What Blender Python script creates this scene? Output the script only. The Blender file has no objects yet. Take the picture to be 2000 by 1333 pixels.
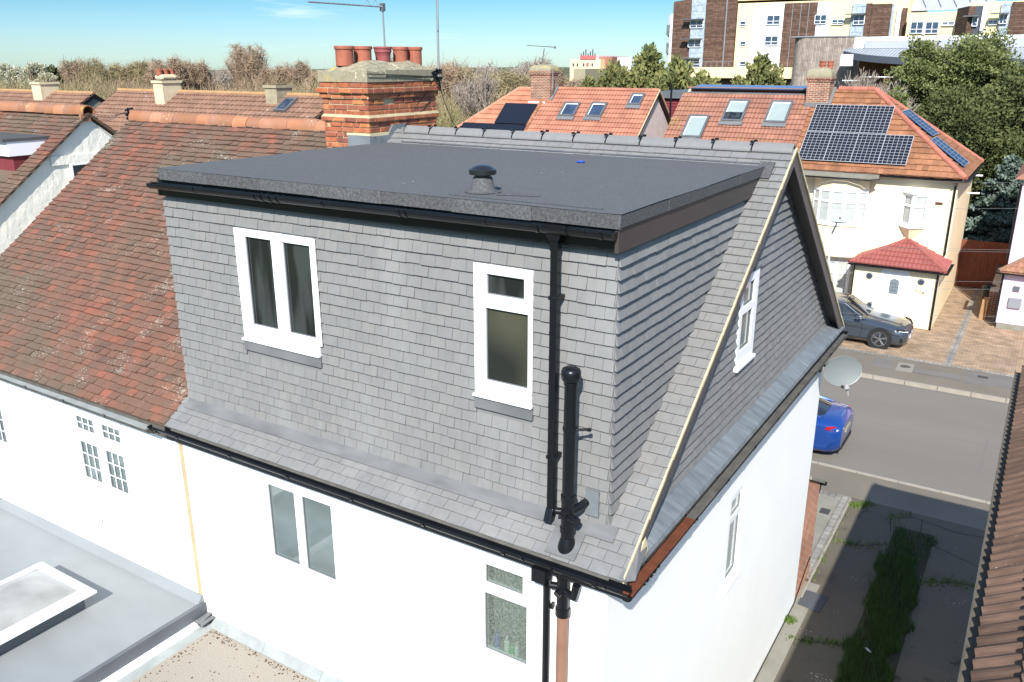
import bpy, math, random
import numpy as np
from mathutils import Vector
PI = math.pi
rng = random.Random(7)
scene = bpy.context.scene
COL = scene.collection

# ------------------------------------------------------------------ camera
CAM = Vector((2.799, -6.024, 3.871))
PITCH, YAW, FPX = math.radians(18.28), math.radians(32.2), 1650.0
cam = bpy.data.cameras.new('camera')
cam.sensor_width = 36; cam.lens = FPX / 2000 * 36; cam.clip_end = 3000; cam.clip_start = .05
camo = bpy.data.objects.new('camera', cam); COL.objects.link(camo)
camo.location = CAM; camo.rotation_euler = (PI / 2 - PITCH, 0, YAW)
scene.camera = camo
# ------------------------------------------------------------------ sun and sky
SUN = Vector((-.288, .724, -.628)).normalized()
sl = bpy.data.lights.new('sun', 'SUN'); sl.energy = 4.4; sl.angle = math.radians(.53); sl.color = (1, .96, .89)
so = bpy.data.objects.new('sun', sl); COL.objects.link(so); so.rotation_euler = SUN.to_track_quat('-Z', 'Y').to_euler()
so.location = (10, -20, 30)
w = bpy.data.worlds.new('World'); scene.world = w; w.use_nodes = True
wn = w.node_tree; wn.nodes.clear()
def WN(t, **k):
    n = wn.nodes.new(t)
    for a, b in k.items(): setattr(n, a, b)
    return n
sky = WN('ShaderNodeTexSky', sky_type='NISHITA', sun_disc=False, sun_elevation=math.radians(38.7),
         sun_rotation=math.radians(159.7), air_density=1.0, dust_density=.25, ozone_density=2.0)
tint = WN('ShaderNodeMix', data_type='RGBA', blend_type='MULTIPLY'); tint.inputs[0].default_value = 1
tr_ = WN('ShaderNodeValToRGB'); sp_ = WN('ShaderNodeSeparateXYZ')
e_ = tr_.color_ramp.elements; e_[0].position = .0; e_[0].color = (.30, .42, .535, 1); e_[1].position = .45; e_[1].color = (1.15, 1.1, 1.0, 1)
for p_, c_ in ((.035, (.235, .36, .505, 1)), (.08, (.135, .285, .385, 1)), (.2, (.2, .36, .52, 1))):
    q_ = e_.new(p_); q_.color = c_
wn.links.new(sky.outputs[0], tint.inputs[6])
tc = WN('ShaderNodeTexCoord'); mp = WN('ShaderNodeMapping'); mp.inputs['Scale'].default_value = (1.6, 1.6, 14)
cn = WN('ShaderNodeTexNoise'); cn.inputs['Scale'].default_value = 3.2; cn.inputs['Detail'].default_value = 7; cn.inputs['Roughness'].default_value = .6
cr = WN('ShaderNodeValToRGB'); cr.color_ramp.elements[0].position = .6; cr.color_ramp.elements[1].position = .78
cm = WN('ShaderNodeMix', data_type='RGBA'); cm.inputs[7].default_value = (4.3, 4.6, 4.8, 1)
sc_ = WN('ShaderNodeMath', operation='MULTIPLY'); sc_.inputs[1].default_value = .6
bg = WN('ShaderNodeBackground'); bg.inputs[1].default_value = .15; wo = WN('ShaderNodeOutputWorld')
L = wn.links.new
L(tc.outputs['Generated'], sp_.inputs[0]); L(sp_.outputs[2], tr_.inputs[0]); L(tr_.outputs[0], tint.inputs[7]); L(tc.outputs['Generated'], mp.inputs[0]); L(mp.outputs[0], cn.inputs[0]); L(cn.outputs[0], cr.inputs[0]); L(cr.outputs[0], sc_.inputs[0])
L(sc_.outputs[0], cm.inputs[0]); L(tint.outputs[2], cm.inputs[6]); L(cm.outputs[2], bg.inputs[0]); L(bg.outputs[0], wo.inputs[0])
vs = scene.view_settings
vs.view_transform = 'Standard'; vs.look = 'None'; vs.exposure = .9; vs.gamma = 1
scene.cycles.max_bounces = 6; scene.cycles.transparent_max_bounces = 6

# pixel of the 2000x1333 photograph -> point on a real plane of the scene (used to read off real positions)
_h = Vector((-math.sin(YAW), math.cos(YAW), 0)); _r = Vector((math.cos(YAW), math.sin(YAW), 0)); _z = Vector((0, 0, 1))
_f = _h * math.cos(PITCH) - _z * math.sin(PITCH); _u = _z * math.cos(PITCH) + _h * math.sin(PITCH)
def at(px, py, Y, ax=1):
    d = _f * FPX + _r * (px - 1000) + _u * (666.5 - py)
    return CAM + d * ((Y - CAM[ax]) / d[ax])

# ------------------------------------------------------------------ materials
def mat(name, col, rough=.8, var=0., vscale=3., rnd=0., bump=0., bscale=40., metal=0., spec=.3, stretch=None, col2=None, ramp=None,
        flecks=None, trans=0., coat=0., detail=6, sub=None):
    m = bpy.data.materials.new(name); m.use_nodes = True
    nt = m.node_tree; b = nt.nodes['Principled BSDF']; l = nt.links.new
    b.inputs['Roughness'].default_value = rough; b.inputs['Metallic'].default_value = metal
    b.inputs['Specular IOR Level'].default_value = spec
    if trans: b.inputs['Transmission Weight'].default_value = trans
    if coat: b.inputs['Coat Weight'].default_value = coat; b.inputs['Coat Roughness'].default_value = .04
    def N(t, **k):
        n = nt.nodes.new(t)
        for a, c in k.items(): setattr(n, a, c)
        return n
    tcn = N('ShaderNodeTexCoord'); src = tcn.outputs['Object']
    if stretch:
        mpn = N('ShaderNodeMapping'); mpn.inputs['Scale'].default_value = stretch; l(src, mpn.inputs[0]); src = mpn.outputs[0]
    c4 = lambda c: (c[0], c[1], c[2], 1)
    out = None
    if ramp:
        at_ = N('ShaderNodeAttribute', attribute_name='rnd')
        r_ = N('ShaderNodeValToRGB'); r_.color_ramp.interpolation = 'LINEAR'
        e = r_.color_ramp.elements
        while len(e) < len(ramp): e.new(.5)
        for i, c in enumerate(ramp): e[i].position = i / (len(ramp) - 1); e[i].color = c4(c)
        l(at_.outputs['Fac'], r_.inputs[0]); out = r_.outputs[0]
    def base():
        nonlocal out
        if out is None:
            rg = N('ShaderNodeRGB'); rg.outputs[0].default_value = c4(col); out = rg.outputs[0]
    if col2 is not None:
        base()
        n = N('ShaderNodeTexNoise'); n.inputs['Scale'].default_value = vscale; n.inputs['Detail'].default_value = detail; l(src, n.inputs[0])
        r2 = N('ShaderNodeValToRGB'); r2.color_ramp.elements[0].position = .42; r2.color_ramp.elements[1].position = .62; l(n.outputs[0], r2.inputs[0])
        mx = N('ShaderNodeMix', data_type='RGBA'); l(r2.outputs[0], mx.inputs[0]); l(out, mx.inputs[6]); mx.inputs[7].default_value = c4(col2); out = mx.outputs[2]
    if flecks:
        for fc, fs, th, soft in flecks:
            base()
            n = N('ShaderNodeTexNoise'); n.inputs['Scale'].default_value = fs; n.inputs['Detail'].default_value = 4; l(src, n.inputs[0])
            n2 = N('ShaderNodeTexNoise'); n2.inputs['Scale'].default_value = fs * .06; n2.inputs['Detail'].default_value = 3; l(src, n2.inputs[0])
            ad = N('ShaderNodeMath', operation='MULTIPLY_ADD'); ad.inputs[1].default_value = .8; l(n2.outputs[0], ad.inputs[0]); l(n.outputs[0], ad.inputs[2])
            r3 = N('ShaderNodeMapRange'); r3.inputs[1].default_value = th + .4; r3.inputs[2].default_value = th + .4 + soft; l(ad.outputs[0], r3.inputs[0])
            mx = N('ShaderNodeMix', data_type='RGBA'); l(r3.outputs[0], mx.inputs[0]); l(out, mx.inputs[6]); mx.inputs[7].default_value = c4(fc); out = mx.outputs[2]
    if var or rnd:
        base()
        hs = N('ShaderNodeHueSaturation'); l(out, hs.inputs['Color']); val = None
        if var:
            n = N('ShaderNodeTexNoise'); n.inputs['Scale'].default_value = vscale; n.inputs['Detail'].default_value = detail; l(src, n.inputs[0])
            mr = N('ShaderNodeMapRange'); mr.inputs[1].default_value = .25; mr.inputs[2].default_value = .75
            mr.inputs[3].default_value = 1 - var; mr.inputs[4].default_value = 1 + var; l(n.outputs[0], mr.inputs[0]); val = mr.outputs[0]
        if rnd:
            a2 = N('ShaderNodeAttribute', attribute_name='rnd')
            mr = N('ShaderNodeMapRange'); mr.inputs[3].default_value = 1 - rnd; mr.inputs[4].default_value = 1 + rnd; l(a2.outputs['Fac'], mr.inputs[0])
            if val is not None:
                mu = N('ShaderNodeMath', operation='MULTIPLY'); l(val, mu.inputs[0]); l(mr.outputs[0], mu.inputs[1]); val = mu.outputs[0]
            else: val = mr.outputs[0]
        l(val, hs.inputs['Value']); out = hs.outputs[0]
    if out is None: b.inputs['Base Color'].default_value = c4(col)
    else: l(out, b.inputs['Base Color'])
    if bump:
        n = N('ShaderNodeTexNoise'); n.inputs['Scale'].default_value = bscale; n.inputs['Detail'].default_value = 5; l(src, n.inputs[0])
        bp = N('ShaderNodeBump'); bp.inputs['Strength'].default_value = min(1, bump * 10); bp.inputs['Distance'].default_value = bump; l(n.outputs[0], bp.inputs['Height']); l(bp.outputs[0], b.inputs['Normal'])
    return m

def brick_mat(name, c1, c2, mortar, scale, bw, bh, ms, axis='xz', rough=.85, bump=.004, flecks=None, msmooth=.1):
    m = bpy.data.materials.new(name); m.use_nodes = True
    nt = m.node_tree; b = nt.nodes['Principled BSDF']; l = nt.links.new
    N = nt.nodes.new
    b.inputs['Roughness'].default_value = rough; b.inputs['Specular IOR Level'].default_value = .2
    tcn = N('ShaderNodeTexCoord'); s = N('ShaderNodeSeparateXYZ'); l(tcn.outputs['Object'], s.inputs[0])
    cb = N('ShaderNodeCombineXYZ')
    if axis == 'xz+yz':
        ad = N('ShaderNodeMath'); ad.operation = 'ADD'; l(s.outputs[0], ad.inputs[0]); l(s.outputs[1], ad.inputs[1]); l(ad.outputs[0], cb.inputs[0]); l(s.outputs[2], cb.inputs[1])
    else:
        l(s.outputs['xyz'.index(axis[0])], cb.inputs[0]); l(s.outputs['xyz'.index(axis[1])], cb.inputs[1])
    br = N('ShaderNodeTexBrick'); l(cb.outputs[0], br.inputs['Vector'])
    br.inputs['Color1'].default_value = (*c1, 1); br.inputs['Color2'].default_value = (*c2, 1); br.inputs['Mortar'].default_value = (*mortar, 1)
    br.inputs['Scale'].default_value = scale; br.inputs['Mortar Size'].default_value = ms; br.inputs['Brick Width'].default_value = bw; br.inputs['Row Height'].default_value = bh
    br.inputs['Mortar Smooth'].default_value = msmooth
    n = N('ShaderNodeTexNoise'); n.inputs['Scale'].default_value = 2.3; n.inputs['Detail'].default_value = 8; l(tcn.outputs['Object'], n.inputs[0])
    mr = N('ShaderNodeMapRange'); mr.inputs[1].default_value = .3; mr.inputs[2].default_value = .7; mr.inputs[3].default_value = .72; mr.inputs[4].default_value = 1.25; l(n.outputs[0], mr.inputs[0])
    hs = N('ShaderNodeHueSaturation'); l(br.outputs[0], hs.inputs['Color']); l(mr.outputs[0], hs.inputs['Value']); out = hs.outputs[0]
    if flecks:
        fc, fs, th, soft = flecks
        n = N('ShaderNodeTexNoise'); n.inputs['Scale'].default_value = fs; n.inputs['Detail'].default_value = 6; l(tcn.outputs['Object'], n.inputs[0])
        r3 = N('ShaderNodeMapRange'); r3.inputs[1].default_value = th; r3.inputs[2].default_value = th + soft; l(n.outputs[0], r3.inputs[0])
        mx = N('ShaderNodeMix'); mx.data_type = 'RGBA'; l(r3.outputs[0], mx.inputs[0]); l(out, mx.inputs[6]); mx.inputs[7].default_value = (*fc, 1); out = mx.outputs[2]
    l(out, b.inputs['Base Color'])
    bp = N('ShaderNodeBump'); bp.inputs['Strength'].default_value = .6; bp.inputs['Distance'].default_value = bump; bp.invert = True; l(br.outputs['Fac'], bp.inputs['Height']); l(bp.outputs[0], b.inputs['Normal'])
    return m

M = {}
M['slate'] = mat('grey_plain_tile', (.165, .165, .168), .62, var=.07, vscale=9, rnd=.0, ramp=[(.169, .169, .168), (.175, .174, .172), (.179, .178, .176), (.184, .183, .180), (.186, .181, .175)],
                 flecks=[((.3, .3, .29), 60, .80, .03), ((.215, .215, .213), 1.1, .60, .25)], bump=.002, bscale=90, stretch=(1.7, 1.7, .5))
M['slate_dark'] = mat('charcoal_gable_tile', (.07, .07, .08), .55, ramp=[(.170, .170, .169), (.178, .178, .177), (.186, .186, .184), (.194, .194, .19)], var=.1, vscale=6, bump=.002, bscale=90)
M['clay'] = mat('old_clay_tile', (.2, .08, .05), .85, ramp=[(.25, .092, .060), (.19, .086, .06), (.145, .082, .06), (.17, .086, .058), (.12, .076, .058), (.22, .092, .062), (.14, .08, .058)],
                col2=(.105, .076, .053), vscale=.62, flecks=[((.30, .29, .24), 40, .70, .06), ((.115, .085, .06), 5, .64, .14)], var=.22, bump=.004, bscale=60)
M['clay_ridge'] = mat('orange_ridge_clay', (.34, .15, .075), .8, var=.2, vscale=4, rnd=.22, col2=(.28, .14, .09), flecks=[((.5, .42, .3), 30, .70, .05), ((.5, .32, .05), 5, .78, .06)], bump=.004, bscale=30)
M['mossy'] = mat('brown_concrete_tile', (.21, .118, .08), .85, var=.2, vscale=2, rnd=.12, flecks=[((.36, .22, .05), 1.2, .76, .1), ((.5, .45, .38), 20, .74, .04)], bump=.003, bscale=40)
M['redroof'] = mat('red_concrete_tile', (.335, .146, .096), .75, var=.13, vscale=1.5, rnd=.12, bump=.002, bscale=30)
M['redroof2'] = mat('weathered_red_tile', (.27, .126, .086), .75, var=.16, vscale=1.7, rnd=.13, flecks=[((.30, .19, .06), 1.8, .68, .16), ((.33, .22, .06), 9, .70, .1)], bump=.002, bscale=30)
M['orangeroof'] = mat('orange_clay_tile', (.25, .112, .058), .8, var=.22, vscale=2, rnd=.2, flecks=[((.36, .24, .06), 3.4, .68, .12), ((.5, .45, .38), 20, .76, .04)], bump=.002, bscale=30)
M['porchroof'] = mat('porch_red_tile', (.27, .082, .072), .6, var=.08, rnd=.06)
M['brownroll'] = mat('brown_roll_tile', (.118, .072, .05), .8, var=.35, vscale=5, rnd=.2, stretch=(1, 5, 1), flecks=[((.5, .27, .03), 3.2, .80, .03), ((.5, .47, .43), 16, .80, .03)], bump=.004, bscale=50)
M['felt'] = mat('mineral_felt', (.098, .102, .106), .95, spec=.08, var=.2, vscale=60, detail=2, bump=.004, bscale=220, flecks=[((.4, .4, .4), 22, .84, .02)])
M['felt_edge'] = mat('mineral_felt_edge', (.085, .086, .089), .95, spec=.08, var=.4, vscale=55, bump=.006, bscale=160, detail=2, rnd=.1)
M['black'] = mat('black_plastic', (.006, .007, .009), .3, spec=.35, var=.2)
M['barge'] = mat('grey_brown_barge_board', (.095, .084, .078), .5, var=.1)
M['brownpvc'] = mat('brown_fascia_board', (.052, .043, .041), .45, var=.08)
M['lead'] = mat('lead_sheet', (.135, .138, .142), .8, var=.25, vscale=2.5, stretch=(1, 3, 1), metal=.0, bump=.006, bscale=9)
M['leadx'] = mat('lead_sheet_crosswise', (.19, .21, .225), .5, var=.3, vscale=5, stretch=(.5, 2.2, 1), metal=.3, bump=.008, bscale=5, flecks=[((.3, .31, .32), 5, .72, .15)])
M['white'] = mat('white_render', (.86, .86, .84), .9, var=.025, vscale=1.3, bump=.003, bscale=45)
M['upvc'] = mat('white_upvc', (.84, .85, .86), .35, var=.01, spec=.4)
M['mortar'] = mat('pale_mortar', (.5, .43, .27), .9, var=.2, vscale=8, bump=.005, bscale=30)
M['cement'] = mat('weathered_cement', (.3, .27, .19), .95, var=.3, vscale=6, col2=(.2, .18, .125), flecks=[((.5, .46, .33), 22, .66, .1), ((.42, .32, .07), 4.5, .57, .2)], bump=.02, bscale=14)
M['glass_dark'] = mat('dark_window_glass', (.010, .012, .013), .03, col2=(.035, .042, .042), vscale=2.2, stretch=(3, 2, .5), spec=.8, detail=2)  # paler upright streaks in the colour stand in for reflections
M['glass_mid'] = mat('reflection_tinted_glass', (.12, .15, .15), .04, var=.25, vscale=1.1, stretch=(1, 1, 2.4), spec=.8, detail=1)  # reflected surroundings put into the base colour as a grey-green tone
M['glass_frost'] = mat('frosted_window_glass', (.018, .02, .018), .3, col2=(.06, .06, .042), vscale=1.2, bump=.003, bscale=60, detail=0)
M['glass_blue'] = mat('sky_blue_window_glass', (.03, .05, .09), .05, var=.4, spec=.9)
M['glass_pale'] = mat('pale_curtained_glass', (.42, .45, .43), .08, var=.15, vscale=2, spec=.6)
M['blind'] = mat('pale_blind_glass', (.26, .31, .30), .12, var=.06, spec=.6)
M['terracotta'] = mat('terracotta_pot', (.31, .10, .062), .75, var=.2, vscale=7, flecks=[((.6, .55, .45), 18, .93, .03)], bump=.003, bscale=30)
M['plum'] = mat('plum_glazed_pot', (.25, .07, .07), .5, var=.15, vscale=7)
M['galv'] = mat('galvanised_metal', (.36, .37, .38), .45, metal=.7, var=.15)
M['alu'] = mat('grey_aluminium', (.17, .175, .185), .4, metal=.5, var=.1)
M['grp'] = mat('grey_fibreglass_roof', (.225, .24, .245), .5, var=.08, vscale=1.3, stretch=(1, 2, 1), flecks=[((.28, .26, .22), 1.1, .72, .3)], bump=.003, bscale=3)
M['grp_dark'] = mat('dark_fibreglass_edge', (.10, .11, .12), .5, var=.12, vscale=3)
M['gravel'] = mat('gravel_chippings', (.275, .248, .205), .95, ramp=None, var=.3, vscale=70, flecks=[((.09, .06, .035), 22, .88, .03), ((.2, .19, .16), 90, .83, .06)], bump=.012, bscale=90)
M['felt_grey'] = mat('grey_green_felt', (.27, .29, .285), .9, var=.15, vscale=6, bump=.003, bscale=100)
M['rust'] = mat('rusty_iron', (.11, .033, .015), .9, var=.35, vscale=9, bump=.004, bscale=40)
M['oldgutter'] = mat('weathered_gutter', (.085, .08, .07), .8, var=.35, vscale=7, bump=.003, bscale=40)
M['stucco'] = mat('rough_cast_stucco', (.72, .69, .61), .95, var=.05, vscale=3, bump=.05, bscale=7, stretch=(1, 1.0, .6))
M['pebble'] = mat('pebble_dash', (.23, .21, .17), .95, var=.25, vscale=20, bump=.01, bscale=50)
M['cream'] = mat('cream_render', (.82, .69, .46), .9, var=.05, vscale=1.2, bump=.002)
M['pink'] = mat('pink_render', (.76, .56, .66), .9, var=.04, vscale=1.2)
M['lilac'] = mat('pale_lilac_render', (.55, .47, .46), .95, var=.1, vscale=3, bump=.01, bscale=9)
M['salmon'] = mat('salmon_pipe_plastic', (.22, .12, .082), .5, var=.12, vscale=4)
M['panel'] = mat('dark_solar_glass', (.010, .012, .02), .25, spec=.35)
M['pvline'] = mat('silver_solar_grid', (.33, .34, .36), .4)
M['pvblue'] = mat('blue_solar_glass', (.03, .09, .22), .2, spec=.9, var=.1)
M['timber'] = mat('timber_board', (.3, .17, .08), .8, var=.2, vscale=5)
M['fence'] = mat('red_brown_fence_board', (.16, .055, .03), .85, var=.2, vscale=4)
M['board_white'] = mat('white_board', (.78, .79, .82), .5)
M['reddish'] = mat('maroon_tile_hanging', (.16, .03, .035), .7, var=.15, vscale=4)
M['gasket'] = mat('grey_glazing_gasket', (.16, .17, .18), .6)
M['asph'] = mat('road_asphalt', (.158, .143, .124), .95, var=.09, vscale=.6, stretch=(.35, 1, 1), flecks=[((.25, .235, .215), 60, .8, .1), ((.10, .098, .095), 2.2, .74, .04)], bump=.004, bscale=120)
M['pave'] = mat('pavement_asphalt', (.152, .132, .106), .95, var=.12, vscale=.9, flecks=[((.32, .29, .25), 50, .8, .1), ((.17, .16, .15), 1.1, .9, .1)], bump=.004, bscale=120)
M['kerb'] = mat('kerb_stone', (.29, .26, .215), .9, var=.12, vscale=5)
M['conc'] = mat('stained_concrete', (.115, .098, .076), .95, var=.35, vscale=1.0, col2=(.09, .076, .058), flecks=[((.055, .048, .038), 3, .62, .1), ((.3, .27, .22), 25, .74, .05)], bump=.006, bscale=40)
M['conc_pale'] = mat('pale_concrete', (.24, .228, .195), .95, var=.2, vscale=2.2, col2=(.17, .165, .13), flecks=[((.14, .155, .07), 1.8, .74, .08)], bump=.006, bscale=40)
M['soil'] = mat('meadow_ground', (.09, .085, .04), .95, var=.3, vscale=.15, col2=(.06, .085, .025))
M['lawn'] = mat('garden_lawn', (.09, .17, .025), .95, var=.3, vscale=1.5, bump=.02, bscale=30)
M['grass'] = mat('grass_blades', (.06, .12, .02), .8, ramp=[(.025, .06, .014), (.035, .08, .018), (.05, .105, .025), (.06, .11, .03), (.09, .095, .04)])
M['moss'] = mat('weed_leaves', (.10, .155, .03), .8, rnd=.4)
M['brick'] = brick_mat('weathered_stack_brick', (.40, .105, .038), (.20, .05, .032), (.46, .38, .25), 1, .225, .075, .009, 'xz+yz', flecks=((.38, .34, .25), 3.5, .66, .05), bump=.012)
M['brick_porch'] = brick_mat('orange_brick', (.5, .19, .09), (.42, .14, .07), (.62, .52, .42), 1, .225, .075, .008, 'xz+yz')
M['brick_dark'] = brick_mat('brown_brick', (.26, .10, .06), (.17, .065, .04), (.42, .38, .3), 1, .225, .075, .009, 'xz+yz')
M['block'] = brick_mat('pink_block_paving', (.375, .26, .165), (.26, .19, .135), (.17, .14, .10), 1, .2, .1, .008, 'xy', bump=.002)
M['cobble'] = brick_mat('grey_cobble', (.2, .19, .17), (.26, .25, .23), (.16, .14, .11), 1, .2, .14, .012, 'yx', bump=.004)
M['woodp'] = brick_mat('brown_wood_cladding', (.085, .05, .036), (.14, .085, .062), (.04, .026, .022), 1, 2.2, .3, .02, 'xz', bump=.01)
M['woodv'] = brick_mat('grey_vertical_cladding', (.24, .2, .17), (.33, .28, .245), (.15, .12, .1), 1, 3.2, .19, .02, 'zx', bump=.01)
M['woodr'] = brick_mat('rust_brown_vertical_cladding', (.12, .05, .03), (.2, .085, .045), (.04, .025, .02), 1, 3.2, .17, .03, 'zx', bump=.01)
M['whitep'] = brick_mat('white_panel_cladding', (.80, .82, .84), (.78, .8, .83), (.5, .52, .55), 1, 1.6, 1.0, .04, 'xz', bump=.001)
M['bluep'] = brick_mat('blue_grey_panel_cladding', (.34, .40, .47), (.31, .37, .44), (.2, .24, .28), 1, 1.6, 1.0, .04, 'xz', bump=.001)
M['hcream'] = mat('cream_wall_render', (.74, .6, .36), .85, var=.04, vscale=.3)
M['hgrey'] = mat('grey_roof_sheet', (.33, .35, .38), .6, var=.08, vscale=.5)
M['hgreyd'] = mat('dark_grey_roof_edge', (.06, .07, .09), .6)
M['cladw'] = mat('white_cladding', (.78, .79, .82), .7, var=.04, vscale=.6)
M['bark'] = mat('grey_brown_bark', (.16, .12, .085), .95, var=.3, vscale=3, bump=.02, bscale=12)
M['rubber'] = mat('tyre_rubber', (.018, .018, .019), .85)
M['darkiron'] = mat('dark_iron_cover', (.05, .05, .052), .7, var=.2, vscale=30)

# ------------------------------------------------------------------ mesh helper
ORG = {}
V3 = Vector
class MB:
    def __init__(s): s.v = []; s.f = []; s.r = []; s.k = []; s.cur = 0
    def vs(s, pts):
        n = len(s.v); s.v.extend([tuple(p) for p in pts]); return n
    def face(s, pts, r=None):
        n = s.vs(pts); s.f.append(tuple(range(n, n + len(pts)))); s.r.append(rng.random() if r is None else r); s.k.append(s.cur)
    def faces(s, pts, fs, r=None):
        n = s.vs(pts); r = rng.random() if r is None else r
        for f in fs: s.f.append(tuple(n + i for i in f)); s.r.append(r); s.k.append(s.cur)
    def obox(s, o, U, V, W, r=None):
        o, U, V, W = V3(o), V3(U), V3(V), V3(W)
        p = [o, o + U, o + U + V, o + V, o + W, o + U + W, o + U + V + W, o + V + W]
        s.faces(p, [(0, 3, 2, 1), (4, 5, 6, 7), (0, 1, 5, 4), (1, 2, 6, 5), (2, 3, 7, 6), (3, 0, 4, 7)], r)
    def box(s, x0, x1, y0, y1, z0, z1, r=None): s.obox((x0, y0, z0), (x1 - x0, 0, 0), (0, y1 - y0, 0), (0, 0, z1 - z0), r)
    def tube(s, pts, rad, n=8, r=None, cap=True):
        pts = [V3(p) for p in pts]; rads = rad if isinstance(rad, (list, tuple)) else [rad] * len(pts)
        rings = []; up = None
        for i, p in enumerate(pts):
            d = (pts[min(i + 1, len(pts) - 1)] - pts[max(i - 1, 0)]).normalized()
            if up is None: up = V3((0, 0, 1)) if abs(d.z) < .9 else V3((1, 0, 0))
            a = d.cross(up).normalized(); b = a.cross(d).normalized(); up = b
            rings.append([p + (a * math.cos(2 * PI * k / n) + b * math.sin(2 * PI * k / n)) * rads[i] for k in range(n)])
        P = [q for ring in rings for q in ring]; F = []
        for i in range(len(pts) - 1):
            for k in range(n): F.append((i * n + k, i * n + (k + 1) % n, (i + 1) * n + (k + 1) % n, (i + 1) * n + k))
        if cap: F.append(tuple(range(n - 1, -1, -1))); F.append(tuple((len(pts) - 1) * n + k for k in range(n)))
        s.faces(P, F, r)
    def lathe(s, c, prof, n=20, r=None, axis=2, sx=1, sy=1):
        c = V3(c); P = []; F = []
        for (rr, h) in prof:
            for k in range(n):
                a = 2 * PI * k / n; q = [rr * math.cos(a) * sx, rr * math.sin(a) * sy, h]
                if axis == 1: q = [q[0], q[2], q[1]]
                if axis == 0: q = [q[2], q[0], q[1]]
                P.append(c + V3(q))
        m = len(prof)
        for i in range(m - 1):
            for k in range(n): F.append((i * n + k, i * n + (k + 1) % n, (i + 1) * n + (k + 1) % n, (i + 1) * n + k))
        F.append(tuple(range(n))); F.append(tuple((m - 1) * n + k for k in range(n)))
        s.faces(P, F, r)
    def prism(s, poly, ext, r=None):
        ext = V3(ext); P = [V3(p) for p in poly]; n = len(P); P += [p + ext for p in P]
        F = [tuple(range(n)), tuple(range(2 * n - 1, n - 1, -1))] + [(i, (i + 1) % n, (i + 1) % n + n, i + n) for i in range(n)]
        s.faces(P, F, r)
    def wall(s, O, U, W, T, u0, u1, w0, w1, holes=()):
        O, U, W, T = V3(O), V3(U), V3(W), V3(T)
        us = sorted({u0, u1, *[h[0] for h in holes], *[h[1] for h in holes]}); ws = sorted({w0, w1, *[h[2] for h in holes], *[h[3] for h in holes]})
        us = [u for u in us if u0 <= u <= u1]; ws = [q for q in ws if w0 <= q <= w1]
        for a, b in zip(us, us[1:]):
            run = None
            for c, d in zip(ws, ws[1:]):
                mu, mw = (a + b) / 2, (c + d) / 2
                hole = any(h[0] < mu < h[1] and h[2] < mw < h[3] for h in holes)
                if not hole: run = [c, d] if run is None else [run[0], d]
                if (hole or d == ws[-1]) and run:
                    s.obox(O + U * a + W * run[0], U * (b - a), W * (run[1] - run[0]), T, .5); run = None
    def build(s, name, m, parent=None, smooth=False, bevel=0, **props):
        me = bpy.data.meshes.new(name)
        o = V3(ORG.get(parent.name, (0, 0, 0))) if parent else V3(props.pop('origin', (0, 0, 0)))
        me.from_pydata([(p[0] - o.x, p[1] - o.y, p[2] - o.z) for p in s.v], [], s.f)
        a = me.attributes.new('rnd', 'FLOAT', 'FACE'); a.data.foreach_set('value', s.r)
        for mm in (m if isinstance(m, (list, tuple)) else [m]): me.materials.append(M[mm] if isinstance(mm, str) else mm)
        if any(s.k): me.polygons.foreach_set('material_index', s.k)
        if smooth:
            me.polygons.foreach_set('use_smooth', [True] * len(s.f))
            try: me.set_sharp_from_angle(angle=math.radians(40))
            except Exception: pass
        me.update()
        ob = bpy.data.objects.new(name, me); COL.objects.link(ob)
        if parent: ob.parent = parent; ORG[ob.name] = tuple(o)
        else: ob.location = o; ORG[ob.name] = tuple(o)
        if bevel:
            bv = ob.modifiers.new('bevel', 'BEVEL'); bv.width = bevel; bv.segments = 2; bv.limit_method = 'ANGLE'
        for k2, v2 in props.items(): ob[k2] = v2
        return ob
def root(name, label, cat, loc=(0, 0, 0), group=None):
    o = bpy.data.objects.new(name, None); COL.objects.link(o); o.location = loc; ORG[o.name] = tuple(loc); o.empty_display_size = .3
    o['label'] = label; o['category'] = cat
    if group: o['group'] = group
    return o
def copy_thing(src, loc, rz=0., label=None):
    def rec(o, par):
        c = o.copy(); COL.objects.link(c)
        if par: c.parent = par
        for ch in o.children: rec(ch, c)
        return c
    c = rec(src, None); c.location = loc; c.rotation_euler = (0, 0, rz)
    if label: c['label'] = label
    return c

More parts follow.
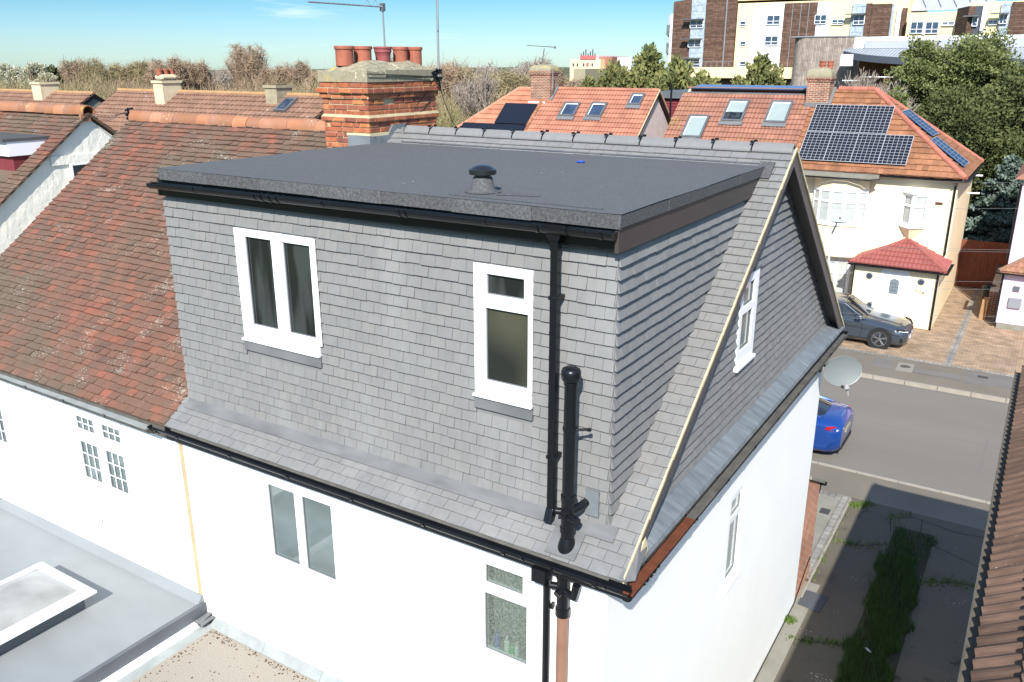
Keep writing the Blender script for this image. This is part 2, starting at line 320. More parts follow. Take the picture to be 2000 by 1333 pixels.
def tiles(mb, O, U, Vv, N, H, lo, hi, w=.17, g=.112, t=.022, kick=.004, holes=(), jit=.003, phase=0, cm=None):
    O, U, Vv, N = V3(O), V3(U).normalized(), V3(Vv).normalized(), V3(N).normalized()
    n = int(math.ceil(H / g - 1e-6))
    for i in range(n):
        v0, v1 = i * g, min((i + 1) * g + .002, H); vm = (v0 + v1) / 2
        segs = [(lo(v0), lo(v1), hi(v0), hi(v1))]
        for (a, b, c, d) in holes:
            if c < vm < d:
                ns = []
                for (p, q, r_, s_) in segs:
                    if a > p: ns.append((p, q, min(a, r_), min(a, s_)))
                    if b < r_: ns.append((max(b, p), max(b, q), r_, s_))
                segs = ns
        for (a0, a1, b0, b1) in segs:
            st = math.floor(min(a0, a1) / w) * w - w + ((i + phase) % 2) * w / 2
            x = st
            while x < max(b0, b1):
                x1 = x + w - .004
                ub0, ub1, ut0, ut1 = max(x, a0), min(x1, b0), max(x, a1), min(x1, b1)
                if ub1 - ub0 > .008 or ut1 - ut0 > .008:
                    ub1 = max(ub1, ub0); ut1 = max(ut1, ut0)
                    hb = t + rng.uniform(-jit, jit); ht = kick + .002; dv = rng.uniform(-jit, jit); tw = rng.uniform(-jit, jit) * .7
                    P = lambda u, v, h: O + U * u + Vv * v + N * h
                    pts = [P(ub0, v0 + dv, 0), P(ub1, v0 + dv, 0), P(ut1, v1, 0), P(ut0, v1, 0), P(ub0, v0 + dv, hb + tw), P(ub1, v0 + dv, hb - tw), P(ut1, v1, ht), P(ut0, v1, ht)]
                    r = rng.random()
                    if cm: r = cm(x, vm, r)
                    mb.faces(pts, [(4, 5, 6, 7), (0, 1, 5, 4), (1, 2, 6, 5), (3, 0, 4, 7)], r)
                x += w

def rolls(mb, O, U, Vv, N, H, lo, hi, g=.33, roll=.15, amp=.012, t=.03, sub=4, cm=None):
    O, U, Vv, N = V3(O), V3(U).normalized(), V3(Vv).normalized(), V3(N).normalized()
    n = int(math.ceil(H / g - 1e-6)); st = roll / sub
    for i in range(n):
        v0, v1 = i * g, min((i + 1) * g + .01, H)
        A0, A1, B0, B1 = lo(v0), lo(v1), hi(v0), hi(v1)
        k0 = math.floor(min(A0, A1) / st); k1 = math.ceil(max(B0, B1) / st)
        P = []; F = []; R = []
        for k in range(k0, k1 + 1):
            u = k * st; h = amp * (1 + math.cos(2 * PI * u / roll)) / 2 * 2
            u0 = min(max(u, A0), B0); u1 = min(max(u, A1), B1)
            P += [O + U * u0 + Vv * v0, O + U * u0 + Vv * v0 + N * (t + h), O + U * u1 + Vv * v1 + N * (.004 + h)]
        for j in range(k1 - k0):
            a = 3 * j; r = random.Random((i * 977 + (k0 + j) // (sub * 2)) * 31).random()
            n0 = len(mb.v)
            mb.faces([P[a], P[a + 3], P[a + 4], P[a + 1], P[a + 5], P[a + 2]], [(0, 1, 2, 3), (3, 2, 4, 5)], r)

def gutter(mb, p0, p1, rad=.055, out=None, n=8, square=False):
    p0, p1 = V3(p0), V3(p1); d = (p1 - p0).normalized(); side = d.cross(V3((0, 0, 1))).normalized(); up = V3((0, 0, 1))
    prof = []
    for k in range(n + 1):
        a = PI * k / n; prof.append((math.cos(a) * rad, -math.sin(a) * rad))
    inner = [(x * .9, y * .9 if y < -1e-6 else .0) for x, y in prof][::-1]
    ring = prof + inner; m = len(ring)
    P = [p + side * a + up * b for p in (p0, p1) for a, b in ring]
    F = [(k, (k + 1) % m, (k + 1) % m + m, k + m) for k in range(m)]
    mb.faces(P, F)
    for p in (p0, p1):
        mb.face([p + side * a + up * b for a, b in prof])
def brackets(mb, p0, p1, rad, step, start=.3, w=.03):
    p0, p1 = V3(p0), V3(p1); L_ = (p1 - p0).length; d = (p1 - p0).normalized(); side = d.cross(V3((0, 0, 1))).normalized(); s_ = start
    while s_ < L_:
        c = p0 + d * s_; P = []
        for q in (-w / 2, w / 2):
            for k in range(9):
                a = PI * k / 8; P.append(c + d * q + side * math.cos(a) * (rad + .012) - V3((0, 0, 1)) * (math.sin(a) * (rad + .012) - .008))
        mb.faces(P, [(k, k + 1, k + 10, k + 9) for k in range(8)])
        for sg in (-1, 1):
            mb.obox(c - d * w / 2 + side * sg * (rad + .004) - side * .008 + V3((0, 0, -.004)), d * w, side * .016, (0, 0, .018))
        s_ += step

def slab(mb, O, U, V, T, r=None): mb.obox(O, U, V, T, r)

def window(parent, O, U, W, Nn, rect, panes, glass='glass_dark', frame='upvc', depth=.07, proud=.03, name='window', bars=None, gdepth=.035, glasses=None, label=None):
    """rect (u0,u1,w0,w1) outer; panes list of rects; Nn outward normal. Frame with true openings, glass set back."""
    O, U, W, Nn = V3(O), V3(U), V3(W), V3(Nn)
    f = MB(); f.wall(O + Nn * (proud - depth), U, W, Nn * depth, *rect, holes=panes)
    fo = f.build(name, frame, parent); f = MB()
    for p in panes:   # glazing gasket
        b = .009
        for (a0, a1, b0, b1) in ((p[0], p[1], p[2], p[2] + b), (p[0], p[1], p[3] - b, p[3]), (p[0], p[0] + b, p[2] + b, p[3] - b), (p[1] - b, p[1], p[2] + b, p[3] - b)):
            f.obox(O + Nn * (proud - gdepth + .003) + U * a0 + W * b0, U * (a1 - a0), W * (b1 - b0), Nn * .012)
    f.build('gasket', 'gasket', fo)
    if label: fo['label'] = label
    for i, p in enumerate(panes):
        g = MB(); g.obox(O + Nn * (proud - gdepth - .012) + U * (p[0] - .004) + W * (p[2] - .004), U * (p[1] - p[0] + .008), W * (p[3] - p[2] + .008), Nn * .012)
        g.build('pane', glasses[i] if glasses else glass, fo)
        if bars:
            nb, nr = bars; bb = MB(); wu, ww = p[1] - p[0], p[3] - p[2]; t = .014
            for k in range(1, nb): bb.obox(O + Nn * (proud - gdepth + .002) + U * (p[0] + wu * k / nb - t / 2) + W * (p[2] + .01), U * t, W * (ww - .02), Nn * .01)
            for k in range(1, nr): bb.obox(O + Nn * (proud - gdepth + .004) + U * (p[0] + .01) + W * (p[2] + ww * k / nr - t / 2), U * (wu - .02), W * t, Nn * .01)
            bb.build('glazing_bar', frame, fo)
    return fo
X, Y, Z = V3((1, 0, 0)), V3((0, 1, 0)), V3((0, 0, 1))
G = -5.6
S = .755                                            # main roof slope dz/dy
SL = math.sqrt(1 + S * S); VS = V3((0, 1 / SL, S / SL)); NS = V3((0, -S / SL, 1 / SL))
Z0 = -.03
def zr(y): return Z0 + S * y if y <= 3.93 else Z0 + S * (7.86 - y)
YE = -.34                                            # front eave line
RL = (3.93 - YE) * SL                                # slope length

def ridge_run(mb, x0, x1, y, z, rad, ln, jit=0., clip=None, over=.0, thick=.018, taper=.0, flat=0):
    n = max(1, round((x1 - x0) / ln)); ln = (x1 - x0) / n
    for i in range(n):
        a, b = x0 + i * ln, x0 + (i + 1) * ln - .006; dz = rng.uniform(-jit, jit); dy = rng.uniform(-jit, jit); r = rng.random()
        ra, rb = rad + taper, rad; P = []; m = 10
        for x, q in ((a, ra), (b, rb)):
            for k in range(m + 1):
                t = PI * (-.08 + 1.16 * k / m); P.append((x, y + dy - math.cos(t) * q, z + dz + (math.sin(t) * (1 - flat) + flat * (1 - abs(math.cos(t))) * .95) * q))
            for k in range(m, -1, -1):
                t = PI * (-.08 + 1.16 * k / m); P.append((x, y + dy - math.cos(t) * (q - thick), z + dz + (math.sin(t) * (1 - flat) + flat * (1 - abs(math.cos(t))) * .95) * (q - thick)))
        N2 = 2 * (m + 1)
        F = [(k, (k + 1) % N2, (k + 1) % N2 + N2, k + N2) for k in range(N2)]
        F += [(k, k + 1, N2 - 2 - k, N2 - 1 - k) for k in range(m)] + [(N2 + k, N2 + k + 1, 2 * N2 - 2 - k, 2 * N2 - 1 - k) for k in range(m)]
        mb.faces(P, F, r)
        if clip is not None and i:
            C = []
            for x in (a - .012, a + .006):
                for k in range(m + 1):
                    t = PI * k / m; C.append((x, y - math.cos(t) * (rad + .006), z + (math.sin(t) * (1 - flat) + flat * (1 - abs(math.cos(t))) * .95) * (rad + .006)))
            cl = MB(); cl.faces(C, [(k, k + 1, k + m + 2, k + m + 1) for k in range(m)])
            for kk in (3, 7): cl.box(a - .022, a + .014, y - .02 + (kk - 5) * .035, y + .01 + (kk - 5) * .035, z + rad * .93, z + rad + .02)
            clip.append(cl)

def roof_back(mb, x0, x1, t=.05):
    mb.prism([(x0, 3.93, zr(3.93)), (x0, 8.2, zr(8.2)), (x0, 8.2, zr(8.2) - t), (x0, 3.93, zr(3.93) - t)], (x1 - x0, 0, 0))

# =================================================================== the converted house
H = root('white_house', 'white rendered house with grey tiled roof and large flat roofed rear dormer', 'house', (-2.8, 3.93, G))
b = MB()
W1 = (-4.27, -3.13, -1.74, -.63); W2 = (-1.27, -.65, -1.79, -.66)
b.wall((0, -.2, 0), X, Z, (0, .2, 0), -5.66, .12, G, -.40, holes=[W1, W2])
SW = (3.36, 3.92, -2.62, -1.30)
b.wall((.12, 0, 0), Y, Z, (-.2, 0, 0), .0, 7.94, G, -.30, holes=[SW])
b.box(-5.66, .12, 7.94, 8.0, G, -.35)
b.build('wall', 'white', H)
b = MB(); b.box(-.05, 6.0 - 6.0 + .10, .0, 7.86, -.35, -.30)
b.prism([(.05, -.1, -.25), (.05, 7.84, -.25), (.05, 3.93, zr(3.93) - .1)], (.05, 0, 0)); b.build('gable_backing', 'slate_dark', H)
b = MB(); b.box(-5.70, -5.635, -.212, -.19, -2.95, -.42); b.build('party_wall_strip', mat('buff_strip', (.42, .33, .2), .9, var=.15, vscale=6), H)
b = MB(); b.wall((0, -.345, 0), X, Z, (0, .02, 0), -5.72, .40, -.46, -.31); b.box(-5.72, .33, -.325, -.2, -.405, -.392)
b.build('soffit_and_fascia', 'black', H)
# roof decks
b = MB(); b.prism([(-5.7, YE, zr(YE) - .012), (-5.7, 3.93, zr(3.93) - .012), (-5.7, 3.93, zr(3.93) - .06), (-5.7, YE + .02, zr(YE) - .05)], (6.02, 0, 0)); roof_back(b, -5.7, .32)
b.build('roof_deck', 'slate', H)
b = MB()
vy = lambda y: (y - YE) * SL
tiles(b, (0, YE, zr(YE) - .012), X, VS, NS, RL, lambda v: -5.72, lambda v: .33, w=.19, g=.112, t=.024, holes=[(-5.66, -.0, vy(-.02), vy(3.67))])
b.build('roof_tiles', 'slate', H)
b = MB(); clip = []; ridge_run(b, -5.28, .31, 3.93, zr(3.93) - .035, .092, .47, clip=clip, jit=.003, taper=.001, flat=.5)
b.box(-5.30, -5.27, 3.82, 4.04, 2.84, 2.97); b.build('ridge_tile', 'slate', H, smooth=True); [c_.build('ridge_clip', 'black', H) for c_ in clip]
# lead apron at the foot of the dormer
b = MB()
for i in range(4):
    xa = -5.62 + i * 1.43
    b.obox(V3((xa, -.115, zr(-.115))) + NS * (.020 + .003 * (i % 2)), (1.45, 0, 0), VS * (.12 * SL), NS * .006)
b.build('apron_flashing', 'lead', H, smooth=False)
# dormer cladding
DT = 2.46
b = MB()
WA = (-4.5, -3.35, .94, 2.19); WB = (-1.38, -.77, .94, 2.19)
b.wall((0, 0, 0), X, Z, (0, .08, 0), -5.62, -.02, -.12, 2.60, holes=[WA, WB])
b.box(-.08, -.02, .08, 3.8, -.1, 2.62); b.box(-5.62, -5.56, .08, 3.8, -.1, 2.62); b.build('dormer_wall', 'slate_dark', H)
b = MB()
hz = lambda r_: (r_[0], r_[1], r_[2] + .02 + .10, r_[3] + .02)
tiles(b, (0, 0, -.02), X, Z, -Y, 2.44, lambda v: -5.655, lambda v: .012, w=.172, g=.1115, t=.026, kick=.002,
      holes=[(WA[0], WA[1], .80, 2.21), (WB[0], WB[1], .80, 2.21)], jit=.0035)
b.build('dormer_front_tiles', 'slate', H)
b = MB()
tiles(b, (0, 0, -.02), Y, Z, X, 2.44, lambda v: -.012, lambda v: max(0, (v - .02 - Z0) / S + .01), w=.172, g=.1115, t=.038, kick=.001, phase=1)
b.build('dormer_cheek_tiles', 'slate', H); b = MB()
tiles(b, (-5.64, 0, -.02), Y, Z, -X, 2.44, lambda v: 0, lambda v: max(0, (v - .02 - Z0) / S + .01), w=.172, g=.1115, t=.018, phase=1)
b.build('dormer_cheek_tiles', 'slate', H)
# fascias, flat roof
b = MB(); b.box(-5.60, .047, -.085, -.03, 2.452, 2.66); b.build('front_fascia', 'black', H)
b = MB(); b.prism([(.02, -.11, 2.45), (.02, -.11, 2.68), (.02, 3.58, 2.68), (.02, 3.29, 2.45)], (.035, 0, 0)); b.build('side_fascia', 'brownpvc', H); b = MB(); b.prism([(-5.625, -.09, 2.45), (-5.625, -.09, 2.65), (-5.625, 3.58, 2.65), (-5.625, 3.29, 2.45)], (.03, 0, 0))
b.build('side_fascia', 'brownpvc', H)
b = MB()
xs = [-5.52 + 5.60 * i / 60 for i in range(61)]; ys = [-.135 + 3.82 * i / 40 for i in range(41)]
hh = {}
def fz(x, y):
    e = min(x + 5.52, .08 - x)
    return 2.757 + .004 * math.exp(-max(0, e) / .06) + .004 * math.sin(x * 1.9 + y) * math.sin(y * 2.3) + (.003 if (int((y + 9) / .98) % 2) else 0)
for i in range(60):
    for j in range(40):
        b.face([(xs[i], ys[j], fz(xs[i], ys[j])), (xs[i + 1], ys[j], fz(xs[i + 1], ys[j])), (xs[i + 1], ys[j + 1], fz(xs[i + 1], ys[j + 1])), (xs[i], ys[j + 1], fz(xs[i], ys[j + 1]))], .5)
b.box(-5.505, .055, -.105, 3.6, 2.66, 2.75, .5)
b.build('felt_flat_roof', 'felt', H)
b = MB(); n = 7
for i in range(n):
    xa = -5.515 + 5.59 * i / n; b.box(xa, xa + 5.59 / n - .002, -.131 - .003 * (i % 2), -.104, 2.643 + rng.uniform(-.003, .003), 2.7565)
for i in range(4):
    ya = -.135 + i * .97; b.box(.055, .074 + .003 * (i % 2), ya, min(ya + .968, 3.68), 2.655, 2.7565); b.box(-5.518 - .002 * (i % 2), -5.50, ya, min(ya + .968, 3.68), 2.655, 2.7565)
b.obox((.0, 3.50, zr(3.50) + .02), (.17, 0, 0), VS * .26, NS * .02)
b.build('felt_drip_edge', 'felt_edge', H)
b = MB()
for i in range(10):
    xa = -5.2 + i * .53; b.obox(V3((xa, 3.69, zr(3.69))) + NS * .03, (.53, 0, 0), VS * .012, NS * .003 + V3((0, 0, rng.uniform(0, .004))))
b.build('white_underlay_edge', 'alu', H)
# dormer gutter, downpipe
b = MB(); gutter(b, (-5.63, -.16, 2.598), (.043, -.16, 2.624), .064); brackets(b, (-5.63, -.16, 2.598), (.043, -.16, 2.624), .062, .93, start=.78, w=.025)
for q in (-3.82, -3.70, -3.6, -2.05, -1.98, -.62, -.36, -.05): brackets(b, (q - .01, -.16, 2.598 + (q + 5.63) * .0046), (q + .03, -.16, 2.598 + (q + 5.63) * .0046), .065, .5, start=.0, w=.035)
gd = b.build('dormer_gutter', 'black', H)
b = MB(); b.prism([(-.59, -.185, 2.60), (-.41, -.185, 2.60), (-.455, -.165, 2.50), (-.545, -.165, 2.50)], (0, .08, 0)); b.box(-.595, -.405, -.195, -.105, 2.585, 2.63); b.build('gutter_outlet', 'black', gd)
b = MB(); px_, py_ = -.50, -.12
b.box(px_ - .0325, px_ + .0325, py_ - .0325, py_ + .0325, .03, 2.53)
b.box(px_ - .037, px_ + .037, py_ - .037, py_ + .037, 2.42, 2.51)
b.obox((px_ - .037, py_ - .037, .07), (.074, 0, 0), (0, .074, 0), (0, -.05, -.12))
for zz in (2.0, .55): b.box(px_ - .045, px_ + .045, py_ - .038, py_ + .1, zz, zz + .035)
dp = b.build('square_downpipe', 'black', H, bevel=.006)
# soil vent pipe
sx, sy = -.27, -.235
b = MB(); b.tube([(sx, sy, -.42), (sx, sy, 1.38)], .055, 20); b.lathe((sx, sy, 0), [(.0, 1.49), (.045, 1.488), (.075, 1.47), (.083, 1.45), (.083, 1.39), (.076, 1.375), (.055, 1.375)], 24)
b.lathe((sx, sy, 1.33), [(.055, 0), (.062, .005), (.062, .035), (.055, .04)], 20)
b.lathe((sx, sy, .92), [(.058, 0), (.062, 0), (.062, .03), (.058, .03)], 20); b.tube([(sx + .05, sy, .935), (sx + .14, sy + .06, .935)], .012, 8); b.lathe((sx + .15, sy + .065, .925), [(.02, 0), (.02, .02)], 10)
svp = b.build('soil_vent_pipe', 'black', H, smooth=True)
b = MB(); b.lathe((sx, sy, 0), [(.055, .31), (.066, .31), (.066, .26), (.059, .255), (.059, .0), (.068, -.005), (.068, -.05), (.059, -.055), (.059, -.12), (.066, -.125), (.066, -.16), (.055, -.165)], 20)
b.tube([(sx - .05, sy, .13), (sx - .11, sy - .02, .13)], .032, 12); b.tube([(sx + .04, sy - .02, .1), (sx + .12, sy - .05, .1)], .04, 12); b.tube([(sx, sy - .05, .16), (sx, sy - .09, .16)], .035, 12)
b.tube([(sx + .02, sy + .03, .14), (sx + .06, sy + .1, .16), (sx + .08, sy + .235, .17)], .038, 14); b.build('branch_fitting', 'black', svp, smooth=True)
b = MB(); b.lathe((sx, sy, 0), [(.056, -.10), (.06, -.11), (.072, -.15), (.085, -.2), (.095, -.26)], 20); b.build('rubber_collar', 'black', svp, smooth=True)
b = MB(); b.obox(V3((sx - .17, YE + .015, zr(YE + .015))) + NS * .03, (.30, 0, 0), VS * .26, NS * .004)
b.build('pipe_slate_flashing', 'lead', H)
b = MB(); b.box(-.20, -.07, -.045, -.025, .05, .30); b.build('wall_flashing_patch', 'leadx', H)
# fittings under the eaves and lower pipes
b = MB(); ly = -.29
b.lathe((sx, ly, 0), [(.055, -.40), (.064, -.40), (.064, -.5), (.058, -.505), (.058, -.80), (.068, -.805), (.068, -.88), (.058, -.885)], 20)
b.tube([(sx - .05, ly, -.6), (sx - .12, ly - .02, -.6)], .034, 12); b.tube([(sx + .04, ly - .02, -.62), (sx + .13, ly - .04, -.62), (sx + .15, ly - .03, -.5)], .038, 12); b.tube([(sx, ly - .04, -.6), (sx - .01, ly - .10, -.62)], .036, 12)
lf = b.build('lower_branch_fitting', 'black', H, smooth=True)
b = MB(); b.tube([(sx, ly, -.86), (sx, ly, G)], .054, 20); b.build('salmon_soil_pipe', 'salmon', H, smooth=True)
b = MB(); b.tube([(-.46, -.30, -.50), (-.46, -.27, -.62), (-.46, -.255, -.7), (-.46, -.255, G)], .034, 14); b.box(-.54, -.40, -.40, -.27, -.56, -.42)
b.box(-.425, -.40, -.25, -.2, -.9, -.85); b.build('round_downpipe', 'black', H, smooth=True)
# front eave gutter
gz = -.345
b = MB(); gutter(b, (-5.98, -.37, gz + .012), (.41, -.375, gz - .004), .046); brackets(b, (-5.98, -.37, gz + .012), (.41, -.375, gz - .012), .046, .92, start=.55, w=.03)
for q in (-5.9, -5.83, -.62, -.32, .12, .2): brackets(b, (q - .01, -.372, gz + .005), (q + .03, -.375, gz), .049, .5, start=0, w=.035)
b.build('eaves_gutter', 'black', H)
b = MB(); b.wall((0, -.338, 0), X, Z, (0, .01, 0), -5.66, .36, -.33, -.296)
b.obox((-5.6, -.36, -.318), (5.8, 0, 0), (0, .03, .02), (0, 0, .006)); b.build('eaves_felt_strip', 'oldgutter', H)
# side gutter, lead apron along the gable
b = MB(); gutter(b, (.385, -.40, -.375), (.385, 8.1, -.33), .058); brackets(b, (.385, -.2, -.375), (.385, 8.1, -.33), .058, .95, start=.35, w=.03)
for q in (-.1, -.02, .06): brackets(b, (.385, q, -.375), (.385, q + .05, -.375), .06, .5, start=0, w=.035)
sg = b.build('side_gutter', 'black', H)
b = MB(); b.box(.335, .435, -.36, 1.1, -.395, -.375); b.build('rust_stain', 'rust', sg)
b = MB(); b.box(.335, .435, 1.1, 8.05, -.395, -.37); b.build('silt', 'oldgutter', sg)
b = MB(); b.box(.305, .325, -.3, 8.05, -.43, -.30); b.build('side_fascia', 'oldgutter', H)
b = MB()
yy = -.16
while yy < 8.0:
    ln = 1.1
    y1 = min(yy + ln, 8.2); k = int(yy * 10)
    b.prism([(.12, yy, -.165), (.33, yy, -.268), (.345, yy, -.31), (.335, yy, -.31), (.32, yy, -.275), (.12, yy, -.172)], (0, y1 - yy + .02, rng.uniform(0, .005)))
    yy = y1
b.build('side_apron_flashing', 'leadx', H)
b = MB(); b.prism([(.335, YE - .01, zr(YE) + .0), (.40, -.25, -.31), (.35, .10, -.2), (.30, .06, -.05), (.29, YE, zr(YE) + .02)], (0, 0, .012)); b.build('corner_lead', 'lead', H)
# gable wall tiles, window, barge boards
b = MB()
gw = (2.93, 3.56, .56, 1.62)
ylo = lambda v: max(.0, (v - .17 - Z0 + .05) / S)
tiles(b, (.115, 0, -.17), Y, Z, X, 2.93, lambda v: ylo(v) - .05, lambda v: 7.86 - ylo(v) + .05, w=.172, g=.1115, t=.036, kick=.001, holes=[(gw[0], gw[1], gw[2] + .17, gw[3] + .17)])
b.build('gable_tiles', 'slate_dark', H)
window(H, (.115, 0, 0), Y, Z, X, gw, [(3.02, 3.42, 1.26, 1.52), (3.02, 3.42, .74, 1.18)], 'glass_mid', depth=.1, proud=.035, name='gable_window')
b = MB(); b.box(.10, .185, gw[0] - .02, gw[1] + .03, .535, .565); b.build('window_sill', 'upvc', H)
b = MB(); b.obox((.12, gw[0] - .02, 1.64), (0, .68, 0), (0, 0, .012), (.045, 0, 0)); b.build('head_flashing', 'lead', H)
for sgn in (1, -1):
    yy = (lambda y: y) if sgn == 1 else (lambda y: 7.86 - y)
    b = MB(); b.prism([(.30, yy(YE + .02), zr(YE) - .015), (.30, yy(3.93), zr(3.93) - .015), (.30, yy(3.93), zr(3.93) - .19), (.30, yy(YE + .2), zr(YE) - .05)], (.022, 0, 0))
    b.prism([(.115, yy(YE + .25), zr(YE + .25) - .06), (.115, yy(3.93), zr(3.93) - .06), (.115, yy(3.93), zr(3.93) - .075), (.115, yy(YE + .25), zr(YE + .25) - .075)], (.19, 0, 0))
    b.build('barge_board', 'barge', H)
    b = MB(); n = 26
    for i in range(n):
        ya, yb = YE + (3.93 - YE) * i / n, YE + (3.93 - YE) * (i + 1) / n; j1 = rng.uniform(0, .006)
        b.prism([(.322, yy(ya), zr(ya) - .022), (.322, yy(yb), zr(yb) - .022), (.322, yy(yb), zr(yb) + .018), (.322, yy(ya), zr(ya) + .018)], (.014 + j1, 0, 0))
    b.build('verge_mortar', 'mortar', H)
b = MB(); b.obox((.27, .0, -.27), (.07, 0, 0), (0, -.2, -.03), (0, .06, .10)); b.prism([(.30, -.30, -.30), (.37, -.26, -.31), (.35, .12, -.23), (.33, .1, -.1)], (0, 0, .02)); b.build('mortar_fillet', 'mortar', H)
# windows
def sash(parent, O, U, W, N, rects, t=.018, out=.045, wd=.05):
    for (a0, a1, b0, b1) in rects:
        f = MB(); f.wall(V3(O) + V3(N) * (out - t), V3(U), V3(W), V3(N) * t, a0 - wd, a1 + wd, b0 - wd, b1 + wd, holes=[(a0, a1, b0, b1)])
        f.build('sash', 'upvc', parent, bevel=.004)
O_, N_ = (0, 0, 0), -Y
pa = [(-4.33, -3.93, 1.135, 2.115), (-3.765, -3.375, 1.135, 2.115)]
wnd = window(H, O_, X, Z, N_, WA, pa, 'glass_dark', depth=.1, proud=.03, name='dormer_casement_window', gdepth=.02)
sash(wnd, O_, X, Z, N_, pa, wd=.075)
pb = [(-1.235, -.845, 1.925, 2.11), (-1.25, -.805, 1.11, 1.80)]
wnd = window(H, O_, X, Z, N_, WB, pb, depth=.1, proud=.03, name='dormer_bathroom_window', gdepth=.02, glasses=['glass_dark', 'glass_frost'])
sash(wnd, O_, X, Z, N_, pb, wd=.045)
b = MB()
for r_ in (WA, WB): b = MB(); b.box(r_[0] - .01, r_[1] + .01, -.062, -.03, r_[2] - .005, r_[2] + .018); b.build('sill', 'upvc', H)
b = MB()
for r_ in (WA, WB): b = MB(); b.box(r_[0] - .01, r_[1] + .012, -.036, -.012, r_[2] - .125, r_[2] - .003); b.build('window_apron_lead', 'lead', H)
O_ = (0, -.2, 0)
pc = [(-4.20, -3.77, -1.66, -.71), (-3.66, -3.21, -1.66, -.71)]
window(H, O_, X, Z, N_, W1, pc, 'glass_mid', depth=.07, proud=-.02, name='rear_casement_window')
# real panes over a tiled window recess for the bathroom
fm = bpy.data.materials.new('patterned_bathroom_glass'); fm.use_nodes = True; nt = fm.node_tree; nt.nodes.remove(nt.nodes['Principled BSDF'])
tr = nt.nodes.new('ShaderNodeBsdfTransparent'); tr.inputs[0].default_value = (.8, .88, .84, 1); di = nt.nodes.new('ShaderNodeBsdfPrincipled'); di.inputs['Base Color'].default_value = (.24, .255, .235, 1); di.inputs['Roughness'].default_value = .25
mx = nt.nodes.new('ShaderNodeMixShader'); ns_ = nt.nodes.new('ShaderNodeTexVoronoi'); ns_.inputs['Scale'].default_value = 55; mr = nt.nodes.new('ShaderNodeMapRange'); mr.inputs[1].default_value = .2; mr.inputs[2].default_value = .75; mr.inputs[3].default_value = .08; mr.inputs[4].default_value = .5
tcd = nt.nodes.new('ShaderNodeTexCoord'); nt.links.new(tcd.outputs['Object'], ns_.inputs['Vector']); nt.links.new(ns_.outputs['Distance'], mr.inputs[0]); nt.links.new(mr.outputs[0], mx.inputs[0])
nt.links.new(tr.outputs[0], mx.inputs[1]); nt.links.new(di.outputs[0], mx.inputs[2]); nt.links.new(mx.outputs[0], nt.nodes['Material Output'].inputs[0]); M['glass_pattern'] = fm
pd_ = [(-1.19, -.76, -.935, -.725), (-1.205, -.715, -1.715, -1.045)]
bw = window(H, O_, X, Z, N_, W2, pd_, 'glass_pattern', depth=.07, proud=-.02, name='rear_bathroom_window')
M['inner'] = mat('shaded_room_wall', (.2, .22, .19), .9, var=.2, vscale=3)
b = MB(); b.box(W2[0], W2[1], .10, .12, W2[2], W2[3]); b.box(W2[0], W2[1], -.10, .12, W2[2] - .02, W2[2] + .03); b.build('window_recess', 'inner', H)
b = MB(); b.prism([(.155, 3.30, -2.66), (.155, 3.98, -2.66), (.155, 3.98, -2.70), (.155, 3.30, -2.70)], (-.06, 0, 0)); b.build('window_sill', 'upvc', H)
window(H, (.12, 0, 0), Y, Z, X, SW, [(3.43, 3.85, -1.62, -1.38), (3.43, 3.85, -2.54, -1.70)], 'glass_pale', depth=.07, proud=-.01, name='side_window')
# vent cowl on the flat roof
vx, vyy, vz = -1.50, .31, 2.765
b = MB(); b.lathe((vx, vyy, vz), [(.17, .0), (.13, .01), (.112, .025), (.088, .12), (.08, .13), (.06, .13)], 24, r=.5); b.build('felt_cone', 'felt_edge', H, smooth=True)
b = MB(); b.lathe((vx, vyy, vz), [(.05, .12), (.072, .125), (.072, .145), (.066, .15), (.118, .152), (.124, .157), (.124, .195), (.112, .20), (.104, .206), (.075, .226), (.035, .236), (0, .238)], 28)
b.build('vent_cowl', mat('satin_black_cowl', (.012, .013, .016), .25, spec=.6), H, smooth=True)
b = MB(); b.obox((-1.29, .19, 2.772), (.38, .13, .0), (-.008, .02, 0), (0, 0, .004)); b.obox((-1.64, -.02, 2.768), (1.5, .02, 0), (0, .012, 0), (0, 0, .003)); b.build('felt_seam', 'felt_edge', H)
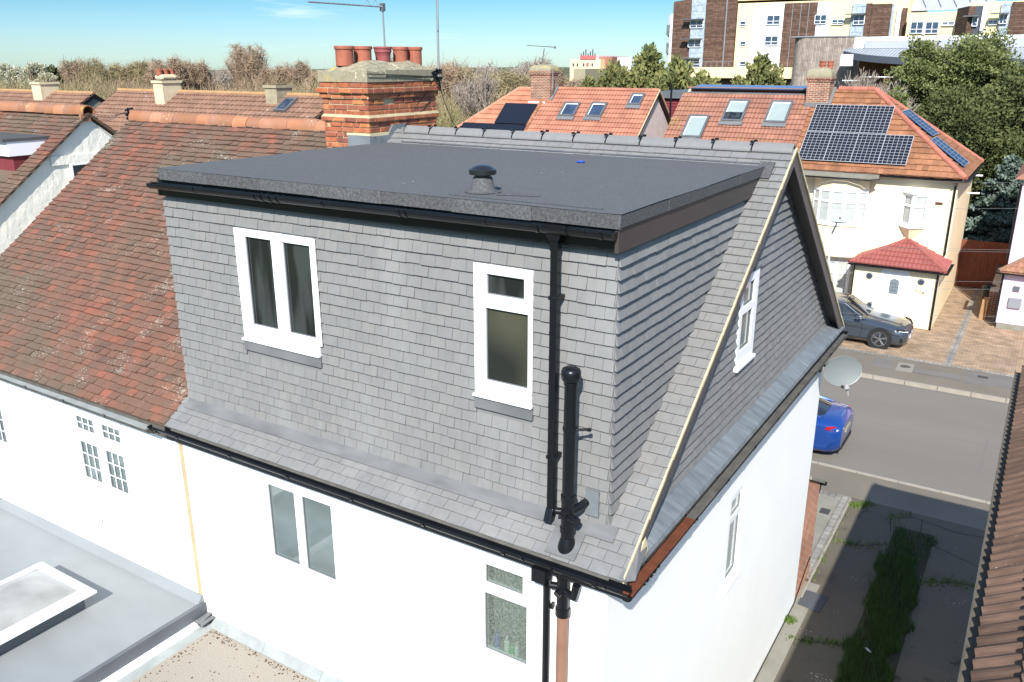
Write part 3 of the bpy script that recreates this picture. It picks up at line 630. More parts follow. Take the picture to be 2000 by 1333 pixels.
# chimney
M['stackbrick'] = mat('stack_brick', (.4, .12, .05), .9, ramp=[(.38, .12, .052), (.27, .08, .05), (.44, .17, .07), (.18, .065, .05), (.32, .105, .055), (.25, .085, .055), (.40, .14, .062)],
                      var=.3, vscale=9, bump=.012, bscale=25, flecks=[((.40, .36, .26), 4, .93, .06)])
M['stackmortar'] = mat('stack_mortar', (.42, .34, .21), .95, var=.2, vscale=9, bump=.008, bscale=30)
def brickwork(bm, mm, x0, x1, y0, y1, z0, z1, h=.075, mj=.011, bl=.225):
    mm.box(x0 + .012, x1 - .012, y0 + .012, y1 - .012, z0, z1)
    n = max(1, round((z1 - z0) / h)); h = (z1 - z0) / n
    for i in range(n):
        za, zb = z0 + i * h + mj * .5, z0 + (i + 1) * h - mj * .5
        for (L0, ax, fixed, sg_) in ((x1 - x0, 0, y0, -1), (x1 - x0, 0, y1, 1), (y1 - y0, 1, x0, -1), (y1 - y0, 1, x1, 1)):
            s0 = x0 if ax == 0 else y0; e = s0 + L0; p = s0 - (.11 if (i + ax) % 2 else 0)
            while p < e - .02:
                q = p + (bl if rng.random() > .35 else bl * .52); a, c = max(p, s0) + (mj / 2 if p > s0 else 0), min(q, e) - (mj / 2 if q < e else 0)
                if c - a > .03:
                    j = rng.uniform(-.006, .008)
                    if rng.random() < .04: j = -.03
                    d0, d1 = (fixed - j, fixed + .05) if sg_ < 0 else (fixed - .05, fixed + j)
                    if ax == 0: bm.box(a, c, d0, d1, za, zb)
                    else: bm.box(d0, d1, a, c, za, zb)
                p = q
bm, mm = MB(), MB()
cx0, cx1, cy0, cy1 = -6.37, -5.5, 3.35, 4.93
brickwork(bm, mm, cx0, cx1, cy0, cy1, 2.30, 3.05)
brickwork(bm, mm, cx0 - .03, cx1 + .03, cy0 - .03, cy1 + .03, 3.05, 3.115)
brickwork(bm, mm, cx0, cx1, cy0, cy1, 3.13, 3.37)
brickwork(bm, mm, cx0 - .03, cx1 + .03, cy0 - .03, cy1 + .03, 3.37, 3.445)
brickwork(bm, mm, cx0 - .065, cx1 + .065, cy0 - .065, cy1 + .065, 3.445, 3.52)
brickwork(bm, mm, cx0 - .02, cx1 + .02, cy0 - .02, cy1 + .02, 3.52, 3.60)
ch = bm.build('chimney_stack', 'stackbrick', H, bevel=.008)
for (zz, hh2, o1, o2) in ((3.112, .04, .03, .0),):
    mm.faces([(cx0 - o1, cy0 - o1, zz), (cx1 + o1, cy0 - o1, zz), (cx1 + o1, cy1 + o1, zz), (cx0 - o1, cy1 + o1, zz), (cx0, cy0 - .003, zz + hh2), (cx1 + .003, cy0 - .003, zz + hh2), (cx1 + .003, cy1, zz + hh2), (cx0, cy1, zz + hh2)],
             [(0, 1, 5, 4), (1, 2, 6, 5), (2, 3, 7, 6), (3, 0, 4, 7)])
mm.build('mortar_joints', 'stackmortar', ch)
b = MB()
nx, ny = 16, 26
def capz(x, y):
    e = min(x - (cx0 - .03), (cx1 + .03) - x, y - (cy0 - .03), (cy1 + .03) - y)
    base = 3.745 + min(.125, max(0, e) * .42) + .014 * math.sin(x * 13 + y * 7) + .012 * math.sin(x * 31 - y * 17) + rng.uniform(-.0, .006)
    return base
gx = [cx0 - .035 + (cx1 - cx0 + .07) * i / nx for i in range(nx + 1)]; gy = [cy0 - .035 + (cy1 - cy0 + .07) * i / ny for i in range(ny + 1)]
for i in range(nx):
    for j in range(ny): b.face([(gx[i], gy[j], capz(gx[i], gy[j])), (gx[i + 1], gy[j], capz(gx[i + 1], gy[j])), (gx[i + 1], gy[j + 1], capz(gx[i + 1], gy[j + 1])), (gx[i], gy[j + 1], capz(gx[i], gy[j + 1]))], .5)
for i in range(nx):
    for yv, o in ((gy[0], -1), (gy[-1], 1)): b.face([(gx[i], yv, 3.60), (gx[i + 1], yv, 3.60), (gx[i + 1], yv, capz(gx[i + 1], yv)), (gx[i], yv, capz(gx[i], yv))], .5)
for j in range(ny):
    for xv in (gx[0], gx[-1]): b.face([(xv, gy[j], 3.60), (xv, gy[j + 1], 3.60), (xv, gy[j + 1], capz(xv, gy[j + 1])), (xv, gy[j], capz(xv, gy[j]))], .5)
b.box(cx1 + .03, cx1 + .05, cy0 + .35, cy1 - .05, 3.67, 3.76)
b.build('cement_cap', 'cement', ch)
for i, (qx, qy, rr, mt) in enumerate([(-6.05, 3.52, .135, 'terracotta'), (-6.0, 3.85, .135, 'terracotta'), (-5.93, 4.22, .13, 'plum'), (-5.86, 4.54, .115, 'terracotta'), (-5.79, 4.80, .115, 'terracotta')]):
    b = MB(); z_ = 3.84
    if mt == 'plum': pr = [(rr * .82, 0), (rr * .85, .12), (rr * .92, .18), (rr * 1.0, .19), (rr * 1.0, .225), (rr * .96, .23), (rr * 1.08, .24), (rr * 1.08, .262), (rr * .98, .268), (rr * .8, .262), (rr * .76, .08), (0, .08)]
    else: pr = [(rr * .95, -.02), (rr * .95, .20), (rr * 1.05, .205), (rr * 1.08, .225), (rr * 1.06, .245), (rr * .98, .25), (rr * .85, .245), (rr * .83, .05), (0, .05)]
    b.lathe((qx, qy, z_ - (.02 if mt == 'plum' else 0)), pr, 26); b.build('chimney_pot', mt, ch, smooth=True)
b = MB(); b.box(cx1 + .0, cx1 + .035, cy0 + .0, 4.0, 2.62, 2.86); b.box(cx0 + .48, cx1 + .035, cy0 - .035, cy0, 2.62, 2.87); b.obox((cx1, 3.72, 2.86), (.03, 0, 0), (0, .3, 0), (0, .12, .14)); b.build('chimney_flashing', 'leadx', ch)
b = MB(); b.box(cx0 + .45, cx1 + .02, cy0 - .02, cy0 + .01, 2.86, 2.90); b.box(cx1 - .01, cx1 + .022, cy0, 3.75, 2.86, 2.90); b.build('flashing_pointing', 'mortar', ch)

# bottles on the bathroom sill
for (bx, hh_, r_, c_, nm) in ((-1.135, .2, .028, (.03, .10, .5), 'blue tall bottle at the left end of the bathroom sill'), (-1.015, .19, .03, (.75, .78, .76), 'white bottle second from the left on the bathroom sill'),
                              (-.955, .13, .024, (.05, .45, .12), 'short green bottle in the middle of the bathroom sill'), (-.90, .17, .024, (.7, .72, .7), 'slim white bottle right of the green one on the bathroom sill'), (-.80, .17, .03, (.02, .03, .025), 'dark pump bottle at the right end of the bathroom sill')):
    b = MB(); b.lathe((bx, -.06, W2[2] + .03), [(r_, 0), (r_, hh_ * .7), (r_ * .5, hh_ * .78), (r_ * .45, hh_ * .8), (r_ * .5, hh_ * .82), (r_ * .5, hh_), (0, hh_)], 14)
    if 'pump' in nm: b.box(bx, bx + .05, -.066, -.054, W2[2] + .03 + hh_, W2[2] + .045 + hh_)
    b.build('bottle', mat('bottle_plastic_%d' % len(nm), c_, .4), None, smooth=True, origin=(bx, -.06, W2[2] + .03), label=nm, category='bottle', group='bottles on the bathroom window sill')
b = MB(); b.lathe((-1.85, 2.86, 2.762), [(.045, 0), (.05, .012), (.03, .014), (.028, .006), (0, .006)], 16)
b.build('blue_plastic_lid', mat('blue_plastic', (.02, .09, .5), .4), None, smooth=True, origin=(-1.85, 2.86, 2.762), label='small blue plastic lid lying on the dark felt flat roof', category='lid')

# =================================================================== attached old-tile house
N1 = root('attached_house', 'white house joined to the converted one with mottled old clay tile roof', 'house', (-8.7, 3.93, G))
b = MB(); LW = [(-8.05, -6.89, -1.77, -.64), (-11.15, -9.9, -1.77, -.64)]
b.wall((0, -.2, 0), X, Z, (0, .2, 0), -11.6, -5.72, G, -.40, holes=LW); b.box(-11.6, -11.4, 0, 7.94, G, -.3); b.box(-11.6, -5.70, 7.8, 8, G, -.35)
b.prism([(-11.5, -.1, -.3), (-11.5, 7.84, -.3), (-11.5, 3.93, zr(3.93) - .1)], (.05, 0, 0)); b.build('wall', 'white', N1)
b = MB(); b.prism([(-11.72, YE, zr(YE) - .012), (-11.72, 3.93, zr(3.93) - .012), (-11.72, 3.93, zr(3.93) - .06), (-11.72, YE + .02, zr(YE) - .05)], (6.0, 0, 0)); roof_back(b, -11.72, -5.72); b.build('roof_deck', 'clay', N1)
b = MB()
tiles(b, (0, YE, zr(YE) - .012), X, VS, NS, RL, lambda v: -11.75, lambda v: -5.73 + (.03 if int(v / .112) % 2 else 0), w=.172, g=.108, t=.030, jit=.009)
b.build('roof_tiles', 'clay', N1)
b = MB(); ridge_run(b, -11.72, -6.38, 3.93, zr(3.93) - .065, .135, .32, jit=.012, taper=.012, thick=.02); b.build('ridge_tile', 'clay_ridge', N1, smooth=True)
b = MB(); b.wall((0, -.345, 0), X, Z, (0, .02, 0), -11.7, -5.74, -.46, -.32); b.build('fascia', 'oldgutter', N1)
b = MB(); gutter(b, (-11.7, -.385, -.335), (-5.95, -.385, -.37), .062); brackets(b, (-11.7, -.385, -.335), (-5.95, -.385, -.37), .062, .9, start=.4)
go = b.build('gutter', 'oldgutter', N1); b = MB(); b.box(-11.7, -5.98, -.435, -.335, -.385, -.36); b.build('silt', 'felt_grey', go)
for i, wr in enumerate(LW):
    if i == 0: pn = [(-7.97, -7.56, -.92, -.72), (-7.385, -6.975, -.92, -.72), (-7.97, -7.56, -1.67, -1.10), (-7.385, -6.975, -1.67, -1.10)]
    else: pn = [(-11.07, -10.63, -1.67, -.72), (-10.42, -9.985, -1.67, -1.10), (-10.42, -9.985, -.92, -.72)]
    f = window(N1, (0, -.2, 0), X, Z, -Y, wr, pn, 'glass_mid', depth=.06, proud=-.02, name='lattice_window')
    for p in pn:
        bb = MB(); nr = 2 if p[3] - p[2] < .3 else 3; t = .012
        for k in range(1, 3): bb.obox((p[0] + (p[1] - p[0]) * k / 3 - t / 2, -.17, p[2] + .015), (t, 0, 0), (0, .008, 0), (0, 0, p[3] - p[2] - .03))
        for k in range(1, nr): bb.obox((p[0] + .015, -.168, p[2] + (p[3] - p[2]) * k / nr - t / 2), (p[1] - p[0] - .03, 0, 0), (0, .006, 0), (0, 0, t))
        bb.build('glazing_bar', 'upvc', f)
q = at(201, 1012, -.2); b = MB(); b.tube([(q.x, -.2, q.z), (q.x, -.27, q.z - .01)], .022, 12)
q = at(225, 815, -.3); b.tube([(q.x, -.2, q.z), (q.x, -.26, q.z), (q.x + .01, -.28, q.z - .08)], .014, 10)
b.tube([(-10.5, -.2, -2.68), (-10.5, -.32, -2.72)], .05, 14); b.build('overflow_pipe', 'upvc', N1, smooth=True)

# =================================================================== stucco gable house further left
Nn = root('stucco_gable_house', 'rough stuccoed gable house with red tiles at the left edge', 'house', (-17, 3.93, G))
xg = -13.25
b = MB(); b.box(-22, xg, -.2, 7.94, G, -.3)
hw = (3.46, 3.95, 1.45, 2.0)
b.prism([(xg - .1, -.2, -.3), (xg - .1, 7.94, -.3), (xg - .1, 3.93, zr(3.93) - .09)], (.0999, 0, 0)); b.build('wall', 'stucco', Nn)
b = MB(); b.box(xg - .02, xg + .035, hw[0] - .4, hw[1] + .15, hw[3], hw[3] + .17); b.build('lintel', 'stucco', Nn)
b = MB(); b.box(xg, xg + .012, hw[0], hw[1], hw[2], hw[3] - .03); gwn = b.build('gable_window', 'glass_dark', Nn); b = MB(); b.box(xg, xg + .05, hw[0] - .05, hw[0], hw[2] - .04, hw[3]); b.box(xg, xg + .04, hw[0], hw[1], hw[3] - .03, hw[3]); b.build('frame', 'upvc', gwn)
b = MB(); b.prism([(-22, YE, zr(YE) - .012), (-22, 3.93, zr(3.93) - .012), (-22, 3.93, zr(3.93) - .06), (-22, YE + .02, zr(YE) - .05)], (22 + xg + .085, 0, 0)); roof_back(b, -22, xg + .085); b.build('roof_deck', 'clay', Nn)
b = MB()
tiles(b, (0, YE, zr(YE) - .012), X, VS, NS, RL, lambda v: -19.5, lambda v: xg + .10, w=.172, g=.112, t=.03, jit=.008, holes=[(-19.6, -13.62, vy(2.45), vy(3.3))])
tiles(b, (0, 7.86 - YE, zr(YE) - .012), X, V3((0, -VS.y, VS.z)), V3((0, -NS.y, NS.z)), RL, lambda v: xg - .3, lambda v: xg + .10, w=.172, g=.112, t=.03, jit=.008)
b.build('roof_tiles', 'clay', Nn)
b = MB(); ridge_run(b, -20, xg + .10, 3.93, zr(3.93), .135, .32, jit=.006, taper=.01, thick=.02); b.box(xg + .02, xg + .07, 3.77, 3.97, 2.78, 2.92); b.build('ridge_tile', 'clay_ridge', Nn, smooth=True)
b = MB(); b.box(-19.5, -13.62, 2.52, 3.3, 2.20, 2.47); b.build('dormer_fascia', 'board_white', Nn)
b = MB(); b.box(-19.5, -13.60, 2.44, 3.45, 2.47, 2.52); b.build('dormer_felt_roof', 'felt_edge', Nn)
b = MB(); b.box(-19.5, -13.66, 2.6, 3.2, 1.75, 2.20); b.build('dormer_front', 'reddish', Nn)

# =================================================================== rear flat-roofed extensions
E1 = root('grey_flat_roof_extension', 'rear extension with smooth grey flat roof and domed rooflight', 'extension', (-8, -2.5, G))
b = MB(); b.box(-11.4, -5.66, -6.5, -.205, G, -2.92); b.build('wall', 'white', E1)
b = MB(); b.box(-11.5, -5.60, -6.6, -.205, -2.92, -2.835); 
b.prism([(-11.5, -.205, -2.835), (-11.5, -.215, -2.72), (-11.5, -.225, -2.72), (-11.5, -.30, -2.835)], (5.88, 0, 0)); b.build('flat_roof', 'grp', E1, bevel=.01)
b = MB(); b.box(-5.60, -5.575, -6.6, -.21, -2.99, -2.832); b.box(-5.64, -5.578, -6.6, -.21, -2.832, -2.815); b.build('roof_kerb', 'grp_dark', E1)
b = MB(); b.box(-5.575, -5.50, -6.6, -.40, -3.02, -2.985); b.box(-5.512, -5.50, -6.6, -.40, -3.10, -3.02); b.build('edge_trim', 'board_white', E1)
b = MB()
for k in range(5): b.obox((-5.60 + .03 * k, -.42, -3.0 + .01 * (k % 2)), (.05, .0, -.01), (0, .2, .03 * (k % 3) - .02), (.02, 0, .03))
b.build('folded_flashing', 'lead', E1)
def rooflight(x0, x1, y0, y1, z):
    b = MB(); b.box(x0 + .12, x1 - .12, y0 + .12, y1 - .12, -2.835, z - .07); k = b.build('rooflight_upstand', 'grp_dark', E1)
    b = MB(); b.wall((0, 0, z - .07), X, Y, (0, 0, .03), x0, x1, y0, y1, holes=[(x0 + .13, x1 - .13, y0 + .13, y1 - .13)]); b.wall((0, 0, z - .04), X, Y, (0, 0, .04), x0 + .05, x1 - .05, y0 + .05, y1 - .05, holes=[(x0 + .15, x1 - .15, y0 + .15, y1 - .15)])
    for i in range(4):
        for xx in (x0 + .08, x1 - .1): b.box(xx, xx + .02, y0 + .2 + i * .4, y0 + .22 + i * .4, z, z + .008)
    b.build('rooflight_frame', 'upvc', E1, bevel=.008)
    b = MB(); n = 14; a0, a1, c0, c1 = x0 + .15, x1 - .15, y0 + .15, y1 - .15
    dz = lambda u, v: z - .01 + .14 * (1 - abs(2 * u - 1) ** 3.5) * (1 - abs(2 * v - 1) ** 3.5)
    for i in range(n):
        for j in range(n):
            q = [(i / n, j / n), ((i + 1) / n, j / n), ((i + 1) / n, (j + 1) / n), (i / n, (j + 1) / n)]
            b.face([(a0 + (a1 - a0) * u, c0 + (c1 - c0) * v, dz(u, v)) for u, v in q], .5)
    b.build('rooflight_dome', mat('opal_plastic', (.29, .29, .28), .2, var=.25, vscale=2.5), E1, smooth=True)
rooflight(-7.95, -6.70, -2.75, -.98, -2.56); rooflight(-11.0, -9.75, -2.75, -.98, -2.56)
E2 = root('gravel_flat_roof_extension', 'rear extension with pale gravel chipping flat roof below the white wall', 'extension', (-2.7, -2.5, G))
b = MB(); b.box(-5.5, -.6, -4.0, -.205, G, -3.16); b.build('wall', 'white', E2)
b = MB(); b.box(-5.50, -.6, -4.1, -.205, -3.16, -3.10); b.build('flat_roof', 'gravel', E2)
b = MB()
for i in range(5): b.prism([(-5.45 + i * .97, -.203, -3.10), (-5.45 + i * .97, -.203, -2.99), (-5.45 + i * .97, -.215, -2.99), (-5.45 + i * .97, -.29, -3.095)], (.965, 0, 0))
b.prism([(-5.50, -4.0, -3.10), (-5.50, -4.0, -3.05), (-5.45, -4.0, -3.05), (-5.40, -4.0, -3.10)], (0, 3.75, 0)); b.build('felt_upstand', 'felt_grey', E2)
b = MB()
for _ in range(300):
    t = rng.random()
    if t < .45: x, y = rng.uniform(-5.4, -3.0), -.31 - abs(rng.gauss(0, .05))
    elif t < .6: x, y = -5.36 + abs(rng.gauss(0, .06)), rng.uniform(-1.6, -.3)
    else: x, y = rng.uniform(-5.3, -3), rng.uniform(-1.9, -.3)
    s_ = rng.uniform(.005, .013); b.lathe((x, y, -3.10), [(s_, -.003), (s_ * .9, s_ * .4), (s_ * .4, s_ * .8), (0, s_ * .85)], 6)
b.build('moss_clumps', mat('dark_moss', (.09, .055, .025), .95), E2, kind='stuff')

# =================================================================== right-hand neighbour
R_ = root('brown_roll_tile_house', 'neighbouring house with weathered brown roll tile roof at the right edge', 'house', (7, 2.5, G))
b = MB(); b.box(3.12, 10, -3, 7.4, G, -.45); b.build('wall', 'white', R_)
b = MB(); SX = .74; VX = V3((1 / SL, 0, SX / SL)); NX = V3((-SX / SL, 0, 1 / SL)); ye = 7.65
b.prism([(2.96, -3.4, -.36), (2.96, ye, -.36), (6.5, ye - 3.54, -.36 + .74 * 3.54), (6.5, -3.4, -.36 + .74 * 3.54)], (0, 0, -.05))
b.prism([(2.96, ye, -.36), (10, ye, -.36), (6.5, ye - 3.54, 2.26)], (0, 0, -.05)); b.build('roof_deck', 'brownroll', R_)
b = MB(); rolls(b, (2.95, 0, -.355), Y, VX, NX, 4.35, lambda v: -3.4, lambda v: ye - v / SL, g=.36, roll=.15, amp=.014, t=.035, sub=6); b.build('roof_tiles', 'brownroll', R_)
b = MB(); b.box(2.85, 2.95, -3.4, ye, -.47, -.44); b.box(2.845, 2.857, -3.4, ye + .02, -.47, -.40); b.box(2.94, 2.952, -3.4, ye, -.44, -.38)
g_ = b.build('gutter', 'oldgutter', R_); b = MB(); b.box(2.857, 2.94, -3.4, ye, -.44, -.418); b.build('silt', 'conc', g_)
b = MB(); brackets(b, (2.9, -3, -.44), (2.9, ye, -.44), .045, .9); b.build('bracket', 'oldgutter', g_)

# =================================================================== dish and aerials
D = root('satellite_dish', 'pale grey oval satellite dish on the far corner of the white house', 'satellite dish', (.2, 7.75, -.95))
c = at(1643, 722, .50, 0); c = V3((.50, 7.6, c.z)) if abs(c.y - 7.6) > 3 else c
q0 = at(1643, 724, 7.7); dc = V3(q0)
n_ = (CAM - dc); n_ = (V3((n_.x * 1.0, n_.y * .35, n_.z * .1))).normalized(); n_ = V3((.55, -.80, .15)).normalized()
ua = V3((0, 0, 1)).cross(n_).normalized(); va = n_.cross(ua).normalized()
b = MB(); P = []; F = []; rings, seg = 7, 36
for k in range(rings + 1):
    rr = k / rings
    for s_ in range(seg):
        a = 2 * PI * s_ / seg; P.append(dc + ua * (.31 * rr * math.cos(a)) + va * (.245 * rr * math.sin(a)) + n_ * (.055 * rr * rr))
for k in range(rings):
    for s_ in range(seg): F.append((k * seg + s_, k * seg + (s_ + 1) % seg, (k + 1) * seg + (s_ + 1) % seg, (k + 1) * seg + s_))
b.faces(P, F); b.build('reflector', mat('dish_paint', (.15, .17, .172), .5, flecks=[((.2, .16, .06), 6, .72, .05)]), D, smooth=True)
b = MB(); rim = [dc + ua * (.312 * math.cos(2 * PI * s_ / 36)) + va * (.247 * math.sin(2 * PI * s_ / 36)) + n_ * .055 for s_ in range(37)]; b.tube(rim, .006, 6, cap=False); b.build('rim', 'galv', D, smooth=True)
b = MB(); lo_ = dc - va * .25 + n_ * .02; ln_ = dc - va * .28 + n_ * .22 + ua * .03
b.tube([lo_, ln_], .022, 8); b.tube([dc - n_ * .02, dc - n_ * .08, V3((.16, 7.8, dc.z))], .022, 10); b.build('arm', 'black', D, smooth=True)
b = MB(); b.tube([ln_ - n_ * .04, ln_ + va * .08 - n_ * .06], .045, 10); b.tube([ln_, ln_ - va * .09 + ua * .01], .012, 6); b.build('receiver_head', mat('receiver_grey', (.25, .25, .26), .5), D, smooth=True)
b = MB(); b.box(.12, .15, 7.7, 7.86, dc.z - .1, dc.z + .1); b.build('wall_bracket', 'black', D)

def yagi(name, label, base, top, boom, n_el, el, m='galv', rad=.012, refl=True):
    A = root(name, label, 'tv aerial', base)
    b = MB(); b.tube([base, top], rad, 8); b.build('mast', m, A, smooth=True)
    p0, p1 = V3(boom[0]), V3(boom[1]); d = (p1 - p0).normalized(); sd = d.cross(Z).normalized()
    b = MB(); b.tube([p0, p1], rad * .9, 6); b.build('boom', m, A)
    b = MB()
    for i in range(n_el):
        c = p0 + (p1 - p0) * (i / (n_el - 1) * .86 + .01); e = el * (1 - .3 * (1 - i / n_el)); b.tube([c - sd * e, c + sd * e], .005, 5)
    for k in (.78, .90):
        c = p0 + (p1 - p0) * k; b.tube([c + sd * el * .9 + Z * .02, c + Z * .09, c - sd * el * .9 + Z * .02, c - Z * .09, c + sd * el * .9 + Z * .02], .005, 5)
    b.build('director_rods', m, A)
    b = MB(); b.obox(p1 - V3((.03, .03, .06)), (.06, 0, 0), (0, .06, 0), (0, 0, .11)); b.build('clamp', 'alu', A)
    return A
mb_, mt_ = at(752, 92, -5.93, 0), at(747, 14, -5.93, 0)
yagi('tv_aerial', 'long television aerial on a thin mast above the clay chimney pots', (mb_.x, mb_.y, 3.9), mt_, (at(602, 4, -5.93, 0), mt_), 14, .05, rad=.013)
A2 = root('aerial_mast', 'tall twin steel pole rising from the right side of the brick chimney', 'mast', (-5.42, 4.9, 3.4))
b = MB(); b.tube([at(857, 150, -5.42, 0), at(850, -160, -5.42, 0)], .017, 10); b.tube([at(855, 60, -5.40, 0), at(852, -160, -5.40, 0)], .012, 8); b.build('pole', 'galv', A2, smooth=True)
b = MB(); cc = at(857, 142, -5.42, 0); b.box(cx1 + .03, cc.x + .03, cc.y - .04, cc.y + .04, cc.z - .12, cc.z - .06); b.box(cc.x - .04, cc.x + .04, cc.y - .03, cc.y + .03, cc.z - .02, cc.z + .05)
for k in range(9):
    a = rng.random() * 6; b.tube([cc + V3((0, 0, .05)), cc + V3((-.02, -.12 + .04 * math.sin(a), .0)), cc + V3((.02, -.05 - .05 * math.cos(a), -.10 - .02 * k / 3)), cc + V3((.01, .02, -.2 - .03 * math.sin(a)))], .008, 5)
b.build('cable_bundle', 'black', A2, smooth=True)
b = MB(); wire = [at(857, 165, -5.38, 0), at(868, 200, -5.2, 0), at(885, 240, -5.0, 0), at(893, 250, -4.9, 0)]; b.tube(wire, .006, 5); b.tube([at(850, 150, -5.42, 0), at(835, 180, -5.44, 0), at(815, 205, -5.44, 0)], .006, 5)
b.tube([at(716, 145, -5.44, 0), at(780, 147, -5.44, 0), at(838, 150, -5.44, 0)], .006, 5); b.build('cable', 'black', A2)
J = root('cable_bracket', 'black bundle of cable brackets at the left end of the orange ridge', 'bracket', (-11.8, 3.93, 3.0))
jc = at(251, 222, -11.8, 0); b = MB(); b.tube([jc - Z * .13, jc + Z * .1], .02, 8); b.tube([jc + V3((0, -.06, .06)), jc + V3((0, .1, .09))], .018, 6); b.tube([jc + V3((0, -.05, -.1)), jc + V3((0, .06, -.02))], .022, 6); b.box(jc.x - .03, jc.x + .03, jc.y - .05, jc.y + .07, jc.z - .05, jc.z + .01); b.build('insulator', 'black', J)
b = MB()
for k in range(3): e = at(166 + 3 * k, 222 + 3 * k, -13.15, 0); m_ = (jc + e) / 2 - Z * (.04 + .03 * k); b.tube([jc + Z * .03 * k, m_, e], .004, 4)
b.build('cable', 'black', J)
# =================================================================== ground
M['patch1'] = mat('darker_asphalt_patch', (.145, .135, .125), .95, var=.1, vscale=2, bump=.003, bscale=120)
def sheet(name, m, x0, x1, y0, y1, z, t=.0, kind='structure', holes=()):
    b = MB(); b.box(x0, x1, y0, y1, z - max(t, .002), z)
    return b.build(name, m, None, kind=kind)
b = MB(); b.face([(-900, -200, G - .16), (900, -200, G - .16), (900, 1500, G - .16), (-900, 1500, G - .16)]); b.build('ground', 'soil', None, kind='structure')
sheet('road', 'asph', -24, 60, 14.17, 21.33, G - .1, .04)
b = MB()
for (xa, xb, yv, wv_) in ((-6, 9, 17.7, .02), (1.2, 6, 18.9, .016), (-3, 4.2, 16.2, .014), (-8, 12, 14.32, .12), (-8, 12, 21.2, .09)): b.box(xa, xb, yv, yv + wv_, G - .12, G - .097)
b.box(2.55, 2.58, 15.9, 18.2, G - .12, G - .096); b.build('road_seam', 'patch1', None, kind='structure')
sheet('pavement', 'pave', -24, 60, 12.72, 14.04, G, .14); sheet('pavement', 'pave', -24, 60, 21.46, 23.6, G, .14)
for y0 in (14.04, 21.33):
    b = MB(); x = -24
    while x < 20: b.box(x, x + .91, y0, y0 + .125, G - .13, G + .008 + rng.uniform(-.004, .004)); x += .925
    b.build('kerb', 'kerb', None, kind='structure')
sheet('forecourt', 'block', -26, 12, 23.78, 35.4, G, .1)
b = MB(); b.box(-26, 12, 23.6, 23.78, G - .1, G + .004); b.box(.88, 1.1, 23.785, 35.2, G - .05, G + .005); b.build('cobble_band', 'cobble', None, kind='structure')
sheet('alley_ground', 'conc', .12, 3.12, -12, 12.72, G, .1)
sheet('sunlit_wall_strip', 'conc_pale', .118, .40, 3.0, 8.8, G + .006, .1)  # paler colour painted along the wall base as the alley's sunlit strip
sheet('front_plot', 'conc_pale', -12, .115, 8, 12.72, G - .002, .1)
b = MB(); b.box(-.02, .17, 8.9, 12.45, G - .05, G + .012); b.box(-2.5, .17, 12.46, 12.71, G - .05, G + .012); b.build('cobble_band', 'cobble', None, kind='structure')
b = MB(); b.box(.18, .215, 8.2, 12.6, G - .05, G + .03); b.build('edging_kerb', 'kerb', None, kind='structure')
sheet('rear_patio', 'conc', -20, .115, -14, -.4, G - .004, .1)
# pale slabs, patches, covers
def patch(name, m, pts, z, **k):
    b = MB(); b.face([(p[0], p[1], z) for p in pts]); return b.build(name, m, None, **k)
M['patch2'] = mat('paler_asphalt_patch', (.225, .205, .175), .95, var=.1, vscale=2, bump=.003, bscale=120)
P2 = [at(1500 + a / 3.92, 660 + b_ / 3.92, G, 2) for a, b_ in ((1000, 190), (1125, 205), (1100, 270), (970, 250))]; patch('pavement_patch', 'patch2', P2, G + .004, kind='structure')
P2 = [at(1500 + a / 3.92, 660 + b_ / 3.92, G, 2) for a, b_ in ((1510, 262), (1935, 310), (1915, 400), (1490, 345))]; patch('pavement_patch', 'patch1', P2, G + .004, kind='structure')
P2 = [at(1500 + a / 3.92, 660 + b_ / 3.92, G, 2) for a, b_ in ((820, 150), (960, 180), (930, 240), (790, 215))]; patch('pavement_patch', 'patch1', P2, G + .004, kind='structure')
P2 = [at(1500 + a / 3.92, 660 + b_ / 3.92, G, 2) for a, b_ in ((1125, 235), (1480, 290), (1470, 330), (1110, 265))]; patch('pavement_patch', 'patch1', P2, G + .008, kind='structure')
def cover(x0, x1, y0, y1, label, z=G + .012, m='darkiron'):
    b = MB(); b.box(x0, x1, y0, y1, z - .02, z)
    for i in range(6): b.box(x0 + .02, x1 - .02, y0 + (y1 - y0) * (i + .3) / 6, y0 + (y1 - y0) * (i + .6) / 6, z, z + .006)
    return b.build('inspection_cover', m, None, label=label, category='drain cover')
cover(1.92, 2.22, 22.98, 23.16, 'rectangular dark iron cover in the far pavement')
cover(-.28, .02 - .1, 11.62, 11.86, 'small dark square cover in the pale plot beside the cobble band')
b = MB(); b.lathe((-.16, 22.83, G), [(.16, 0), (.16, .009), (.13, .012), (0, .012)], 20); b.build('round_cover', 'oldgutter', None, label='round worn cover in the pale pavement patch', category='drain cover')
b = MB(); mp_ = [at(1500 + a / 3.574, 960 + c_ / 3.574, G, 2) for a, c_ in ((255, 688), (420, 740), (355, 850), (205, 790))]
b.prism([(p.x, p.y, G + .004) for p in mp_], (0, 0, .012))
b.build('rubber_mat', mat('dark_grey_mat', (.07, .075, .085), .9, bump=.004, bscale=150), None, label='dark grey mat lying on the alley concrete against the wall', category='mat')
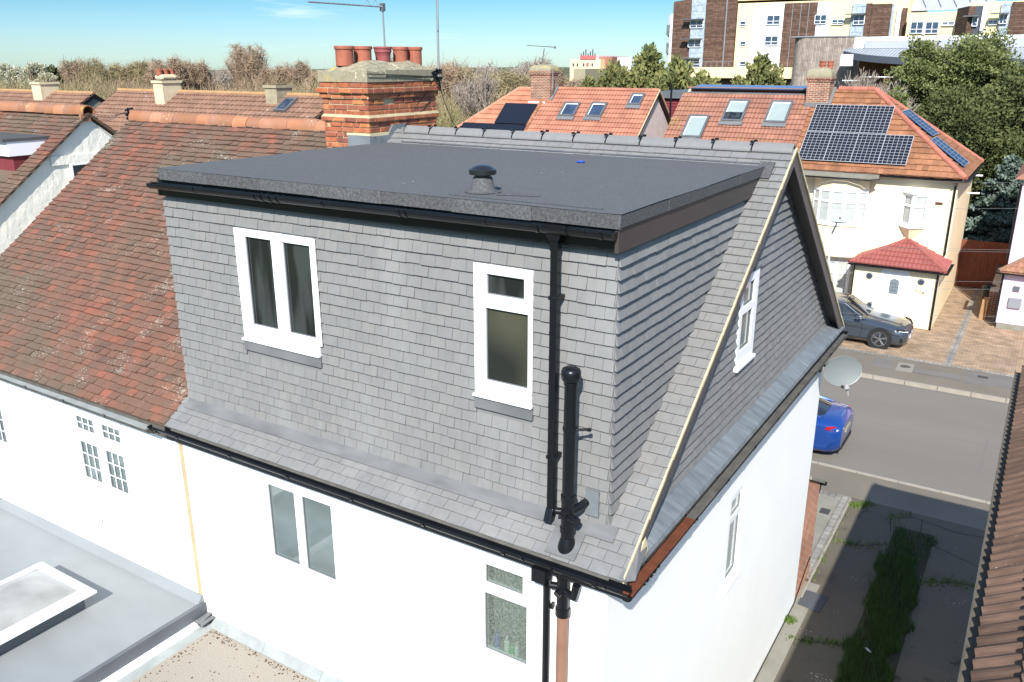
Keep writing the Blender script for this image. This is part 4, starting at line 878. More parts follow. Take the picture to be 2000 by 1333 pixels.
# grass strip in the alley
ns = np.random.default_rng(3)
def blades(name, pts, hmin, hmax, wd, m, lean=.5, **k):
    n = len(pts); a = ns.random(n) * 2 * np.pi; h = hmin + (hmax - hmin) * ns.random(n) ** 1.5; l_ = lean * h * ns.random(n); b_ = ns.random(n) * 2 * np.pi
    dx, dy = np.cos(a) * wd, np.sin(a) * wd; V = np.zeros((n, 3, 3)); V[:, 0] = pts; V[:, 1] = pts; V[:, 0, 0] -= dx; V[:, 0, 1] -= dy; V[:, 1, 0] += dx; V[:, 1, 1] += dy
    V[:, 2] = pts; V[:, 2, 0] += np.cos(b_) * l_; V[:, 2, 1] += np.sin(b_) * l_; V[:, 2, 2] += h
    me = bpy.data.meshes.new(name); me.from_pydata(V.reshape(-1, 3).tolist(), [], np.arange(n * 3).reshape(-1, 3).tolist())
    at_ = me.attributes.new('rnd', 'FLOAT', 'FACE'); at_.data.foreach_set('value', ns.random(n).astype(np.float32)); me.materials.append(M[m])
    o = bpy.data.objects.new(name, me); COL.objects.link(o)
    for a_, v in k.items(): o[a_] = v
    return o
yy_ = ns.random(60000) * 11.5 + .3; wv = .04 * np.sin(yy_ * 1.7) + .05 * np.sin(yy_ * 4.1) + .03 * np.sin(yy_ * 9.3)
xx_ = 1.22 + wv + (ns.random(60000) ** .8) * (.76 + .05 * np.sin(yy_ * 2.3) + .04 * np.sin(yy_ * 7.7)) ; dens = ns.random(60000) < (.25 + .75 * np.sin(xx_ * 4 + yy_ * 1.3) ** 2) * np.where(yy_ > 10.6, .22, 1)
gp = np.stack([xx_, yy_, np.full(60000, G)], 1)[dens]
blades('alley_grass', gp, .05, .22, .007, 'grass', kind='stuff')
def weedline(pts, n, sp, hm):
    out = []
    for _ in range(n):
        i = ns.integers(0, len(pts) - 1); t = ns.random(); p = np.array(pts[i]) * (1 - t) + np.array(pts[i + 1]) * t; out.append([p[0] + ns.normal() * sp, p[1] + ns.normal() * sp, G])
    return np.array(out)
wl = np.concatenate([weedline([(.35, 10.6), (.8, 10.7), (1.3, 11.1)], 150, .08, .1), weedline([(2.0, 9.9), (2.4, 10.2), (2.9, 10.35)], 200, .09, .1), weedline([(.3, 12.3), (.6, 12.6)], 300, .07, .1),
                     weedline([(1.2, 11.9), (1.1, 12.4), (1.5, 12.55)], 90, .09, .1), weedline([(.17, 7.35), (.2, 7.45)], 260, .05, .1), weedline([(.24, 8.8), (.26, 12.5)], 90, .03, .1), weedline([(.3, 6.9), (1.1, 7.2)], 160, .06, .1)])
blades('crack_weeds', wl, .03, .11, .012, 'moss', kind='stuff')
b = MB()
for pts in ([(.35, 10.6), (.8, 10.7), (1.3, 11.1)], [(1.9, 9.9), (2.4, 10.2), (2.9, 10.35)], [(1.2, 11.6), (1.1, 12.2), (1.5, 12.5), (2.4, 12.3), (3.0, 12.4)], [(.3, 6.9), (1.1, 7.2)], [(1.7, 12.5), (1.75, 11.9), (2.0, 11.5), (2.9, 11.1)]):
    for p, q in zip(pts, pts[1:]):
        d = V3((q[0] - p[0], q[1] - p[1], 0)); s_ = d.cross(Z).normalized() * .008
        b.face([(p[0] - s_.x, p[1] - s_.y, G + .004), (q[0] - s_.x, q[1] - s_.y, G + .004), (q[0] + s_.x, q[1] + s_.y, G + .004), (p[0] + s_.x, p[1] + s_.y, G + .004)])
b.build('concrete_crack', 'rubber', None, kind='structure')
sheet('soil_strip', mat('dark_damp_soil', (.035, .032, .022), .95, var=.3, vscale=4), 1.26, 2.02, .3, 11.9, G + .004, .02)
b = MB(); sp = at(1500 + 675 / 3.574, 960 + 1095 / 3.574, G + .12, 2); b.obox(sp, (.09, -.11, .02), (.03, .02, 0), (0, 0, .012)); b.obox(sp + V3((.03, -.02, .012)), (.03, -.09, .02), (.03, .02, 0), (0, 0, .008))
b.build('litter', 'galv', None, label='crumpled pale wrapper lying in the long grass of the alley', category='litter')
# brick side of the front porch
PB = root('brick_porch', 'orange brick porch side wall beyond the white house at the alley', 'porch', (-1, 8.6, G))
b = MB(); b.prism([(.115, 8.003, G), (.115, 9.12, G), (.115, 9.12, -3.62), (.115, 8.003, -3.05)], (-2.4, 0, 0)); b.build('wall', 'brick_porch', PB)
b = MB(); b.prism([(.17, 7.98, -3.0), (.17, 9.25, -3.64), (.17, 9.25, -3.70), (.17, 7.98, -3.06)], (-2.5, 0, 0)); b.build('roof', 'conc_pale', PB)
b = MB(); gutter(b, (-2.4, 9.28, -3.70), (.2, 9.28, -3.70), .055); b.tube([(.08, 9.28, -3.74), (.08, 9.2, -3.9)], .035, 8); b.build('gutter', 'black', PB)
b = MB(); b.tube([(.14, 5.4, G + .03), (.14, 7.9, G + .04), (.14, 8.9, G + .5)], .008, 6); b.build('wall_cable', 'black', H)

# =================================================================== houses across the street
S2 = 3.0 / 3.5; SL2 = math.sqrt(1 + S2 * S2); YF, YR, ZE, ZR = 29.1, 32.6, -.2, 2.8
V2 = V3((0, 1 / SL2, S2 / SL2)); N2_ = V3((0, -S2 / SL2, 1 / SL2)); H2 = (YR - YF) * SL2
z2 = lambda y: ZE + S2 * (y - YF) if y <= YR else ZR - S2 * (y - YR)
def P2f(x, y, h=0): return V3((x, y, z2(y))) + N2_ * h
def back2(b, x0, x1): b.prism([(x0, YR, ZR), (x0, 36.1, ZE), (x0, 36.1, ZE - .06), (x0, YR, ZR - .06)], (x1 - x0, 0, 0))
def skylight(par, x0, x1, y0, y1, glass, frame='alu', label=None):
    f = MB(); L_ = (y1 - y0) * SL2; O = P2f(x0, y0, .0)
    f.wall(O, X, V2, N2_ * .15, 0, x1 - x0, 0, L_, holes=[(.09, x1 - x0 - .09, .09, L_ - .09)]); fo = f.build('skylight', frame, par, bevel=.01)
    g = MB(); g.obox(O + X * .085 + V2 * .085 + N2_ * .10, X * (x1 - x0 - .17), V2 * (L_ - .17), N2_ * .01); g.build('pane', glass, fo)
    if glass == 'glass_half': pass
    g = MB(); g.obox(O + X * -.04 - V2 * .22 + N2_ * .085, X * (x1 - x0 + .08), V2 * .22, N2_ * .02); g.build('skylight_apron', 'lead', fo)
    g = MB(); g.obox(O + X * .1 + V2 * .1 + N2_ * .112, X * .03, V2 * (L_ - .2), N2_ * .004); g.obox(O + X * .1 + V2 * (L_ - .15) + N2_ * .112, X * (x1 - x0 - .2), V2 * .05, N2_ * .005); g.build('reveal', 'upvc', fo)
    if label: fo['label'] = label
    return fo
def pv(par, O, U, V, N, w, h, nu=6, nv=10, glass='panel', line='pvline', lt=.012, frame=True):
    O, U, V, N = V3(O), V3(U).normalized(), V3(V).normalized(), V3(N).normalized()
    b = MB(); b.obox(O + N * .09, U * w, V * h, N * .035); o = b.build('solar_panel', glass, par)
    g = MB()
    for i in range(nu + 1): g.obox(O + U * (w * i / nu - lt / 2) + N * .125, U * (lt * (2 if i in (0, nu) else 1)), V * h, N * .003)
    for i in range(nv + 1): g.obox(O + V * (h * i / nv - lt / 2) + N * .1255, U * w, V * (lt * (2 if i in (0, nv) else 1)), N * .0035)
    g.build('cell_grid', line, o); return o
def stack(par, x0, x1, y0, y1, z0, z1, m='brick_dark', cap=.25, pots=(), potm='terracotta'):
    b = MB(); b.box(x0, x1, y0, y1, z0, z1 - .18); b.box(x0 - .04, x1 + .04, y0 - .04, y1 + .04, z1 - .18, z1 - .09); b.box(x0 - .07, x1 + .07, y0 - .07, y1 + .07, z1 - .09, z1); o = b.build('chimney', m, par)
    b = MB(); n = 6
    for k in range(n):
        t0, t1 = k / n, (k + 1) / n; ins = lambda t: .32 * (1 - math.sqrt(max(0, 1 - t ** 2.2)))
        a, c = ins(t0), ins(t1); P = []
        for q, t in ((a, t0), (c, t1)): P += [(x0 - .05 + q, y0 - .05 + q, z1 + cap * t), (x1 + .05 - q, y0 - .05 + q, z1 + cap * t), (x1 + .05 - q, y1 + .05 - q, z1 + cap * t), (x0 - .05 + q, y1 + .05 - q, z1 + cap * t)]
        b.faces(P, [(0, 1, 5, 4), (1, 2, 6, 5), (2, 3, 7, 6), (3, 0, 4, 7), (4, 5, 6, 7)], .5)
    b.build('chimney_cap', 'cement', o)
    for (qx, qy, qr) in pots:
        b = MB(); b.lathe((qx, qy, z1 + cap - .05), [(qr * .85, 0), (qr * .85, .12), (qr, .13), (qr, .18), (qr * .88, .19), (qr * .88, .25), (qr * 1.05, .26), (qr * 1.05, .3), (qr * .8, .3), (qr * .75, .1), (0, .1)], 14); b.build('chimney_pot', potm, o, smooth=True)
    return o

def text_part(name, cu, parent, loc, rot, m):
    t_ = bpy.data.objects.new('tmp', cu); COL.objects.link(t_); dg = bpy.context.evaluated_depsgraph_get(); dg.update()
    me = bpy.data.meshes.new_from_object(t_.evaluated_get(dg)); bpy.data.objects.remove(t_)
    o = bpy.data.objects.new(name, me); COL.objects.link(o); me.materials.clear(); me.materials.append(M[m]); o.parent = parent; o.location = loc; o.rotation_euler = rot; return o
# ---- yellow house
Yh = root('yellow_house', 'pale yellow house with orange tiled hip roof and red roofed porch across the street', 'house', (-3, 32.6, G))
XL = -6.15; XE = .25; XR = -3.87
b = MB()
cx_, cr_ = -4.07, 1.06
WO = [(-5.05, -3.09, -2.22, -.80), (-5.05, -3.09, -5.0, -3.55), (-1.78, -.92, -2.1, -.82)]
b.wall((0, 29.4, 0), X, Z, (0, .2, 0), XL, 0, G, -.26, holes=WO); b.box(-.2, 0, 29.6, 35.85, G, -.3); b.box(XL, -.2, 35.65, 35.85, G, -.3)
b.build('wall', 'cream', Yh)
b = MB(); xh = lambda v: XE - (XE - XR) * v / H2
b.faces([(XL, YF, ZE - .01), (XE, YF, ZE - .01), (XR, YR, ZR - .01), (XL, YR, ZR - .01), (XE, 36.1, ZE - .01), (XL, 36.1, ZE - .01)], [(0, 1, 2, 3), (1, 4, 2), (3, 2, 4, 5)])
b.build('roof_deck', 'orangeroof', Yh)
b = MB(); tiles(b, (0, YF, ZE), X, V2, N2_, H2, lambda v: XL, xh, w=.2, g=.29, t=.045, jit=.008)
S3 = 3.0 / (XE - XR); SL3 = math.sqrt(1 + S3 * S3); V3_ = V3((-1 / SL3, 0, S3 / SL3)); N3_ = V3((S3 / SL3, 0, 1 / SL3)); H3 = (XE - XR) * SL3
tiles(b, (XE, 0, ZE), Y, V3_, N3_, H3, lambda v: YF + (YR - YF) * v / H3, lambda v: 36.1 - (36.1 - YR) * v / H3, w=.2, g=.29, t=.045, jit=.008)
b.build('roof_tiles', 'orangeroof', Yh)
def cap_line(mb, p, q, rad=.11, n=14):
    p, q = V3(p), V3(q)
    for i in range(n):
        a, c = p.lerp(q, i / n), p.lerp(q, (i + .98) / n); mb.tube([a, c], [rad * 1.05, rad], 10, cap=True)
b = MB(); cap_line(b, (XE - .03, YF + .03, ZE + .02), (XR, YR, ZR), n=16); cap_line(b, (XR, YR, ZR), (-5.3, YR, ZR), n=5); cap_line(b, (XE - .03, 36.07, ZE), (XR, YR, ZR), n=16)
b.build('ridge_tile', mat('faded_red_ridge', (.36, .13, .09), .8, var=.15, rnd=.15, flecks=[((.5, .34, .04), 3, .87, .05)]), Yh, smooth=True)
for i in range(3): pv(Yh, P2f(-5.92 + i * 1.01, 30.62), X, V2, N2_, 1.0, 1.52)
for i in range(4): pv(Yh, P2f(-5.92 + i * 1.01, 29.42), X, V2, N2_, 1.0, 1.52)
Ps = V3((XE, YF, ZE))
def onside(px, py):
    d = _f * FPX + _r * (px - 1000) + _u * (666.5 - py); t = (Ps - CAM).dot(N3_) / d.dot(N3_); return CAM + d * t
h1 = lambda x, y: (1500 + x / 3.92, 160 + y / 3.92)
for (a, c, d_) in (((1015, 245), (1240, 437), (1078, 225)), ((1232, 462), (1488, 665), (1305, 413))):
    A_, B_, C_ = onside(*h1(*a)), onside(*h1(*c)), onside(*h1(*d_))
    # real panels: portrait strips along the slope
    vmin, vmax = 0, 0
    g0 = A_; pv(Yh, (B_.x, A_.y + .0, B_.z), Y, V3_, N3_, max(.9, min(1.7, (C_.y - A_.y) if C_.y - A_.y > .5 else 1.0)), (A_ - B_).dot(V3_), nu=2, nv=9, glass='pvblue', lt=.01)
b = MB(); gutter(b, (XE + .02, YF - .05, ZE - .06), (-2.75, YF - .05, ZE - .04), .06); gutter(b, (XE + .06, YF, ZE - .06), (XE + .06, 36.0, ZE - .06), .06); b.build('gutter', 'black', Yh)
b = MB(); b.box(-2.72, XE, YF - .0, 29.40, ZE - .10, ZE - .06); b.box(0, XE, 29.4, 36, ZE - .10, ZE - .06); b.build('soffit', 'black', Yh)
b = MB(); b.tube([(-.05, 29.0, -.3), (-.08, 29.33, -.5), (-.08, 29.33, -3.1)], .04, 8); b.build('downpipe', 'black', Yh); b = MB(); b.tube([(-.03, 27.58, -3.5), (-.03, 27.6, G)], .04, 8); b.build('downpipe', 'black', Yh); b = MB(); b.tube([(-2.93, 27.6, -3.5), (-2.93, 27.6, G + .1)], .03, 8); b.build('downpipe', 'black', Yh)
for z_ in (-.62, -1.35): 
    b = MB(); b.tube([(0, 34.3, z_), (.45, 34.3, z_ + .02)], .035, 8); b.build('overflow_pipe', 'upvc', Yh)
# bow window roof strip and bows
b = MB(); b.prism([(-6.1, 28.62, -.36), (-2.95, 28.62, -.36), (-2.70, 28.9, -.36), (-2.70, 29.16, -.36), (-6.1, 29.16, -.36)], (0, 0, .13)); b.build('bay_felt_roof', 'conc_pale', Yh)
b = MB(); gutter(b, (-6.1, 28.57, -.36), (-2.95, 28.57, -.38), .055); gutter(b, (-2.95, 28.57, -.38), (-2.66, 28.9, -.38), .055); b.build('bay_gutter', 'black', Yh)
def bow(z0, z1, rows, name):
    pts = []
    for k in range(6):
        a = PI * (1.13 + .74 * k / 5); pts.append(V3((cx_ + 1.12 * math.cos(a), 29.55 + .80 * math.sin(a), 0)))
    fo = None
    for k in range(5):
        p, q = pts[k], pts[k + 1]; U = (q - p).normalized(); w_ = (q - p).length; Nn_ = U.cross(Z).normalized()
        if Nn_.y > 0: Nn_ = -Nn_
        pn = [(.07, w_ - .07, z0 + .1, z0 + (z1 - z0) * .62), (.07, w_ - .07, z0 + (z1 - z0) * .69, z1 - .09)]
        window(Yh, p, U, Z, Nn_, (0, w_, z0, z1), pn, 'glass_pale', depth=.07, proud=0, name='bow_window')
    b = MB(); b.prism([(p.x, p.y - .04, z0 - .07) for p in pts], (0, 0, .07)); b.build('bow_sill', 'upvc', Yh)
    return pts
pts = bow(-2.2, -.86, 2, 'u'); bow(-5.05, -3.62, 2, 'l')
b = MB(); b.prism([(p.x, p.y + .02, -.86) for p in pts], (0, 0, .50)); b.build('bay_head', 'cream', Yh)
b = MB(); b.prism([(p.x, p.y + .02, -3.5) for p in pts], (0, 0, 1.22)); b.build('bay_apron', 'cream', Yh)
b = MB(); b.prism([(p.x, p.y + .02, G) for p in pts], (0, 0, .47)); b.build('bay_base', 'cream', Yh)
b = MB(); b.prism([(p.x * 1.0 + (p.x - cx_) * .06, p.y - .1, -3.61) for p in pts], (0, 0, .1)); b.build('bay_canopy', 'oldgutter', Yh)
# corner oriel
A_, B_, C_ = V3((-1.80, 29.4, 0)), V3((-1.40, 28.98, 0)), V3((-.90, 29.4, 0))
for p, q, g_ in ((A_, B_, 'glass_pale'), (B_, C_, 'glass_mid')):
    U = (q - p).normalized(); w_ = (q - p).length; Nn_ = U.cross(Z).normalized(); Nn_ = -Nn_ if Nn_.y > 0 else Nn_
    window(Yh, p, U, Z, Nn_, (0, w_, -2.08, -.86), [(.1, w_ - .1, -1.95, -1.35), (.1, w_ - .1, -1.24, -.96)], 'glass_pale', depth=.06, proud=0, name='oriel_window')
tri = lambda k, z_: [(A_.x - k, 29.4, z_), (B_.x, B_.y - k * 1.2, z_), (C_.x + k, 29.4, z_)]
b = MB(); b.prism(tri(.06, -2.15), (0, 0, .07)); b.build('oriel_sill', 'upvc', Yh); b = MB(); b.prism(tri(.07, -.86), (0, 0, .06)); b.build('oriel_cap', 'upvc', Yh)
b = MB(); b.faces(tri(0, -2.15) + [(-1.40, 29.38, -2.75)], [(0, 1, 3), (1, 2, 3), (0, 1, 2)]); b.build('oriel_base', 'cream', Yh)
b = MB(); b.box(-.66, -.42, 29.34, 29.4, -1.12, -.95); b.build('alarm_box', 'upvc', Yh); b = MB(); b.box(-.66, -.42, 29.34, 29.4, -1.20, -1.12); b.build('alarm_box_strip', 'rust', Yh)
# porch
py0 = 27.65; b = MB(); DR = (-1.90, -1.02, G, -3.50)
b.wall((0, py0, 0), X, Z, (0, .12, 0), -2.95, 0, G, -3.42, holes=[DR]); b.box(-2.95, -2.83, py0 + .12, 29.4, G, -3.42); b.box(-.12, 0, py0 + .12, 29.4, G, -3.42); po = b.build('porch_wall', 'cream', Yh)
b = MB(); b.box(-1.90, -1.02, py0 + .02, py0 + .06, G + .05, -3.50); b.box(-1.95, -1.90, py0 - .01, py0 + .04, G, -3.47); b.box(-1.03, -.985, py0 - .01, py0 + .04, G, -3.47); dr = b.build('front_door', 'upvc', Yh)
b = MB(); b.prism([(-1.62, py0 + .015, -4.42), (-1.30, py0 + .015, -4.42), (-1.30, py0 + .015, -3.92), (-1.38, py0 + .015, -3.86), (-1.46, py0 + .015, -3.84), (-1.54, py0 + .015, -3.86), (-1.62, py0 + .015, -3.92)], (0, -.008, 0)); b.build('door_glass', mat('grey_door_glass', (.16, .2, .22), .2, spec=.6), dr)
b = MB(); b.tube([(-1.10, py0 - .02, -4.55), (-1.20, py0 - .02, -4.55)], .012, 6); b.build('handle', 'galv', dr)
b = MB()
for i in range(1, 4): b.box(-1.62, -1.30, py0 - .004, py0 + .006, -4.42 + i * .13, -4.41 + i * .13)
for i in (1, 2): b.box(-1.62 + i * .107 - .004, -1.62 + i * .107 + .004, py0 - .004, py0 + .006, -4.42, -3.9)
b.build('door_leading', 'alu', dr)
for cx2 in (-2.36, -.56):
    b = MB(); b.lathe((cx2, py0, -3.83), [(.12, 0), (.12, -.03), (.085, -.04), (.085, -.01)], 20, axis=1); f_ = b.build('round_vent', 'alu', Yh, smooth=True); b = MB(); b.lathe((cx2, py0, -3.83), [(.085, -.004), (.085, -.02), (0, -.02)], 18, axis=1); b.build('pane', 'glass_blue', f_)
b = MB(); ax_, ay_ = -1.42, 29.4; ez = -3.36
ev = [(-3.12, py0 - .2, ez), (.2, py0 - .2, ez), (.2, 29.4, ez), (-3.12, 29.4, ez)]; ap = (ax_, ay_, -2.62); ap2 = (-1.6, ay_ - .5, -2.62)
b.faces([V3(p) for p in ev] + [V3(ap)], [(0, 1, 4), (1, 2, 4), (3, 0, 4)]); b.build('porch_roof_deck', 'porchroof', Yh)
b = MB(); d_ = (29.4 - py0 + .2); sp_ = .74 / d_; slp = math.sqrt(1 + sp_ ** 2); Hp = d_ * slp
rolls(b, (0, py0 - .2, ez), X, V3((0, 1 / slp, sp_ / slp)), V3((0, -sp_ / slp, 1 / slp)), Hp, lambda v: -3.12 + (ax_ + 3.12) * v / Hp, lambda v: .2 - (.2 - ax_) * v / Hp, g=.34, roll=.15, amp=.016, t=.045)
rolls(b, (.2, 0, ez), Y, V3((-.91, 0, .41)), V3((.41, 0, .91)), 1.72, lambda v: py0 - .2 + d_ * v / 1.78, lambda v: 29.4, g=.34, roll=.15, amp=.016, t=.045)
b.build('porch_roof_tiles', 'porchroof', Yh)
b = MB(); cap_line(b, V3(ev[0]) + Z * .02, ap, .07, 9); cap_line(b, V3(ev[1]) + Z * .02, ap, .07, 9); b.build('porch_hip_tile', 'porchroof', Yh, smooth=True)
b = MB(); gutter(b, (-3.14, py0 - .26, ez - .03), (.26, py0 - .26, ez - .03), .055); gutter(b, (.26, py0 - .26, ez - .03), (.26, 29.3, ez - .03), .055); b.box(-3.1, .2, py0 - .2, py0, ez - .1, ez - .05); b.build('porch_gutter', 'black', Yh)
for ch_, xo in (('7', -.72), ('7', -.60), ('e', -.48)):
    cu = bpy.data.curves.new('house_number', 'FONT'); cu.body = ch_; cu.size = .17; cu.extrude = .01; cu.align_x = 'LEFT'
    text_part('house_number', cu, Yh, V3((xo, py0 - .012, -4.28)) - V3(ORG[Yh.name]), (PI / 2, 0, 0), 'timber')
stack(Yh, -6.42, -5.50, 31.77, 32.5, 1.9, 3.28, 'brick_dark', .38, [(-5.95, 32.1, .14), (-5.66, 32.2, .13)])
b = MB(); b.obox((-6.45, 31.70, 2.08), (1.0, 0, 0), (0, .0, .17), (0, .06, 0)); b.obox((-5.50, 31.70, 2.10), (0, .85, .73), (.12, 0, 0), (0, -.02, .04)); b.build('chimney_flashing', 'lead', Yh)
# ---- skylight house joined to it
Mh = root('skylight_house', 'red tiled house with three skylights between the pale gable and the yellow house', 'house', (-9, 32.6, G))
b = MB(); b.wall((0, 29.4, 0), X, Z, (0, .2, 0), -11.9, XL, G, -.26); b.box(-11.9, XL, 29.6, 35.85, G, -.3); b.prism([(-11.9, 29.3, -.3), (-11.9, 35.9, -.3), (-11.9, YR, ZR - .1)], (.1, 0, 0)); b.build('wall', 'cream', Mh)
b = MB(); b.prism([P2f(-12.0, YF, -.01), P2f(-12.0, 32.35, -.01), P2f(-12.0, 32.35, -.07), P2f(-12.0, YF + .03, -.07)], (12.0 + XL, 0, 0)); back2(b, -12.0, XL); b.build('roof_deck', 'redroof2', Mh)
b = MB(); rolls(b, (0, YF, ZE), X, V2, N2_, 3.2 * SL2, lambda v: -12.02, lambda v: XL, g=.30, roll=.17, amp=.016, t=.05); b.build('roof_tiles', 'redroof2', Mh)
b = MB(); b.obox(P2f(-12.0, 32.25, .03), (5.45, 0, 0), (0, .35, .02), (0, 0, .05)); b.build('lead_ridge_strip', 'lead', Mh)
for i in range(3): pv(Mh, (-11.75 + i * 1.74, 32.5, 2.63), X, (0, 1, .11), (0, -.11, 1), 1.72, 1.05, nu=1, nv=1, glass='pvblue', line='galv', lt=.02)
b = MB(); b.box(-11.7, -6.6, 32.5, 33.5, 2.52, 2.60); b.build('panel_rails', 'black', Mh)
M['glass_half'] = 'x'
skylight(Mh, -9.72, -8.78, 30.93, 31.92, 'blind'); skylight(Mh, -7.85, -6.92, 30.93, 31.92, 'blind'); skylight(Mh, -11.22, -10.28, 30.12, 31.15, 'blind', label='lowest skylight with pale blind')
q = P2f(-9.63, 31.02, .113); b = MB(); b.obox(q, X * .76, V2 * .42, N2_ * .006); b.build('open_glass_strip', 'glass_dark', Mh)
# ---- gabled red house and its hipped partner
Gh = root('red_gable_house', 'red tiled house with pale gable wall and three small skylights across the street', 'house', (-16.3, 32.6, G))
gy = 32.38; yb = lambda y: 2 * gy - y
b = MB(); b.box(-19.3, -13.45, 29.4, 35.3, G, -.3); b.prism([(-13.5, 29.4, -.3), (-13.5, yb(29.4), -.3), (-13.5, gy, z2(gy) - .15)], (.1, 0, 0)); b.build('wall', 'lilac', Gh)
b = MB(); b.prism([P2f(-19.3, YF, -.01), P2f(-19.3, gy, -.01), P2f(-19.3, gy, -.07), P2f(-19.3, YF, -.07)], (6.05, 0, 0))
b.prism([(-19.3, gy, z2(gy)), (-19.3, yb(YF), ZE), (-19.3, yb(YF), ZE - .06), (-19.3, gy, z2(gy) - .06)], (6.05, 0, 0)); b.build('roof_deck', 'redroof', Gh)
b = MB(); rolls(b, (0, YF, ZE), X, V2, N2_, (gy - YF) * SL2, lambda v: -19.3, lambda v: -13.25, g=.30, roll=.17, amp=.016, t=.05); b.build('roof_tiles', 'redroof', Gh)
b = MB(); cap_line(b, (-18.6, gy, z2(gy)), (-13.25, gy, z2(gy)), .09, 16); b.build('ridge_tile', 'redroof', Gh, smooth=True)
for s_ in (0, 1):
    f_ = (lambda y: y) if s_ == 0 else yb
    b = MB(); b.prism([(-13.30, f_(YF), ZE - .03), (-13.30, gy, z2(gy) - .03), (-13.30, gy, z2(gy) - .24), (-13.30, f_(YF), ZE - .2)], (.03, 0, 0)); b.build('barge_board', 'black', Gh)
    b = MB(); b.prism([(-13.27, f_(YF), ZE - .03), (-13.27, gy, z2(gy) - .03), (-13.27, gy, z2(gy) + .04), (-13.27, f_(YF), ZE + .04)], (.05, 0, 0)); b.build('verge', 'mortar', Gh)
b = MB(); b.box(-13.4, -13.2, yb(YF) - .15, yb(YF) + .05, ZE - .1, ZE + .12); b.build('verge_end', 'mortar', Gh)
skylight(Gh, -17.78, -16.93, 30.88, 31.60, 'glass_blue'); skylight(Gh, -16.33, -15.50, 30.90, 31.62, 'glass_blue'); skylight(Gh, -14.48, -13.82, 31.55, 32.12, 'glass_blue', label='smallest skylight near the gable')
b = MB(); b.obox(P2f(-18.72, 31.7, .0), (.10, 0, 0), V2 * 1.0, N2_ * .1); b.build('verge_flashing', 'leadx', Gh)
Hh = root('hipped_red_house', 'hipped red roofed house with black solar panels left of the red gable house', 'house', (-21, 32.6, G))
b = MB(); b.box(-24.0, -19.31, 29.4, 35.8, G, -.3); b.build('wall', 'cream', Hh)
hyr = YR; XHL = -24.35; XHR = -20.92; ZH = z2(32.35)
hxl = lambda v: XHL + (XHR - XHL) * v / (3.25 * SL2)
b = MB(); b.faces([(XHL, YF, ZE - .01), (-19.3, YF, ZE - .01), (-19.3, 32.35, ZH - .01), (XHR, 32.35, ZH - .01), (XHL, 35.6, ZE - .01), (-19.3, 35.6, ZE - .01)], [(0, 1, 2, 3), (0, 3, 4), (3, 2, 5, 4)]); b.build('roof_deck', 'redroof2', Hh)
b = MB(); tiles(b, (0, YF, ZE), X, V2, N2_, 3.25 * SL2, hxl, lambda v: -19.3, w=.3, g=.34, t=.05, jit=.005); b.build('roof_tiles', mat('orange_red_tile', (.40, .17, .10), .8, var=.18, vscale=1.3, rnd=.16), Hh)
b = MB(); cap_line(b, (XHL, YF, ZE), (XHR, 32.35, ZH), .09, 16); cap_line(b, (XHR, 32.35, ZH), (-19.8, 32.35, ZH), .09, 4); b.build('ridge_tile', mat('dusty_ridge_tile', (.42, .2, .13), .85, var=.2, vscale=4), Hh, smooth=True)
for i in range(2): pv(Hh, P2f(-21.12 + i * .94, 30.38), X, V2, N2_, .92, 1.38, nu=1, nv=1, line='panel')
for i in range(4): pv(Hh, P2f(-22.95 + i * .94, 29.27), X, V2, N2_, .92, 1.38, nu=1, nv=1, line='panel')
stack(Hh, -19.85, -18.75, 31.7, 32.5, 1.3, 3.45, 'brick_dark', .3)
b = MB(); b.box(-19.9, -18.95, 31.55, 31.70, 1.85, 2.0); b.build('chimney_flashing', 'cladw', Hh)
b = MB(); cap_line(b, P2f(-19.3, YF, .02), P2f(-19.15, 31.8, .02), .1, 10); b.build('party_ridge', 'orangeroof', Hh, smooth=True)
mA, mB = at(1055, 148, 32.0), at(1063, 95, 32.0)
yagi('roof_aerial', 'thin television aerial on the brick chimney beyond the grey ridge', mA, mB, (at(1030, 89, 32.0), at(1084, 93, 32.0)), 9, .22, rad=.02, m='oldgutter')
b = MB(); b.tube([at(1079, 175, 31.6), at(1080, 138, 31.6)], .02, 6); b.build('short_pole', 'galv', None, label='short pale pole fixed to the front of the far brick chimney', category='pole', origin=tuple(at(1079, 175, 31.6)))
# maroon rear dormer glimpsed in the gap
Dm = root('maroon_dormer_house', 'maroon tile hung dormer glimpsed in the gap left of the skylight house', 'house', (-13, 37, G))
a, c = at(1298, 178, 36.6), at(1345, 235, 36.6)
b = MB(); b.box(a.x, -10.6, 36.6, 41, -1.0, a.z - .35); b.box(a.x + .3, -10.7, 36.7, 41, G, -1.0)
for k in range(7): b.box(a.x, -10.6, 36.57, 36.6, c.z + k * .16, c.z + k * .16 + .03)
b.build('dormer_wall', 'reddish', Dm)
b = MB(); b.box(a.x - .1, -10.5, 36.4, 41, a.z - .35, a.z); b.build('flat_roof', 'grp_dark', Dm)
b = MB(); pz = at(1312, 165, 33.2); b.tube([(pz.x, 33.2, -.6), (pz.x, 33.2, pz.z)], .05, 8); b.build('vent_pipe', 'black', None, label='upright black vent pipe behind the pale gable wall', category='pipe', origin=(pz.x, 33.2, -.6))

